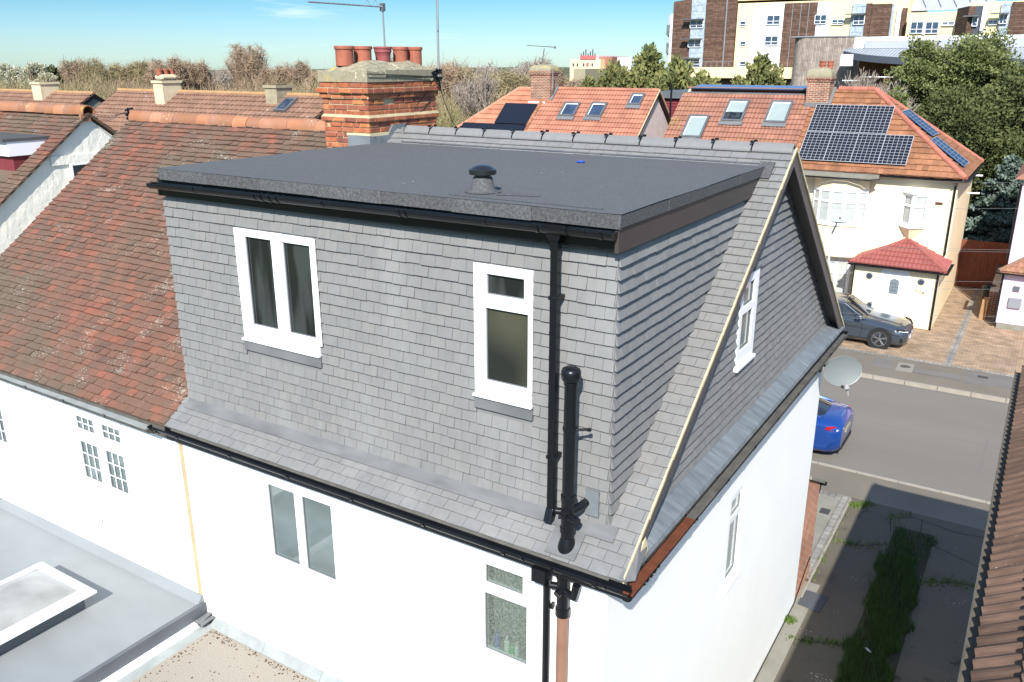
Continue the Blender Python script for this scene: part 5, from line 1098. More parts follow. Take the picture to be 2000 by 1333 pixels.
# ---- pink house
Pk = root('pink_house', 'pale pink house with small tiled porch roof at the right edge', 'house', (5, 32, G))
b = MB(); b.box(2.02, 9, 30.5, 36, G, -.3); b.box(2.0, 9, 29.22, 30.5, G + .22, -3.42); b.build('wall', 'pink', Pk)
b = MB(); b.box(2.03, 9, 29.24, 30.5, G, G + .22); b.build('plinth', 'conc_pale', Pk)
b = MB(); rolls(b, (0, 29.0, -3.40), X, V3((0, .87, .5)), V3((0, -.5, .87)), 1.75, lambda v: 1.8 + v * .87, lambda v: 9, g=.3, roll=.2, amp=.01, t=.03); b.prism([(1.8, 29.0, -3.42), (9, 29.0, -3.42), (9, 30.5, -2.56), (3.3, 30.5, -2.56)], (0, 0, -.03)); b.build('porch_roof', 'redroof2', Pk)
b = MB(); cap_line(b, (1.8, 29.0, -3.38), (3.32, 30.5, -2.54), .07, 8); b.build('hip_tile', 'mossy', Pk, smooth=True)
b = MB(); gutter(b, (1.78, 28.95, -3.44), (9, 28.95, -3.44), .055); gutter(b, (1.76, 28.95, -3.44), (1.76, 30.5, -3.44), .055); b.tube([(1.97, 30.45, -.4), (1.97, 30.45, -3.3)], .04, 8); b.tube([(1.96, 29.2, -3.5), (1.96, 29.2, G + .2)], .04, 8); b.box(1.9, 9, 29.02, 29.22, -3.5, -3.45); b.build('gutter_and_pipes', 'black', Pk)
b = MB(); b.faces([(1.75, 30.2, -.2), (9, 30.2, -.2), (9, 33.4, 2.6), (4.95, 33.4, 2.6), (1.75, 36.6, -.2)], [(0, 1, 2, 3), (0, 3, 4)]); b.build('roof', 'redroof2', Pk)
b = MB(); b.box(2.28, 2.70, 29.12, 29.22, -4.75, -4.36); b.build('meter_box', mat('grey_meter_box', (.22, .23, .25), .5), Pk, bevel=.015)
b = MB(); b.box(2.36, 2.56, 29.14, 29.22, -4.1, -3.93); b.build('vent_box', M['grp_dark'], Pk)
# side passage
b = MB()
for i in range(16): b.box(-.02 + i * .13, .105 + i * .13, 35.5 + (.012 if i % 2 else 0), 35.54, G, -3.52)
b.box(0, 2.1, 35.54, 35.6, -3.9, -3.8); b.box(0, 2.1, 35.54, 35.6, -5.2, -5.1)
b.build('garden_fence', 'fence', None, label='red brown boarded fence closing the passage by the yellow house', category='fence', origin=(1, 35.55, G))
b = MB(); b.box(1.55, 1.85, 31.2, 34.8, G, G + .9); b.build('low_brick_wall', 'brick_dark', None, label='low dark brick wall standing in the passage left of the pink house', category='wall', origin=(1.7, 33, G))
b = MB(); b.obox((1.38, 30.2, G), (.03, .5, 0), (.22, -.01, 0), (.02, .12, .75)); b.build('plywood_board', 'timber', None, label='pale plywood board leaning against the brick wall', category='board', origin=(1.4, 30.4, G))
b = MB(); b.lathe((1.52, 32.3, G), [(.22, 0), (.27, .75), (.30, .78), (.30, .85), (.2, .92), (0, .94)], 16); b.build('dustbin', 'black', None, smooth=True, label='dark round dustbin in the shaded passage beside the pink house', category='bin', origin=(1.52, 32.3, G))
b = MB(); b.face([(-8, 36.3, G - .1), (14, 36.3, G - .1), (14, 60, G - .1), (-8, 60, G - .1)]); b.build('lawn', 'lawn', None, kind='structure')

# ---- houses at the left rear (nearer bend of the street)
def far_house(nm, label, x0, x1, yr, zrdg, m, gable_r=None, n_ridge='mossy'):
    R0 = root(nm, label, 'house', ((x0 + x1) / 2, yr, G)); s = .62; hd = 4.6; sl_ = math.sqrt(1 + s * s); ze = zrdg - s * hd
    b = MB(); b.box(x0 + .1, x1 - .1, yr - hd + .3, yr + hd - .3, G, ze)
    for xx in (x0 + .1, x1 - .2): b.prism([(xx, yr - hd + .3, ze), (xx, yr + hd - .3, ze), (xx, yr, zrdg - .12)], (.1, 0, 0))
    b.build('wall', 'pebble', R0)
    b = MB(); b.prism([(x0, yr - hd, ze), (x0, yr, zrdg - .01), (x0, yr + hd, ze), (x0, yr + hd, ze - .06), (x0, yr, zrdg - .08), (x0, yr - hd, ze - .06)], (x1 - x0, 0, 0)); b.build('roof_deck', m, R0)
    b = MB(); rolls(b, (0, yr - hd, ze), X, V3((0, 1 / sl_, s / sl_)), V3((0, -s / sl_, 1 / sl_)), hd * sl_, lambda v: x0, lambda v: x1, g=.34, roll=.3, amp=.02, t=.06); b.build('roof_tiles', m, R0)
    b = MB(); cap_line(b, (x0, yr, zrdg), (x1, yr, zrdg), .1, int((x1 - x0) / .45)); b.build('ridge_tile', n_ridge, R0, smooth=True)
    b = MB()
    for s_ in (1, -1): b.prism([(x1 - .02, yr - s_ * hd, ze - .02), (x1 - .02, yr, zrdg - .02), (x1 - .02, yr, zrdg - .2), (x1 - .02, yr - s_ * hd, ze - .2)], (.03, 0, 0))
    b.build('barge_board', 'black', R0)
    return R0, s
M['lichen_ridge'] = mat('lichen_covered_ridge', (.34, .2, .09), .9, flecks=[((.55, .36, .05), 3, .78, .1)], var=.2)
e1 = at(184, 182, 22); e2 = at(232, 177, 22); zA = (at(100, 180, 22).z); zB = at(400, 181, 22).z
F1, s1 = far_house('brown_roofed_house', 'brown tiled house with grey pebbledash gable at the far left', e1.x - 14, e1.x, 22, zA, 'mossy', n_ridge='lichen_ridge')
F2, s2 = far_house('long_brown_roofed_house', 'long brown tiled pair of houses behind the orange ridge', e2.x, at(660, 183, 22).x, 22, zB, 'mossy', n_ridge='lichen_ridge')
def rstack(par, px0, pxm, px1, ptop, pbot, yy, cap, pots, m='mortar', label=None):
    a = at(px0, pbot, yy); mid = at(pxm, pbot, yy); top = at(pxm, ptop, yy).z
    # right face runs back in depth
    d2 = at(px1, ptop, mid.x, 0); dep = min(1.4, max(.7, d2.y - yy))
    b = MB(); b.box(a.x, mid.x, yy, yy + dep, a.z - 1.2, top); b.box(a.x - .06, mid.x + .06, yy - .06, yy + dep + .06, top - .12, top); o = b.build('chimney', m, par)
    if cap:
        b = MB(); b.box(a.x + .05, mid.x - .05, yy + .05, yy + dep - .05, top, top + .28); b.build('chimney_cap', m, o, bevel=.15)
        for k in range(pots): b = MB(); b.lathe((a.x + (mid.x - a.x) * .5, yy + dep * (k + .5) / pots, top + .22), [(.14, 0), (.14, .22), (.16, .23), (.16, .3), (0, .3)], 12); b.build('chimney_pot', 'terracotta', o, smooth=True)
M['buff'] = mat('buff_chimney_render', (.56, .47, .32), .9, var=.2, vscale=2)
M['greyr'] = mat('grey_brown_render', (.30, .26, .18), .9, var=.2, vscale=3)
rstack(F1, 65, 82, 113, 161, 190, 21.2, False, 0, 'buff'); rstack(F2, 302, 320, 352, 158, 190, 21.0, True, 3, 'buff'); rstack(F2, 519, 541, 570, 167, 194, 21.3, False, 0, 'greyr')
_fs = .62; _zr, _yr = zB, 22
def PF(x, y, h=0): return V3((x, y, _zr - _fs * (_yr - y) + h))
def sky2(px0, py0, px1, py1):
    d0 = V3((0, 1, _fs)).normalized(); n0 = V3((0, -_fs, 1)).normalized(); P0 = V3((0, _yr, _zr))
    def hit(px, py):
        d = _f * FPX + _r * (px - 1000) + _u * (666.5 - py); return CAM + d * ((P0 - CAM).dot(n0) / d.dot(n0))
    A0, B0, C0_ = hit(536, 221), hit(580, 197), hit(560, 221); wdt = abs(C0_.x - A0.x); hgt = (B0 - A0).dot(d0)
    f = MB(); f.wall(A0, X, d0, n0 * .16, 0, wdt, 0, hgt, holes=[(.12, wdt - .12, .12, hgt - .12)]); fo = f.build('skylight', 'alu', F2); g = MB(); g.obox(A0 + X * .1 + d0 * .1 + n0 * .11, X * (wdt - .2), d0 * (hgt - .2), n0 * .01); g.build('pane', 'glass_blue', fo)
sky2(0, 0, 0, 0)
# =================================================================== street things
lp = V3((-2.79, 22.05, G)); LPo = root('street_lamp', 'slim grey street lamp with oval head on the far pavement', 'street lamp', lp)
hd = at(1640, 433, 21.6)
b = MB(); b.tube([lp, lp + Z * 1.4], .075, 12); b.build('pole_base', 'galv', LPo, smooth=True)
b = MB(); top = hd.z - .35; b.tube([lp + Z * 1.4, (lp.x, lp.y, top - .6), (lp.x + .01, lp.y, top - .1), (lp.x + .12, lp.y - .1, top + .18), (hd.x - .12, 21.75, hd.z - .06)], [.045, .04, .032, .028, .026], 12); b.build('pole', mat('pale_grey_pole_paint', (.5, .53, .53), .5), LPo, smooth=True)
b = MB(); b.lathe((hd.x, 21.62, hd.z), [(.02, -.07), (.13, -.05), (.20, .0), (.19, .03), (.12, .065), (.03, .075), (0, .076)], 20, sx=1.35, sy=.75); b.build('lamp_head', mat('lamp_head_shell', (.42, .47, .48), .35), LPo, smooth=True)
b = MB(); b.lathe((hd.x, 21.62, hd.z + .07), [(.035, 0), (.035, .05), (0, .07)], 10); b.build('photocell', 'oldgutter', LPo)
for i, (ya, yb_) in enumerate([((1640, 349), (1995, 358)), ((1690, 484), (1995, 494)), ((1690, 480), (1995, 490)), ((1700, 545), (1995, 552)), ((1700, 562), (1995, 566)), ((1700, 612), (1995, 620)), ((1700, 622), (1995, 632)), ((1690, 406), (1995, 408))]):
    p, q = at(*ya, 20), at(*yb_, 20); d = (q - p); p2, q2 = p - d * 2.2, q + d * 1.5
    b = MB(); b.tube([p2.lerp(q2, k / 10) - Z * (.25 * (1 - (2 * k / 10 - 1) ** 2) - .25 * .9) for k in range(11)], .0035, 5)
    b.build('telephone_wire', 'gasket', None, label='one of the thin overhead wires crossing in front of the yellow house', category='wire', group='overhead wires along the street', origin=tuple(p))

def loft(secs, closed_ends=True, r=.5):
    n = len(secs[0][1]); b = MB(); P = []; F = []
    for x, half in secs:
        full = [(x, y, z) for y, z in half] + [(x, -y, z) for y, z in half[::-1][(1 if half[-1][0] == 0 else 0):]]
        if half[0][0] == 0: full = full[:-1]
        P += full
    m = len(full)
    for i in range(len(secs) - 1):
        for k in range(m): F.append((i * m + k, i * m + (k + 1) % m, (i + 1) * m + (k + 1) % m, (i + 1) * m + k))
    if closed_ends: F.append(tuple(range(m))); F.append(tuple((len(secs) - 1) * m + k for k in range(m)))
    b.faces(P, F, r); return b
def ipl(tab, x):
    if x >= tab[0][0]: return tab[0][1:]
    for a, c in zip(tab, tab[1:]):
        if a[0] >= x >= c[0]:
            t = (a[0] - x) / (a[0] - c[0]); t = t; return tuple(u + (v - u) * t for u, v in zip(a[1:], c[1:]))
    return tab[-1][1:]
def car(name, label, paint, body_t, roof_t, L_, axf, axr, wr, blue=False):
    C_ = root(name, label, 'car', (0, 0, 0))
    xs = [L_ / 2 - L_ * i / 40 for i in range(41)]
    secs = []
    for x in xs:
        zl, zm, zs, zt, w_ = ipl(body_t, x)
        secs.append((x, [(0, zl), (w_ * .86, zl), (w_ * .97, zl + .09), (w_, zm), (w_ * .985, zs - .05), (w_ * .93, zs), (w_ * .7, zs + (zt - zs) * .75), (w_ * .35, zt), (0, zt)]))
    o = loft(secs).build('body', paint, C_, smooth=True)
    gx_ = [roof_t[0][0] + (roof_t[-1][0] - roof_t[0][0]) * i / 26 for i in range(27)]; gs = []
    for x in gx_:
        zb, zr_, wb, wt = ipl(roof_t, x); gs.append((x, [(0, zb - .1), (wb, zb), (wb + (wt - wb) * .5, zb + (zr_ - zb) * .52), (wt, zr_ - .045), (wt * .8, zr_ - .01), (wt * .4, zr_ + .012), (0, zr_ + .016)]))
    loft(gs).build('windows', mat('car_glass_' + name, (.01, .014, .018), .03, spec=.9), C_, smooth=True)
    xa, xb = roof_t[2][0], roof_t[-3][0]; b = MB(); P = []
    rx = [xa + (xb - xa) * i / 12 for i in range(13)]
    for x in rx:
        zb, zr_, wb, wt = ipl(roof_t, x); P += [(x, wt * k, z_) for k, z_ in ((1.02, zr_ - .06), (1.0, zr_ - .03), (.8, zr_ + .0), (.4, zr_ + .022), (0, zr_ + .027), (-.4, zr_ + .022), (-.8, zr_ + .0), (-1.0, zr_ - .03), (-1.02, zr_ - .06))]
    b.faces(P, [(i * 9 + k, i * 9 + k + 1, i * 9 + k + 10, i * 9 + k + 9) for i in range(12) for k in range(8)]); b.build('roof', paint, C_, smooth=True)
    b = MB()
    for s_ in (1, -1):
        def pt(x, k):
            zb, zr_, wb, wt = ipl(roof_t, x); return (x, s_ * (wb + (wt - wb) * k + .004), zb + (zr_ - .03 - zb) * k)
        b.tube([pt(roof_t[0][0] - .02, .1), pt((roof_t[0][0] + xa) / 2, .85), pt(xa, 1.0)], .028, 6); b.tube([pt(xb, 1), pt((xb + roof_t[-1][0]) / 2, .8), pt(roof_t[-1][0] + .05, .1)], .04, 6)
        m_ = (xa + xb) / 2 - .05; b.tube([pt(m_, 0), pt(m_ - .02, .5), pt(m_ - .04, 1)], .022, 6)
        b.tube([pt(roof_t[0][0] - .1, .02), pt(m_, .02), pt(roof_t[-1][0] + .3, .02)], .016, 6)
    b.build('pillars', paint, C_, smooth=True)
    for ax in (axf, axr):
        for s_ in (1, -1):
            w_ = .925
            b = MB(); b.lathe((ax, s_ * (w_ - .25), wr), [(wr + .06, 0), (wr + .06, s_ * .262), (wr + .03, s_ * .264), (0, s_ * .2)], 28, axis=1); b.build('wheel_arch', 'rubber', C_, smooth=False)
            b = MB(); b.lathe((ax, s_ * (w_ - .2), wr), [(wr * .7, 0), (wr, .01 * s_), (wr, s_ * .2), (wr * .96, s_ * .222), (wr * .74, s_ * .222), (wr * .7, s_ * .19)], 30, axis=1); wo = b.build('wheel', 'rubber', C_, smooth=True)
            b = MB(); b.lathe((ax, s_ * (w_ - .04), wr), [(wr * .73, 0), (wr * .73, s_ * .05), (wr * .69, s_ * .052), (wr * .67, s_ * .01), (.0, s_ * .0)], 28, axis=1)
            b.build('rim_shadow', 'rubber', wo); b = MB()
            for k in range(5):
                for dl in (-.13, .13):
                    a = 2 * PI * k / 5 + .3; b.tube([(ax + .05 * math.cos(a), s_ * (w_ + .012), wr + .05 * math.sin(a)), (ax + wr * .71 * math.cos(a + dl), s_ * (w_ + .015), wr + wr * .71 * math.sin(a + dl))], .017, 5)
            b.lathe((ax, s_ * (w_ + .0), wr), [(.06, 0), (.06, s_ * .02), (0, s_ * .026)], 12, axis=1)
            rr = [(ax + wr * .71 * math.cos(2 * PI * k / 28), s_ * (w_ + .012), wr + wr * .71 * math.sin(2 * PI * k / 28)) for k in range(29)]; b.tube(rr, .012, 5, cap=False); b.build('rim', 'alu', wo, smooth=True)
    return C_
M['paint_grey'] = mat('metallic_grey_paint', (.075, .095, .12), .28, metal=.6, spec=.5, coat=.8)
M['paint_blue'] = mat('metallic_blue_paint', (.01, .055, .26), .28, metal=.35, spec=.5, coat=.8)
bt = [(2.465, .38, .48, .60, .64, .56), (2.40, .24, .45, .66, .72, .76), (2.25, .18, .45, .71, .79, .86), (1.9, .17, .5, .77, .87, .905), (1.4, .17, .5, .83, .93, .925), (.95, .17, .5, .88, .99, .925), (0, .17, .5, .91, .96, .925), (-1.2, .17, .5, .94, .97, .925), (-1.9, .18, .5, .94, 1.02, .91), (-2.25, .24, .5, .91, .99, .87), (-2.42, .34, .55, .84, .92, .78), (-2.465, .42, .6, .78, .84, .66)]
rt = [(1.05, .93, .97, .80, .64), (.70, .93, 1.17, .82, .66), (.28, .93, 1.40, .83, .64), (-.3, .94, 1.46, .83, .62), (-.95, .95, 1.43, .83, .60), (-1.35, .95, 1.34, .82, .585), (-1.8, .96, 1.13, .79, .57), (-2.08, .97, 1.01, .74, .56)]
C1 = car('saloon_car', 'dark metallic grey saloon car parked on the block paving by the yellow house', 'paint_grey', bt, rt, 4.93, 1.60, -1.34, .345)
for s_ in (1, -1):
    b = MB(); b.faces([(2.395, s_ * .50, .60), (2.30, s_ * .80, .645), (2.12, s_ * .905, .70), (2.10, s_ * .905, .78), (2.28, s_ * .80, .755), (2.415, s_ * .50, .69), (2.43, s_ * .5, .64)], [(0, 1, 4, 5, 6), (1, 2, 3, 4)]); b.prism([(2.40, s_ * .50, .60), (2.31, s_ * .81, .645), (2.12, s_ * .915, .70), (2.11, s_ * .915, .76), (2.29, s_ * .81, .735), (2.42, s_ * .50, .67)], (.03, s_ * .01, .015)); h_ = b.build('headlight', 'glass_dark', C1)
    b = MB(); b.tube([(2.41, s_ * .55, .64), (2.34, s_ * .78, .67), (2.17, s_ * .90, .70)], .014, 6); b.tube([(2.42, s_ * .56, .63), (2.40, s_ * .62, .635)], .025, 6); b.build('lamp_strip', 'upvc', h_)
    b = MB(); b.obox((.78, s_ * .93, .94), (.16, 0, .02), (0, s_ * .16, .02), (-.02, 0, .12)); b.obox((.84, s_ * .86, .93), (.06, 0, 0), (0, s_ * .1, 0), (0, 0, .04)); b.build('wing_mirror', 'paint_grey', C1, bevel=.03)
    b = MB(); b.prism([(2.36, s_ * .52, .30), (2.25, s_ * .84, .30), (2.24, s_ * .86, .44), (2.37, s_ * .6, .42)], (.045, s_ * .02, 0)); b.build('air_intake', 'rubber', C1)
    b = MB(); b.tube([(2.25, s_ * .915, .55), (.2, s_ * .935, .70), (-1.9, s_ * .925, .73)], .006, 5); b.tube([(1.2, s_ * .93, .3), (-.95, s_ * .93, .3)], .012, 5)
    for xd in (.45, -.6): b.tube([(xd, s_ * .938, .72), (xd - .16, s_ * .938, .725)], .011, 5)
    b.build('door_line', 'rubber', C1)
    b = MB(); b.tube([(.93, s_ * .935, .3), (1.0, s_ * .93, .6), (.95, s_ * .915, .88)], .005, 4); b.tube([(-.1, s_ * .938, .25), (-.12, s_ * .94, .6), (-.1, s_ * .915, .92)], .005, 4); b.tube([(-1.15, s_ * .93, .45), (-1.2, s_ * .935, .7), (-1.3, s_ * .91, .94)], .005, 4); b.build('door_gap', 'rubber', C1)
b = MB(); b.prism([(2.405, -.46, .42), (2.405, .46, .42), (2.43, .44, .62), (2.43, -.44, .62)], (.045, 0, 0)); gr_ = b.build('grille', 'rubber', C1)
b = MB(); b.tube([(2.475, -.43, .52), (2.485, .43, .52)], .014, 6); b.lathe((2.48, 0, .53), [(.085, 0), (.085, .012), (.07, .014), (.07, .004)], 20, axis=0)
for k in range(3): a = PI / 2 + 2 * PI * k / 3; b.tube([(2.492, 0, .53), (2.492, .078 * math.cos(a), .53 + .078 * math.sin(a))], .008, 4)
b.tube([(2.42, -.6, .27), (2.47, 0, .25), (2.42, .6, .27)], .014, 6); b.build('bright_trim', 'galv', gr_)
b = MB(); b.box(2.475, 2.492, -.26, .26, .345, .455); np_ = b.build('number_plate', 'upvc', C1)
cu = bpy.data.curves.new('plate_text', 'FONT'); cu.body = 'AK71 WXD'; cu.size = .105; cu.extrude = .001; cu.align_x = 'CENTER'; text_part('plate_text', cu, np_, (2.495, 0, .365), (PI / 2, 0, PI / 2), 'rubber')
C1.location = (-2.86, 25.25, G); C1.rotation_euler = (0, 0, math.radians(0))
bt2 = [(2.3, .4, .5, .60, .64, .6), (2.1, .2, .48, .72, .8, .85), (1.4, .17, .5, .80, .90, .90), (.8, .17, .5, .86, .97, .90), (0, .17, .5, .90, .95, .90), (-1.0, .17, .55, .95, .99, .92), (-1.6, .18, .6, .98, 1.06, .925), (-2.0, .2, .62, .97, 1.07, .90), (-2.2, .25, .6, .93, 1.03, .84), (-2.30, .33, .55, .84, .94, .74)]
rt2 = [(.95, .92, .96, .80, .62), (.6, .92, 1.17, .81, .62), (.15, .92, 1.34, .82, .6), (-.3, .93, 1.38, .82, .58), (-.8, .95, 1.35, .82, .57), (-1.05, .97, 1.28, .80, .56), (-1.5, 1.0, 1.15, .74, .54), (-1.8, 1.03, 1.07, .68, .53)]
C2 = car('coupe_car', 'bright metallic blue car parked on the road with its rear beyond the white wall', 'paint_blue', bt2, rt2, 4.6, 1.42, -1.3, .33)
for s_ in (1, -1):
    b = MB(); b.prism([(-2.20, s_ * .46, .80), (-2.08, s_ * .84, .82), (-1.92, s_ * .905, .86), (-1.96, s_ * .90, .93), (-2.10, s_ * .83, .94), (-2.22, s_ * .48, .90)], (-.075, s_ * .012, -.01)); t_ = b.build('tail_light', mat('red_lamp_lens_%d' % (s_ + 2), (.35, .01, .012), .1, spec=.7), C2)
    b = MB(); b.tube([(-2.285, s_ * .55, .835), (-2.19, s_ * .83, .85)], .025, 8); b.build('reversing_lens', 'upvc', t_)
b = MB(); b.tube([(-2.12, -.72, .965), (-2.17, -.4, 1.01), (-2.18, 0, 1.035), (-2.17, .4, 1.01), (-2.12, .72, .965)], .02, 8); b.build('boot_lip', 'paint_blue', C2, smooth=True)
b = MB(); b.prism([(-2.29, -.62, .27), (-2.29, .62, .27), (-2.27, .56, .40), (-2.27, -.56, .40)], (-.03, 0, 0)); b.build('rear_valance', 'rubber', C2)
b = MB(); b.box(-2.325, -2.30, -.26, .26, .62, .72); b.build('number_plate', mat('yellow_plate', (.30, .27, .18), .5), C2)
for s_ in (1, -1):
    b = MB(); b.obox((.66, s_ * .90, .93), (.14, 0, .02), (0, s_ * .15, .02), (-.02, 0, .11)); b.build('wing_mirror', 'paint_blue', C2, bevel=.03)
C2.location = (-2.82, 15.42, G - .1); C2.rotation_euler = (0, 0, PI)

# =================================================================== hospital beyond the houses
def fr(par, name, m, x0, y0, x1, y1, Y_, dep=.3, pro=.0, bl=None):
    """panel between two photo corners, standing at distance Y_: left/top, right/bottom"""
    xm = (y0 + y1) / 2; a = at(x0, xm, Y_); c = at(x1, xm, Y_); t = at((x0 + x1) / 2, y0, Y_).z; bz = at((x0 + x1) / 2, y1, Y_).z if bl is None else bl
    b = MB(); b.box(a.x, c.x, Y_ - pro, Y_ - pro + dep, bz, t); return b.build(name, m, par)
HB = root('hospital_building', 'tall cream and brown clad building rising behind the red roofs', 'building', (-45, 160, G))
Yq = 150
fr(HB, 'wall', 'hgrey', 1303, 31, 1322, 150, Yq, 20, .0, G); fr(HB, 'white_strip', 'whitep', 1309, 28, 1315, 125, Yq, .5, .4)
fr(HB, 'brown_window', 'glass_mid', 1303, 49, 1308, 70, Yq, .5, .3); fr(HB, 'brown_window', 'glass_mid', 1302, 84, 1307, 105, Yq, .5, .3)
a_ = at(1318, 60, Yq).x; c_ = at(1440, 60, Yq).x
b = MB(); b.prism([(a_, Yq - 1.2, G), (a_, Yq - 1.2, at(1318, 5, Yq).z), (c_, Yq - 1.2, 15.6), (c_, Yq - 1.2, G)], (0, 20, 0)); b.build('timber_clad_wall', 'woodp', HB)
def strip(x0, x1, m, top=-30, bot=150, pro=1.4, bl=None, name='panel', Y_=Yq): return fr(HB, name, m, x0, top, x1, bot, Y_, .3, pro, bl)
strip(1355, 1382, 'bluep', -20, 131, 1.6, None, 'blue_panel')
strip(1421, 1423, 'galv', -20, 131, 1.5, None, 'corner_trim')
def hwin(x0, y0, x1, y1, pro=1.75, Y_=Yq, canopy=True, mull=2, glass='glass_blue', par=None):
    o = fr(par or HB, 'window', glass, x0, y0, x1, y1, Y_, .12, pro)
    xm = (y0 + y1) / 2; a = at(x0, xm, Y_); c = at(x1, xm, Y_); t, bz = at((x0 + x1) / 2, y0, Y_).z, at((x0 + x1) / 2, y1, Y_).z; b = MB(); w_ = .09
    for k in range(mull + 1): x = a.x + (c.x - a.x) * k / mull; b.box(x - w_ / 2, x + w_ / 2, Y_ - pro - .08, Y_ - pro + .02, bz, t)
    b.box(a.x, c.x, Y_ - pro - .07, Y_ - pro + .02, bz - w_, bz); b.box(a.x, c.x, Y_ - pro - .07, Y_ - pro + .02, t, t + w_); b.box(a.x, c.x, Y_ - pro - .07, Y_ - pro + .01, bz + (t - bz) * .35 - .04, bz + (t - bz) * .35 + .04)
    b.build('frame', 'cladw', o)
    if canopy: b = MB(); b.box(a.x - 1.2, c.x + .1, Y_ - pro - 1.1, Y_ - pro, t + .1, t + .25); b.build('sun_canopy', 'alu', o)
hwin(1355, 41, 1380, 55); hwin(1351, 79, 1376, 92); hwin(1347, 116, 1373, 131)
XA = at(1440, 60, Yq).x
fr(HB, 'wall', 'hcream', 1440, 2, 1770, 150, Yq, 20, .9, G)
b = MB(); e0, e1_ = at(1436, 2, Yq), at(1780, 2, Yq); b.box(e0.x, e1_.x, Yq - 1.0, Yq + 15, e0.z - .1, e0.z + .5); b.build('roof_edge', 'hcream', HB)
for y0 in (43, 82, 121): hwin(1449, y0, 1460, y0 + 9, 1.0, canopy=False, mull=1)
strip(1471, 1530, 'whitep', 9, 150, 1.3, None, 'white_panel')
hwin(1503, 32, 1528, 48, 1.5, canopy=False, mull=2); hwin(1499, 72, 1524, 88, 1.5, canopy=False, mull=2)
strip(1531, 1594, 'woodp', 7, 150, 1.5, None, 'timber_panel')
for x in (1547, 1563, 1578): strip(x, x + 1, 'galv', 7, 150, 1.6, None, 'panel_joint')
strip(1595, 1622, 'whitep', 8, 74, 1.3, None, 'white_panel'); hwin(1596, 31, 1618, 47, 1.5, canopy=False)
hwin(1628, 40, 1650, 48, 1.1, canopy=False)
strip(1665, 1693, 'bluep', 8, 75, 1.3, None, 'grey_panel'); hwin(1671, 31, 1692, 48, 1.5)
strip(1692, 1703, 'woodp', 8, 75, 1.45, None, 'timber_panel'); strip(1704, 1742, 'woodp', 9, 75, 1.6, None, 'timber_panel'); strip(1742, 1746, 'bluep', 9, 75, 1.4, None, 'grey_panel')
strip(1746, 1752, 'hcream', 7, 75, 1.2, None, 'cream_panel'); strip(1753, 1761, 'whitep', 15, 75, 1.7, None, 'white_panel'); strip(1762, 1772, 'woodp', 17, 75, 1.5, None, 'timber_panel')
# recessed middle and right blocks
fr(HB, 'wall', 'hcream', 1770, 24, 1885, 90, 146, 20, 0, G)
a, c = at(1755, 0, 152), at(1895, 0, 152); b = MB(); b.prism([(a.x - 2, 151.0, at(1755, 23, 151).z), (c.x + 3, 151.0, at(1895, 18, 151).z), (c.x + 8, 170, 22), (a.x - 4, 170, 22)], (0, 0, .3)); 
for k in range(9): x = a.x + k * 2.2; b.box(x, x + .12, 150.9, 151.05, at(1755, 23, 151).z, 18)
b.build('metal_roof', 'hgrey', HB)
hwin(1779, 44, 1803, 65, .2, 146, canopy=False); hwin(1808, 44, 1833, 65, .2, 146, canopy=False); strip(1803, 1808, 'whitep', 44, 68, .3, None, 'white_panel', 146); hwin(1840, 44, 1864, 50, .2, 146, canopy=False)
a, c = at(1866, 45, 146), at(1890, 45, 140); b = MB(); b.prism([(a.x, 146.2, G), (c.x, 139, G), (c.x, 139, at(1890, 13, 140).z), (a.x, 146.2, at(1872, 17, 146).z)], (2, 2, 0)); b.build('timber_return', 'woodp', HB)
fr(HB, 'wall', 'hcream', 1889, 2, 2100, 90, 140, 20, 0, G)
strip(1889, 1902, 'woodp', 13, 72, .4, None, 'timber_panel', 140); strip(1902, 1916, 'hgreyd', 12, 72, .3, None, 'grey_panel', 140); strip(1917, 1926, 'whitep', 10, 72, .6, None, 'white_panel', 140)
hwin(1900, 35, 1910, 51, .6, 140, canopy=True, mull=1); hwin(1931, 41, 1948, 48, .2, 140, canopy=False, mull=2); strip(1952, 1972, 'bluep', 7, 72, .4, None, 'blue_panel', 140); hwin(1953, 30, 1968, 46, .7, 140)
strip(1973, 2090, 'woodp', 3, 72, .6, None, 'timber_panel', 140)
# low cream terrace block with railing
fr(HB, 'terrace_wall', 'hcream', 1343, 132, 1545, 153, 144, 4, 0); fr(HB, 'terrace_wall_base', 'woodp', 1343, 153, 1545, 175, 145.5, 2, 0, G)
b = MB(); a, c = at(1343, 125, 144), at(1440, 125, 144); zt = at(1390, 132, 144).z
b.tube([(a.x, 144.2, zt + .95), (c.x + 1.5, 144.2, zt + .95)], .04, 5)
for k in range(11): x = a.x + (c.x + 1.5 - a.x) * k / 10; b.tube([(x, 144.2, zt), (x, 144.2, zt + .95)], .035, 5)
b.build('railing', 'galv', HB)
# front wing: grey vertical cladding, white band, curved metal roof
FW = root('timber_clad_wing', 'long low wing with grey vertical cladding, white band and curved metal roof', 'building', (-10, 105, G))
a, c = at(1546, 90, 100), at(1668, 90, 100); zt = at(1600, 73, 100).z
b = MB(); n = 8; P = [(a.x + 1.6 * (1 - math.cos(PI / 2 * k / n)) , 100 + 1.6 * (1 - math.sin(PI / 2 * k / n)), 0) for k in range(n + 1)]; P = [(p[0], p[1], G) for p in P]
pl_ = [(a.x, 112, G)] + P + [(c.x, 100, G), (c.x, 112, G)]; b.prism(pl_, (0, 0, zt - G)); b.build('clad_wall', 'woodv', FW)
b = MB(); b.box(a.x - .1, c.x, 99.9, 112, zt, zt + .12); b.build('coping', 'galv', FW)
xR = at(2100, 90, 100).x
b = MB(); z1_, z0_ = at(1800, 71, 100).z, at(1700, 93, 100).z; b.box(c.x, xR, 100, 101, z0_ - .3, z1_); b.build('white_band', 'whitep', FW)
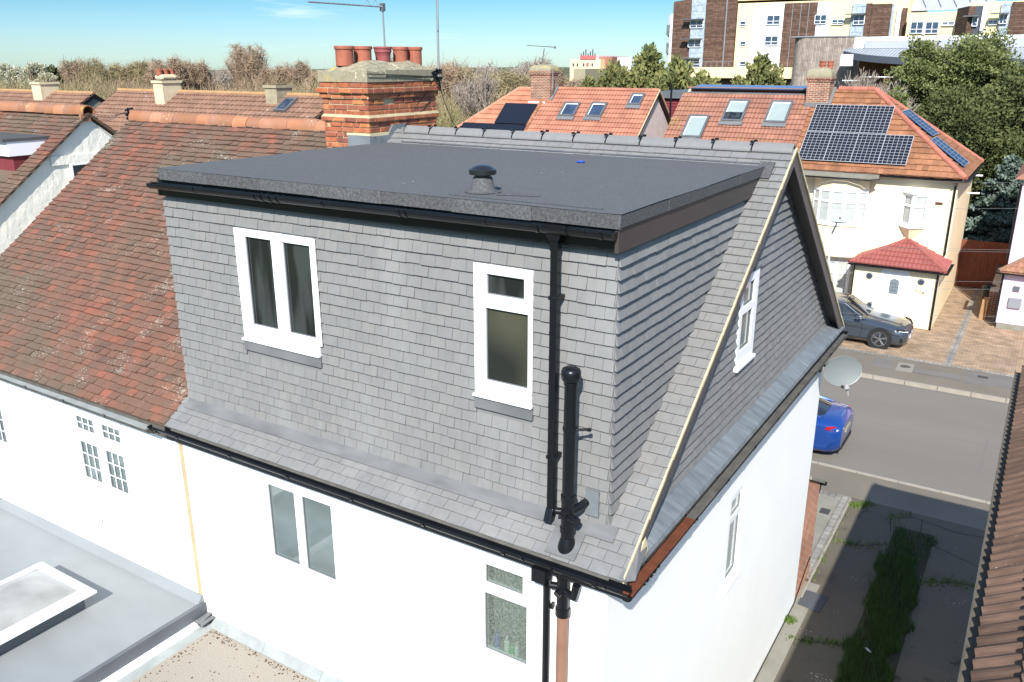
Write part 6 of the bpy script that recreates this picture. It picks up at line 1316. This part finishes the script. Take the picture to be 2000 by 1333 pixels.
b = MB(); zz = at(1690, 80, 99.8).z; b.box(at(1690, 85, 99.8).x, xR, 99.6, 100, z0_ - .1, zz); b.build('grey_louvre_band', 'hgrey', FW)
b = MB(); n = 20; xl, xr = at(1648, 97, 97).x, at(2100, 97, 97).x; prev = None
for k in range(n):
    f = lambda t: (xl + (xr - xl) * t)
    t0, t1 = k / n, (k + 1) / n; yfr = lambda t: 93.5 - 5 * math.sin(min(1, t * 1.0) * PI * .5) ** .7 + 3.5
    zf = at(1900, 116, 92).z; q = [(f(t0), yfr(t0), zf + .9 * math.exp(-t0 * 5)), (f(t1), yfr(t1), zf + .9 * math.exp(-t1 * 5)), (f(t1), 100, z0_ - .1), (f(t0), 100, z0_ - .1)]
    b.faces(q + [(p[0], p[1], p[2] - .35) for p in q], [(0, 1, 2, 3), (4, 5, 6, 7), (0, 1, 5, 4)], .5)
    for j in range(3): tj = t0 + (t1 - t0) * j / 3; b.prism([(f(tj), yfr(tj), zf + .9 * math.exp(-tj * 5) + .02), (f(tj) + .1, yfr(tj), zf + .9 * math.exp(-tj * 5) + .02), (f(tj) + .1, 100, z0_ - .06), (f(tj), 100, z0_ - .06)], (0, 0, .06), .5)
b.build('curved_roof', 'hgrey', FW)
b = MB()
for k in range(n):
    t0, t1 = k / n, (k + 1) / n; b.prism([(f(t0), yfr(t0) - .05, zf + .9 * math.exp(-t0 * 5) - .7), (f(t1), yfr(t1) - .05, zf + .9 * math.exp(-t1 * 5) - .7), (f(t1), yfr(t1) - .05, zf + .9 * math.exp(-t1 * 5) + .0), (f(t0), yfr(t0) - .05, zf + .9 * math.exp(-t0 * 5) + .0)], (0, .1, 0))
b.build('roof_fascia', 'hgreyd', FW)
b = MB(); b.box(xl + 1.5, xr, 98.5, 99, G, zf + .6); b.build('slatted_wall', 'woodr', FW)
b = MB(); bx_ = at(1660, 118, 96); b.box(bx_.x - 1, bx_.x + .3, 96, 96.4, bx_.z - .6, bx_.z + .6); b.build('roof_sign_panel', 'cladw', FW)
b = MB(); 
for (x0, x1, yy0) in ((1680, 1745, 151), (1760, 1800, 151), (1645, 1680, 158)): p, q = at(x0, yy0, 95), at(x1, yy0, 95); b.tube([p, q], .06, 5)
b.build('white_rail', 'cladw', FW)
# distant blocks
DB = root('distant_cream_block', 'far off cream and pink block on the horizon left of the conifers', 'building', (-210, 400, G))
def far_block(par, x0, x1, y0, y1, m, Y_=400, dep=30): return fr(par, 'wall', m, x0, y0, x1, y1, Y_, dep, 0, G)
far_block(DB, 1113, 1172, 116, 150, 'hcream'); far_block(DB, 1133, 1163, 109, 118, 'pink', 401); far_block(DB, 1163, 1195, 111, 150, 'redroof2', 405, 20); far_block(DB, 1120, 1143, 135, 150, 'greyr', 380)
M['rose'] = mat('rose_wall', (.5, .12, .12), .9)
fr(DB, 'panel', 'rose', 1133, 109, 1163, 116, 399.5, .4, 0); fr(DB, 'window', 'rose', 1145, 123, 1149, 129, 399.5, .4, 0)
for x in (1118, 1126, 1138, 1155): fr(DB, 'window', 'glass_blue', x, 124, x + 3, 129, 399.5, .3, 0)
b = MB()
for k in range(7): p = at(1135 + k * 4.5, 109, 401); b.tube([p, p + Z * (1 + (k % 3))], .3, 5)
b.build('roof_plant', 'hgreyd', DB)
DW = root('distant_white_block', 'far off plain white block glimpsed behind the conifer tops', 'building', (-180, 380, G)); fr(DW, 'wall', 'cladw', 1206, 112, 1233, 122, 380, 20, 0, G)
# =================================================================== vegetation
def mesh_np(name, V, F, rnd, m, parent=None, loc=None, **k):
    me = bpy.data.meshes.new(name); nv, nf, c = len(V), len(F), F.shape[1]
    me.vertices.add(nv); me.vertices.foreach_set('co', V.astype(np.float32).ravel()); me.loops.add(nf * c); me.loops.foreach_set('vertex_index', F.astype(np.int32).ravel())
    me.polygons.add(nf); me.polygons.foreach_set('loop_start', np.arange(0, nf * c, c, dtype=np.int32)); me.update(calc_edges=True)
    a = me.attributes.new('rnd', 'FLOAT', 'FACE'); a.data.foreach_set('value', rnd.astype(np.float32)); me.materials.append(M[m] if isinstance(m, str) else m)
    o = bpy.data.objects.new(name, me); COL.objects.link(o)
    if parent: o.parent = parent
    if loc is not None: o.location = loc
    for a_, v in k.items(): o[a_] = v
    return o
def rdir(n, r_):
    v = r_.normal(size=(n, 3)); return v / np.linalg.norm(v, axis=1, keepdims=True)
def leaf_quads(P, size, r_, up=0., asp=1.0, outd=None):
    n = len(P); a = rdir(n, r_)
    if outd is not None: a = a * .6 + outd; 
    a[:, 2] += up; a /= np.linalg.norm(a, axis=1, keepdims=True); c = np.cross(a, rdir(n, r_)); c /= np.linalg.norm(c, axis=1, keepdims=True)
    s = (size * (.6 + .8 * r_.random(n)))[:, None]; A = a * s * asp; B = c * s
    V = np.stack([P - A - B * .3, P + B, P + A + B * .2, P - B], 1).reshape(-1, 3); return V, np.arange(4 * n).reshape(-1, 4)
def crown_pts(blobs, n, r_, shell=.55, lump=.22):
    w_ = np.array([b_[3] * b_[4] + b_[4] * b_[5] + b_[3] * b_[5] for b_ in blobs]); w_ = w_ / w_.sum(); idx = r_.choice(len(blobs), n, p=w_); B = np.array(blobs)[idx]
    d = rdir(n, r_); ph = idx * 1.7; lum = 1 + lump * np.sin(d[:, 0] * 5 + ph) * np.sin(d[:, 1] * 5 + ph * 2) + lump * .8 * np.sin(d[:, 2] * 7 + d[:, 0] * 4 + ph)
    rad = (shell + (1 - shell) * r_.random(n) ** .7) * lum; P = B[:, :3] + d * B[:, 3:6] * rad[:, None]; return P, d, idx
M['leaf_conifer'] = mat('conifer_foliage', (.06, .08, .02), .8, ramp=[(0.063, 0.086, 0.035), (0.108, 0.132, 0.046), (0.166, 0.179, 0.058), (0.255, 0.238, 0.087), (0.141, 0.158, 0.052)])
M['leaf_oak'] = mat('broadleaf_foliage', (.06, .09, .03), .65, ramp=[(0.082, 0.101, 0.033), (0.108, 0.133, 0.043), (0.141, 0.165, 0.053), (0.180, 0.197, 0.077), (0.101, 0.120, 0.039)])
M['leaf_dark'] = mat('dark_evergreen_foliage', (.03, .05, .015), .8, ramp=[(0.049, 0.061, 0.021), (0.068, 0.082, 0.027), (0.093, 0.106, 0.035), (0.076, 0.083, 0.033)])
M['leaf_blue'] = mat('blue_spruce_foliage', (.12, .17, .16), .8, ramp=[(.05, .08, .055), (.095, .135, .105), (.17, .21, .18), (.12, .16, .13)])
M['leaf_fresh'] = mat('fresh_spring_leaves', (.16, .2, .05), .8, ramp=[(.10, .15, .03), (.17, .22, .05), (.2, .21, .08), (.13, .15, .05)])
M['leaf_yellow'] = mat('yellow_blossom', (.6, .5, .03), .8, ramp=[(.5, .42, .02), (.65, .55, .03), (.3, .3, .04)])
M['blossom'] = mat('white_blossom', (.45, .43, .33), .9, ramp=[(.24, .24, .12), (.42, .41, .28), (.5, .48, .4), (.2, .22, .08)])
M['twig'] = mat('bare_brown_twigs', (.19, .135, .09), .95, ramp=[(0.227, 0.160, 0.111), (0.282, 0.197, 0.135), (0.321, 0.227, 0.152), (0.259, 0.193, 0.121)])
M['twig2'] = mat('bare_olive_twigs', (.2, .17, .08), .95, ramp=[(0.213, 0.171, 0.093), (0.264, 0.207, 0.122), (0.252, 0.213, 0.103), (0.290, 0.220, 0.135)])
M['twig_pale'] = mat('pale_grey_twigs', (.32, .27, .22), .95, ramp=[(0.239, 0.199, 0.168), (0.302, 0.250, 0.199), (0.340, 0.294, 0.250), (0.264, 0.224, 0.187)])
def tree(name, label, base, blobs, n, size, m, cat='tree', seed=1, group=None, asp=1.4, up=.2, trunk=.3, shell=.5, lump=.22, outw=.8):
    r_ = np.random.default_rng(seed); base = V3(base); T = root(name, label, cat, base, group)
    P, d, idx = crown_pts(blobs, n, r_, shell, lump); V, F = leaf_quads(P, size, r_, up, asp, d * outw)
    rr = np.clip(.5 + .22 * r_.normal(size=n) + .18 * np.sin(P[:, 0] * 2.1 + P[:, 2] * 1.7 + idx), 0, 1)
    mesh_np('crown', V, F, rr, m, T)
    b = MB(); top = max(q[2] for q in blobs); b.tube([(0, 0, -.2), (trunk * .2, 0, top * .5), (0, trunk * .1, top)], [trunk, trunk * .7, trunk * .2], 9)
    for q in blobs[: 14]: b.tube([(0, 0, min(top, max(.5, q[2] * .6))), (q[0], q[1], q[2])], [trunk * .35, trunk * .1], 6)
    o = b.build('trunk', 'bark', T, smooth=True)
    for v in o.data.vertices: v.co += base
    return T
# note: build() subtracts the root origin, trunk was given in local coordinates
def conifer_blobs(h, w, seed, n=26, plume=True):
    r_ = random.Random(seed); L_ = []
    for i in range(n):
        t = (i + .5) / n; z_ = h * (.06 + .9 * t); rad = w * (1 - t) ** .75 * (.55 + .25 * r_.random()); a = r_.random() * 6.28; s_ = w * .30 * (1 - t) ** .5 + .25
        L_.append((rad * math.cos(a) * .8, rad * math.sin(a) * .8, z_, s_ * 1.1, s_ * 1.1, s_ * 1.25))
    return L_
def place(px, py_top, Y_): q = at(px, py_top, Y_); return q.x, q.z - G
for i, (px, pt, Y_, w_, n, lab) in enumerate([(1268, 84, 47, 4.6, 20000, 'tallest golden green conifer standing just left of the brown clad tower'), (1205, 118, 45, 4.4, 15000, 'broad low conifer right of the far brick chimney and aerial'),
        (1155, 146, 43.5, 3.0, 9000, 'smallest dark conifer at the left end of the conifer row'), (1320, 108, 46, 4.2, 15000, 'olive conifer in front of the left tower edge'), (1372, 136, 44.5, 3.6, 11000, 'low conifer behind the maroon dormer gap'),
        (1495, 102, 48, 3.8, 15000, 'pointed conifer standing alone before the white hospital panel'), (1445, 144, 46, 2.4, 6500, 'small conifer left of the pointed one'), (1618, 150, 45, 1.2, 2000, 'small dark bush beside the chimney with two red pots')]):
    x, hgt = place(px, pt, Y_); tree('conifer', lab, (x, Y_, G), conifer_blobs(hgt, w_, 11 + i), int(n * 3), .068, 'leaf_conifer', seed=21 + i, group='conifers behind the red roofs', asp=1.9, up=.7, shell=.35, lump=.3)
# broad evergreen at the right
def oblobs(cx, w, h0, h1, n, seed, s0=1.5):
    r_ = random.Random(seed); return [((r_.random() - .5) * 2 * w * math.sin(PI * min(1, .25 + .75 * (1 - (i / n)))), (r_.random() - .5) * 2 * w * .8, h0 + (h1 - h0) * (i + .5) / n, s0 * (.7 + .5 * r_.random()), s0 * (.7 + .5 * r_.random()), s0 * (.6 + .4 * r_.random())) for i in range(n)]
x, hgt = place(1880, 66, 46); tree('broad_evergreen_tree', 'tall broad leaved evergreen towering behind the yellow house', (x, 46, G), oblobs(0, 2.3, 2.5, hgt - .8, 34, 5, 1.25), 130000, .048, 'leaf_oak', seed=5, asp=1.3, shell=.35, lump=.3, trunk=.35)
x, hgt = place(1830, 190, 43); tree('dark_evergreen_tree', 'dark dense evergreen below the tall broad leaved one', (x, 43, G), oblobs(0, 2.2, 1.2, hgt - .6, 26, 8, 1.3), 60000, .055, 'leaf_dark', seed=6, shell=.35, lump=.3)
x, hgt = place(1960, 150, 44); tree('dark_evergreen_tree', 'very dark evergreen touching the right picture edge', (x, 44, G), oblobs(0, 2.4, 1.0, hgt - .7, 30, 9, 1.4), 75000, .055, 'leaf_dark', seed=7, shell=.35, lump=.3)
x, hgt = place(2040, 120, 47); tree('dark_evergreen_tree', 'dark green tree in front of the rust brown slatted wall', (x, 47, G), oblobs(0, 2.6, 1.0, hgt - .7, 30, 19, 1.4), 70000, .055, 'leaf_oak', seed=17, shell=.35, lump=.3)
x, hgt = place(1738, 178, 41.5); tree('leafy_shrub', 'mid green shrub rising behind the hip of the yellow house', (x, 41.5, G), oblobs(0, 1.4, 1.5, hgt - .4, 16, 12, .9), 18000, .06, 'leaf_oak', cat='shrub', seed=9, shell=.3)
x, hgt = place(1950, 300, 39.5)
sb = []
rs = random.Random(4)
for i in range(34):
    t = i / 34; a = i * 2.4; rad = 2.1 * (1 - t) ** .8; sb.append((rad * math.cos(a) * .7, rad * math.sin(a) * .7, .5 + (hgt - .6) * t, .75 * (1 - t) + .28, .75 * (1 - t) + .28, .20 + .12 * (1 - t)))
tree('blue_spruce', 'silvery blue spruce between the yellow and pink houses', (at(1965, 400, 39.5).x, 39.5, G), sb, 45000, .055, 'leaf_blue', seed=10, asp=1.6, up=-.1, shell=.3)
fx = at(1955, 425, 38.0); tree('flowering_shrub', 'bright yellow flowering shrub on the lawn beside the spruce', (fx.x, 38, G), [(-.3, 0, .9, .5, .5, .4), (.35, .1, 1.0, .5, .5, .4), (0, 0, .6, .6, .5, .4)], 2600, .06, 'leaf_yellow', cat='shrub', seed=13)
fx = at(1915, 380, 41); tree('leafy_shrub', 'reddish brown shrub in the dark corner behind the lawn', (fx.x, 41, G), [(-.4, 0, .9, .9, .6, .7), (.5, .1, 1.3, .9, .6, .9), (-1.2, 0, 1.2, .9, .6, 1.0)], 4200, .08, 'leaf_dark', cat='shrub', seed=14)
hx = at(95, 146, 75); tree('holly', 'small dark rounded holly behind the left chimney', (hx.x, 75, G), [(0, 0, hx.z - G, 1.9, 1.5, 1.2), (0, 0, hx.z - G - 2, 2.2, 2, 2)], 5000, .16, 'leaf_dark', seed=15)

def bare_tree(name, label, base, h, seed, m='twig', spread=.5, dens=1., group=None, round_=False, trunks=1, wmin=.035, shape=1.0):
    r_ = random.Random(seed); T = root(name, label, 'tree', base, group); tk = MB(); Q = []; R = []
    def grow(p, d, L_, rad, dep):
        seg = 3 if dep < 3 else 2; pts = [p]; dd = d.copy()
        for _ in range(seg):
            dd = (dd + V3((r_.gauss(0, .10), r_.gauss(0, .10), r_.gauss(.06, .05)))).normalized(); pts.append(pts[-1] + dd * (L_ / seg))
        if rad > .035: tk.tube([V3(base) + q for q in pts], [rad * (1 - .35 * i / seg) for i in range(seg + 1)], 5, cap=False)
        else:
            for a, c in zip(pts, pts[1:]):
                s_ = (c - a).cross(V3((r_.gauss(0, 1), r_.gauss(0, 1), r_.gauss(0, .3)))).normalized() * max(wmin * .5, rad); Q.append((a - s_, a + s_, c + s_ * .6, c - s_ * .6)); R.append(r_.random())
        if dep >= 7 or L_ < .22: return
        nc = (3 if dep < 2 else (4 if r_.random() < .5 * dens else 3))
        for k in range(nc):
            t = 1 if k == 0 else r_.uniform(.35, 1.0); i = min(seg - 1, int(t * seg)); q = pts[i].lerp(pts[i + 1], t * seg - i if t < 1 else 1)
            ang = (r_.uniform(.12, .35) if k == 0 else r_.uniform(.35, .8)) * spread * 1.6; ax = dd.cross(V3((r_.gauss(0, 1), r_.gauss(0, 1), r_.gauss(0, 1)))).normalized()
            nd = (dd * math.cos(ang) + ax.cross(dd) * math.sin(ang)).normalized(); nd = (nd + V3((0, 0, .12))).normalized()
            grow(q, nd, L_ * r_.uniform(.62, .82), rad * (.62 if k else .75), dep + 1)
    for t_ in range(trunks):
        a = r_.random() * 6.28; off = V3((math.cos(a), math.sin(a), 0)) * (.0 if trunks == 1 else .5 * t_)
        grow(off, V3((math.cos(a) * .12, math.sin(a) * .12, 1)).normalized(), h * .30, h * .018, 0)
    V = np.array([tuple(v) for q in Q for v in q]); mx_ = V[:, 2].max(); k_ = h / mx_; V *= k_
    tk.v = [tuple(V3(base) + (V3(p) - V3(base)) * k_) for p in tk.v]
    tk.build('trunk', m if m != 'twig' else 'bark', T)
    mesh_np('crown', V, np.arange(len(V)).reshape(-1, 4), np.array(R), m, T); return T
BT = [  (30, 118, 98, 41, .6, 'twig_pale', 2, 'hazy bare tree at the far left end of the skyline'),
    (150, 98, 90, 42, .45, 'twig', 2, 'upright bare tree just left of the tallest one'),
    (275, 100, 86, 43, .6, 'twig2', 3, 'spreading bare tree on the left flank of the wide dark one'),
    (370, 104, 84, 44, .6, 'twig', 2, 'spreading bare tree on the right flank of the wide dark one'),
    (420, 118, 92, 45, .55, 'twig_pale', 2, 'low pale tree left of the rounded twin crown'),
    (530, 112, 98, 46, .6, 'twig', 2, 'thin topped tree right of the rounded twin crown'),
    (890, 98, 84, 47, .5, 'twig_pale', 2, 'pale thin tree between two olive tinged ones'),
    (980, 116, 70, 48, .5, 'twig2', 2, 'olive bare tree in front of the pale rounded one'),
    (1030, 100, 88, 49, .5, 'twig_pale', 2, 'hazy bare tree directly left of the slender birch'),
    # px, top px, distance, seed, spread, material, label
    (478, 68, 105, 3, .62, 'twig', 2, 'rounded twin crowned bare tree standing above the skyline'),
    (320, 92, 78, 4, .75, 'twig', 2, 'wide dark bare tree above the chimney with red pots'),
    (180, 92, 80, 5, .38, 'twig2', 2, 'tallest upright bare tree left of the wide dark one'),
    (125, 103, 88, 6, .5, 'twig', 2, 'bushy bare tree at the left of the skyline'),
    (60, 112, 92, 16, .5, 'twig', 2, 'low bare tree above the blossoming shrubs'),
    (225, 106, 84, 7, .5, 'twig2', 1, 'thin bare tree between the upright and the wide one'),
    (570, 103, 95, 8, .6, 'twig', 2, 'sparse bare tree left of the brick chimney'),
    (615, 120, 84, 9, .6, 'twig', 1, 'small sparse bare tree touching the chimney edge'),
    (775, 72, 100, 10, .55, 'twig_pale', 1, 'bare tree peeping out behind the chimney pots'),
    (865, 96, 70, 11, .5, 'twig', 2, 'bare tree just right of the tall pole'),
    (905, 106, 72, 12, .5, 'twig2', 2, 'olive tinged bare tree second right of the tall pole'),
    (950, 98, 90, 13, .55, 'twig_pale', 1, 'pale bare tree with rounded top right of the pole'),
    (1058, 83, 85, 14, .45, 'twig_pale', 1, 'slender pale birch behind the far aerial'),
    (1083, 104, 95, 15, .4, 'twig', 1, 'small pointed bare tree right of the far aerial'),
    (1005, 110, 75, 17, .5, 'twig2', 2, 'olive bare tree left of the birch'),
    (945, 128, 52, 18, .45, 'twig_pale', 1, 'whitish bare sapling above the grey ridge'),
    (1130, 128, 80, 19, .5, 'twig', 1, 'low bare tree below the distant cream block'),
    (1670, 130, 44, 20, .5, 'twig_pale', 2, 'pale leafless shrub beside the brick chimney'),
    (1720, 140, 46, 22, .6, 'twig2', 3, 'tangle of bare branches in front of the slatted wing'),
    (1700, 150, 42.5, 23, .6, 'twig_pale', 3, 'low twiggy shrub behind the orange ridge'),
]
def fan_tree(name, label, base, h, w, seed, m, lobes=1, n=900, wd=.05, group=None):
    """leafless crown: limbs fan from a fork to a rounded outline, each ending in fine twigs"""
    r_ = np.random.default_rng(seed); T = root(name, label, 'tree', base, group); Vs = []; tk = MB()
    for l_ in range(lobes):
        ox = 0 if lobes == 1 else (l_ - (lobes - 1) / 2) * w * .42; lw = w * (.5 if lobes == 1 else .34); lh = h * (1 - .05 * r_.random())
        fork = np.array([ox * .25, 0, h * .30]); cen = np.array([ox, 0, lh * .62]); rad = np.array([lw, lw * .85, lh * .38])
        tk.tube([V3(base), V3(base) + V3(fork)], [h * .022, h * .015], 6, cap=False)
        nm = 26; d = rdir(nm, r_); d[:, 2] = np.abs(d[:, 2]) * 1.1 - .15; d /= np.linalg.norm(d, axis=1, keepdims=True); tip = cen + d * rad * .72
        mid = fork + (tip - fork) * .5 + np.stack([d[:, 0] * lw * .18, d[:, 1] * lw * .18, np.zeros(nm)], 1)
        for k in range(nm): tk.tube([V3(base) + V3(fork), V3(base) + V3(mid[k]), V3(base) + V3(tip[k])], [h * .009, h * .006, h * .003], 4, cap=False)
        i = r_.integers(0, nm, n * 3); t = r_.random(n * 3) ** .7; p0 = np.where(t[:, None] < .5, fork + (mid[i] - fork) * (t[:, None] * 2), mid[i] + (tip[i] - mid[i]) * (t[:, None] * 2 - 1))
        q = cen + rdir(n * 3, r_) * [1, 1, 1] * rad; q[:, 2] = np.abs(q[:, 2] - cen[2]) * 1.0 + cen[2] - rad[2] * .35 * r_.random(n * 3)
        dd = (q - p0); L_ = np.linalg.norm(dd, axis=1, keepdims=True); dd = dd / L_ + r_.normal(size=dd.shape) * .28 + [0, 0, .25]; dd /= np.linalg.norm(dd, axis=1, keepdims=True)
        p1 = p0 + dd * np.minimum(L_ * .8, h * (.07 + .12 * r_.random((n * 3, 1)))); e_ = (p1 - cen) / rad; k_ = np.linalg.norm(e_, axis=1, keepdims=True); p1 = np.where(k_ > 1.05, cen + e_ / k_ * 1.05 * rad, p1)
        s_ = np.cross(dd, rdir(n * 3, r_)); s_ /= np.linalg.norm(s_, axis=1, keepdims=True); s_ = s_ * (wd * .5 * (.4 + .8 * r_.random((n * 3, 1))))
        Vs.append(np.stack([p0 - s_, p0 + s_, p1 + s_ * .4, p1 - s_ * .4], 1).reshape(-1, 3))
    V = np.concatenate(Vs); tk.build('trunk', 'bark', T); mesh_np('crown', V, np.arange(len(V)).reshape(-1, 4), np.clip(.5 + .2 * r_.normal(size=len(V) // 4), 0, 1), m, T); return T
for px, pt, Y_, sd, sp_, m_, nt_, lab in BT:
    q = at(px, pt, Y_); h_ = q.z - G
    if Y_ > 60: fan_tree('bare_tree', lab, (q.x, Y_, G), h_, h_ * (.62 if sp_ >= .5 else .42) * (1.25 if nt_ >= 2 else 1), sd, m_, lobes=2 if (nt_ >= 2 and sp_ > .5) else 1, n=1100 if Y_ < 90 else 800, wd=.075, group='bare trees on the skyline')
    else: bare_tree('bare_tree', lab, (q.x, Y_, G), h_, sd, m_, sp_, group='bare trees on the skyline', trunks=nt_, wmin=.03)
# white blossom shrubs at the far left
for i, (px, pt) in enumerate([(20, 128), (55, 124)]):
    q = at(px, pt, 68); tree('blossoming_shrub', ['pale blossoming shrub at the very left edge', 'pale blossoming shrub left of the cream chimney'][i], (q.x, 68, G), oblobs(0, 1.9, 2, q.z - G - .4, 14, 30 + i, 1.2), 16000, .08, 'blossom', cat='shrub', seed=31 + i, shell=.3)
# dense leafless woodland behind, one mass
def scrub(name, x0, x1, y0, y1, n_tr, hfun, m, seed, nb=110, wd=.05):
    r_ = np.random.default_rng(seed); bx = x0 + (x1 - x0) * r_.random(n_tr); by = y0 + (y1 - y0) * r_.random(n_tr); hh_ = hfun(bx, by, r_)
    n = n_tr * nb; t = np.repeat(np.arange(n_tr), nb); H_ = hh_[t]; wr = (.24 + .16 * r_.random(n_tr))[t] * H_; d = rdir(n, r_); d[:, 2] = np.abs(d[:, 2]) * 1.1 - .25
    rad = r_.random(n) ** .55; lum = 1 + .18 * np.sin(d[:, 0] * 6 + t) * np.sin(d[:, 1] * 6 + t * 2)
    p0 = np.stack([bx[t] + d[:, 0] * wr * rad * lum, by[t] + d[:, 1] * wr * rad * lum, G + H_ * .48 + d[:, 2] * H_ * .44 * rad * lum], 1)
    dd = d * [.9, .9, .5] + r_.normal(size=(n, 3)) * .45 + [0, 0, .75]; dd /= np.linalg.norm(dd, axis=1, keepdims=True); L_ = H_ * (.05 + .13 * r_.random(n))
    tk = r_.random(n) < .04; p0[tk] = np.stack([bx[t][tk], by[t][tk], np.full(tk.sum(), G + .2)], 1); L_[tk] = H_[tk] * .75; dd[tk] = dd[tk] * [.35, .35, 1] + [0, 0, .4]; dd /= np.linalg.norm(dd, axis=1, keepdims=True)
    p1 = p0 + dd * L_[:, None]; s = np.cross(dd, rdir(n, r_)); s /= np.linalg.norm(s, axis=1, keepdims=True); s *= (wd * .5 * (.5 + r_.random(n)))[:, None]
    V = np.stack([p0 - s, p0 + s, p1 + s * .3, p1 - s * .3], 1); q_ = at(1108, 140, 100); k_ = (q_.x - CAM.x) / (100 - CAM.y); keep = (p1[:, 0] - CAM.x < k_ * (p1[:, 1] - CAM.y)) if x0 < -20 else None
    tr_c = r_.random(n_tr); rr = np.clip(tr_c[t] * .8 + .2 * r_.random(n), 0, 1)
    if keep is not None: V = V[keep]; rr = rr[keep]
    V = V.reshape(-1, 3); return mesh_np(name, V, np.arange(len(V)).reshape(-1, 4), rr, m, kind='stuff')
hf = lambda lo, hi: (lambda x, y, r_: lo - .5 + (hi - lo) * r_.random(len(x)) ** 2 * 1.7 + .7 * np.sin(x * .13 + y * .05) + .5 * np.sin(x * .41))
scrub('far_woodland', -190, 20, 95, 150, 800, hf(7.3, 8.5), 'twig', 1, 330, .09)
scrub('woodland', -150, -14, 62, 95, 700, hf(6.0, 7.4), 'twig', 2, 360, .055)
scrub('woodland', -120, -14, 46, 70, 560, hf(5.2, 7.6), 'twig2', 3, 330, .04)
scrub('woodland', -60, -18, 40, 55, 240, hf(4.0, 6.6), 'twig2', 5, 420, .026)
scrub('thicket', -9, -1.5, 40, 52, 70, hf(4.0, 6.2), 'twig_pale', 6, 300, .026)
r_ = np.random.default_rng(9); bl = [(-40 + 22 * r_.random(), 40 + 14 * r_.random(), G + 1.2 + 3.6 * r_.random(), 1.4, 1.3, 1.3) for _ in range(80)]
P, d, idx = crown_pts(bl, 70000, r_, .3, .3); V, F = leaf_quads(P, .05, r_); mesh_np('spring_undergrowth', V, F, r_.random(70000), 'leaf_fresh', kind='stuff')
bl = [(-140 + 110 * r_.random(), 58 + 40 * r_.random(), G + 1.2 + 2.5 * r_.random(), 2.4, 2.0, 1.8) for _ in range(70)]
P, d, idx = crown_pts(bl, 26000, r_, .3, .3); V, F = leaf_quads(P, .16, r_); mesh_np('olive_undergrowth', V, F, r_.random(26000), mat('ivy_undergrowth', (.09, .085, .03), .9, ramp=[(.05, .055, .02), (.12, .10, .045), (.14, .12, .05)]), kind='stuff')
bl = [(-12 + 18 * r_.random(), 41 + 9 * r_.random(), G + .8 + 2.6 * r_.random(), 1.4, 1.2, 1.2) for _ in range(46)]
P, d, idx = crown_pts(bl, 30000, r_, .3, .3); V, F = leaf_quads(P, .10, r_); mesh_np('evergreen_undergrowth', V, F, r_.random(30000), 'leaf_dark', kind='stuff')
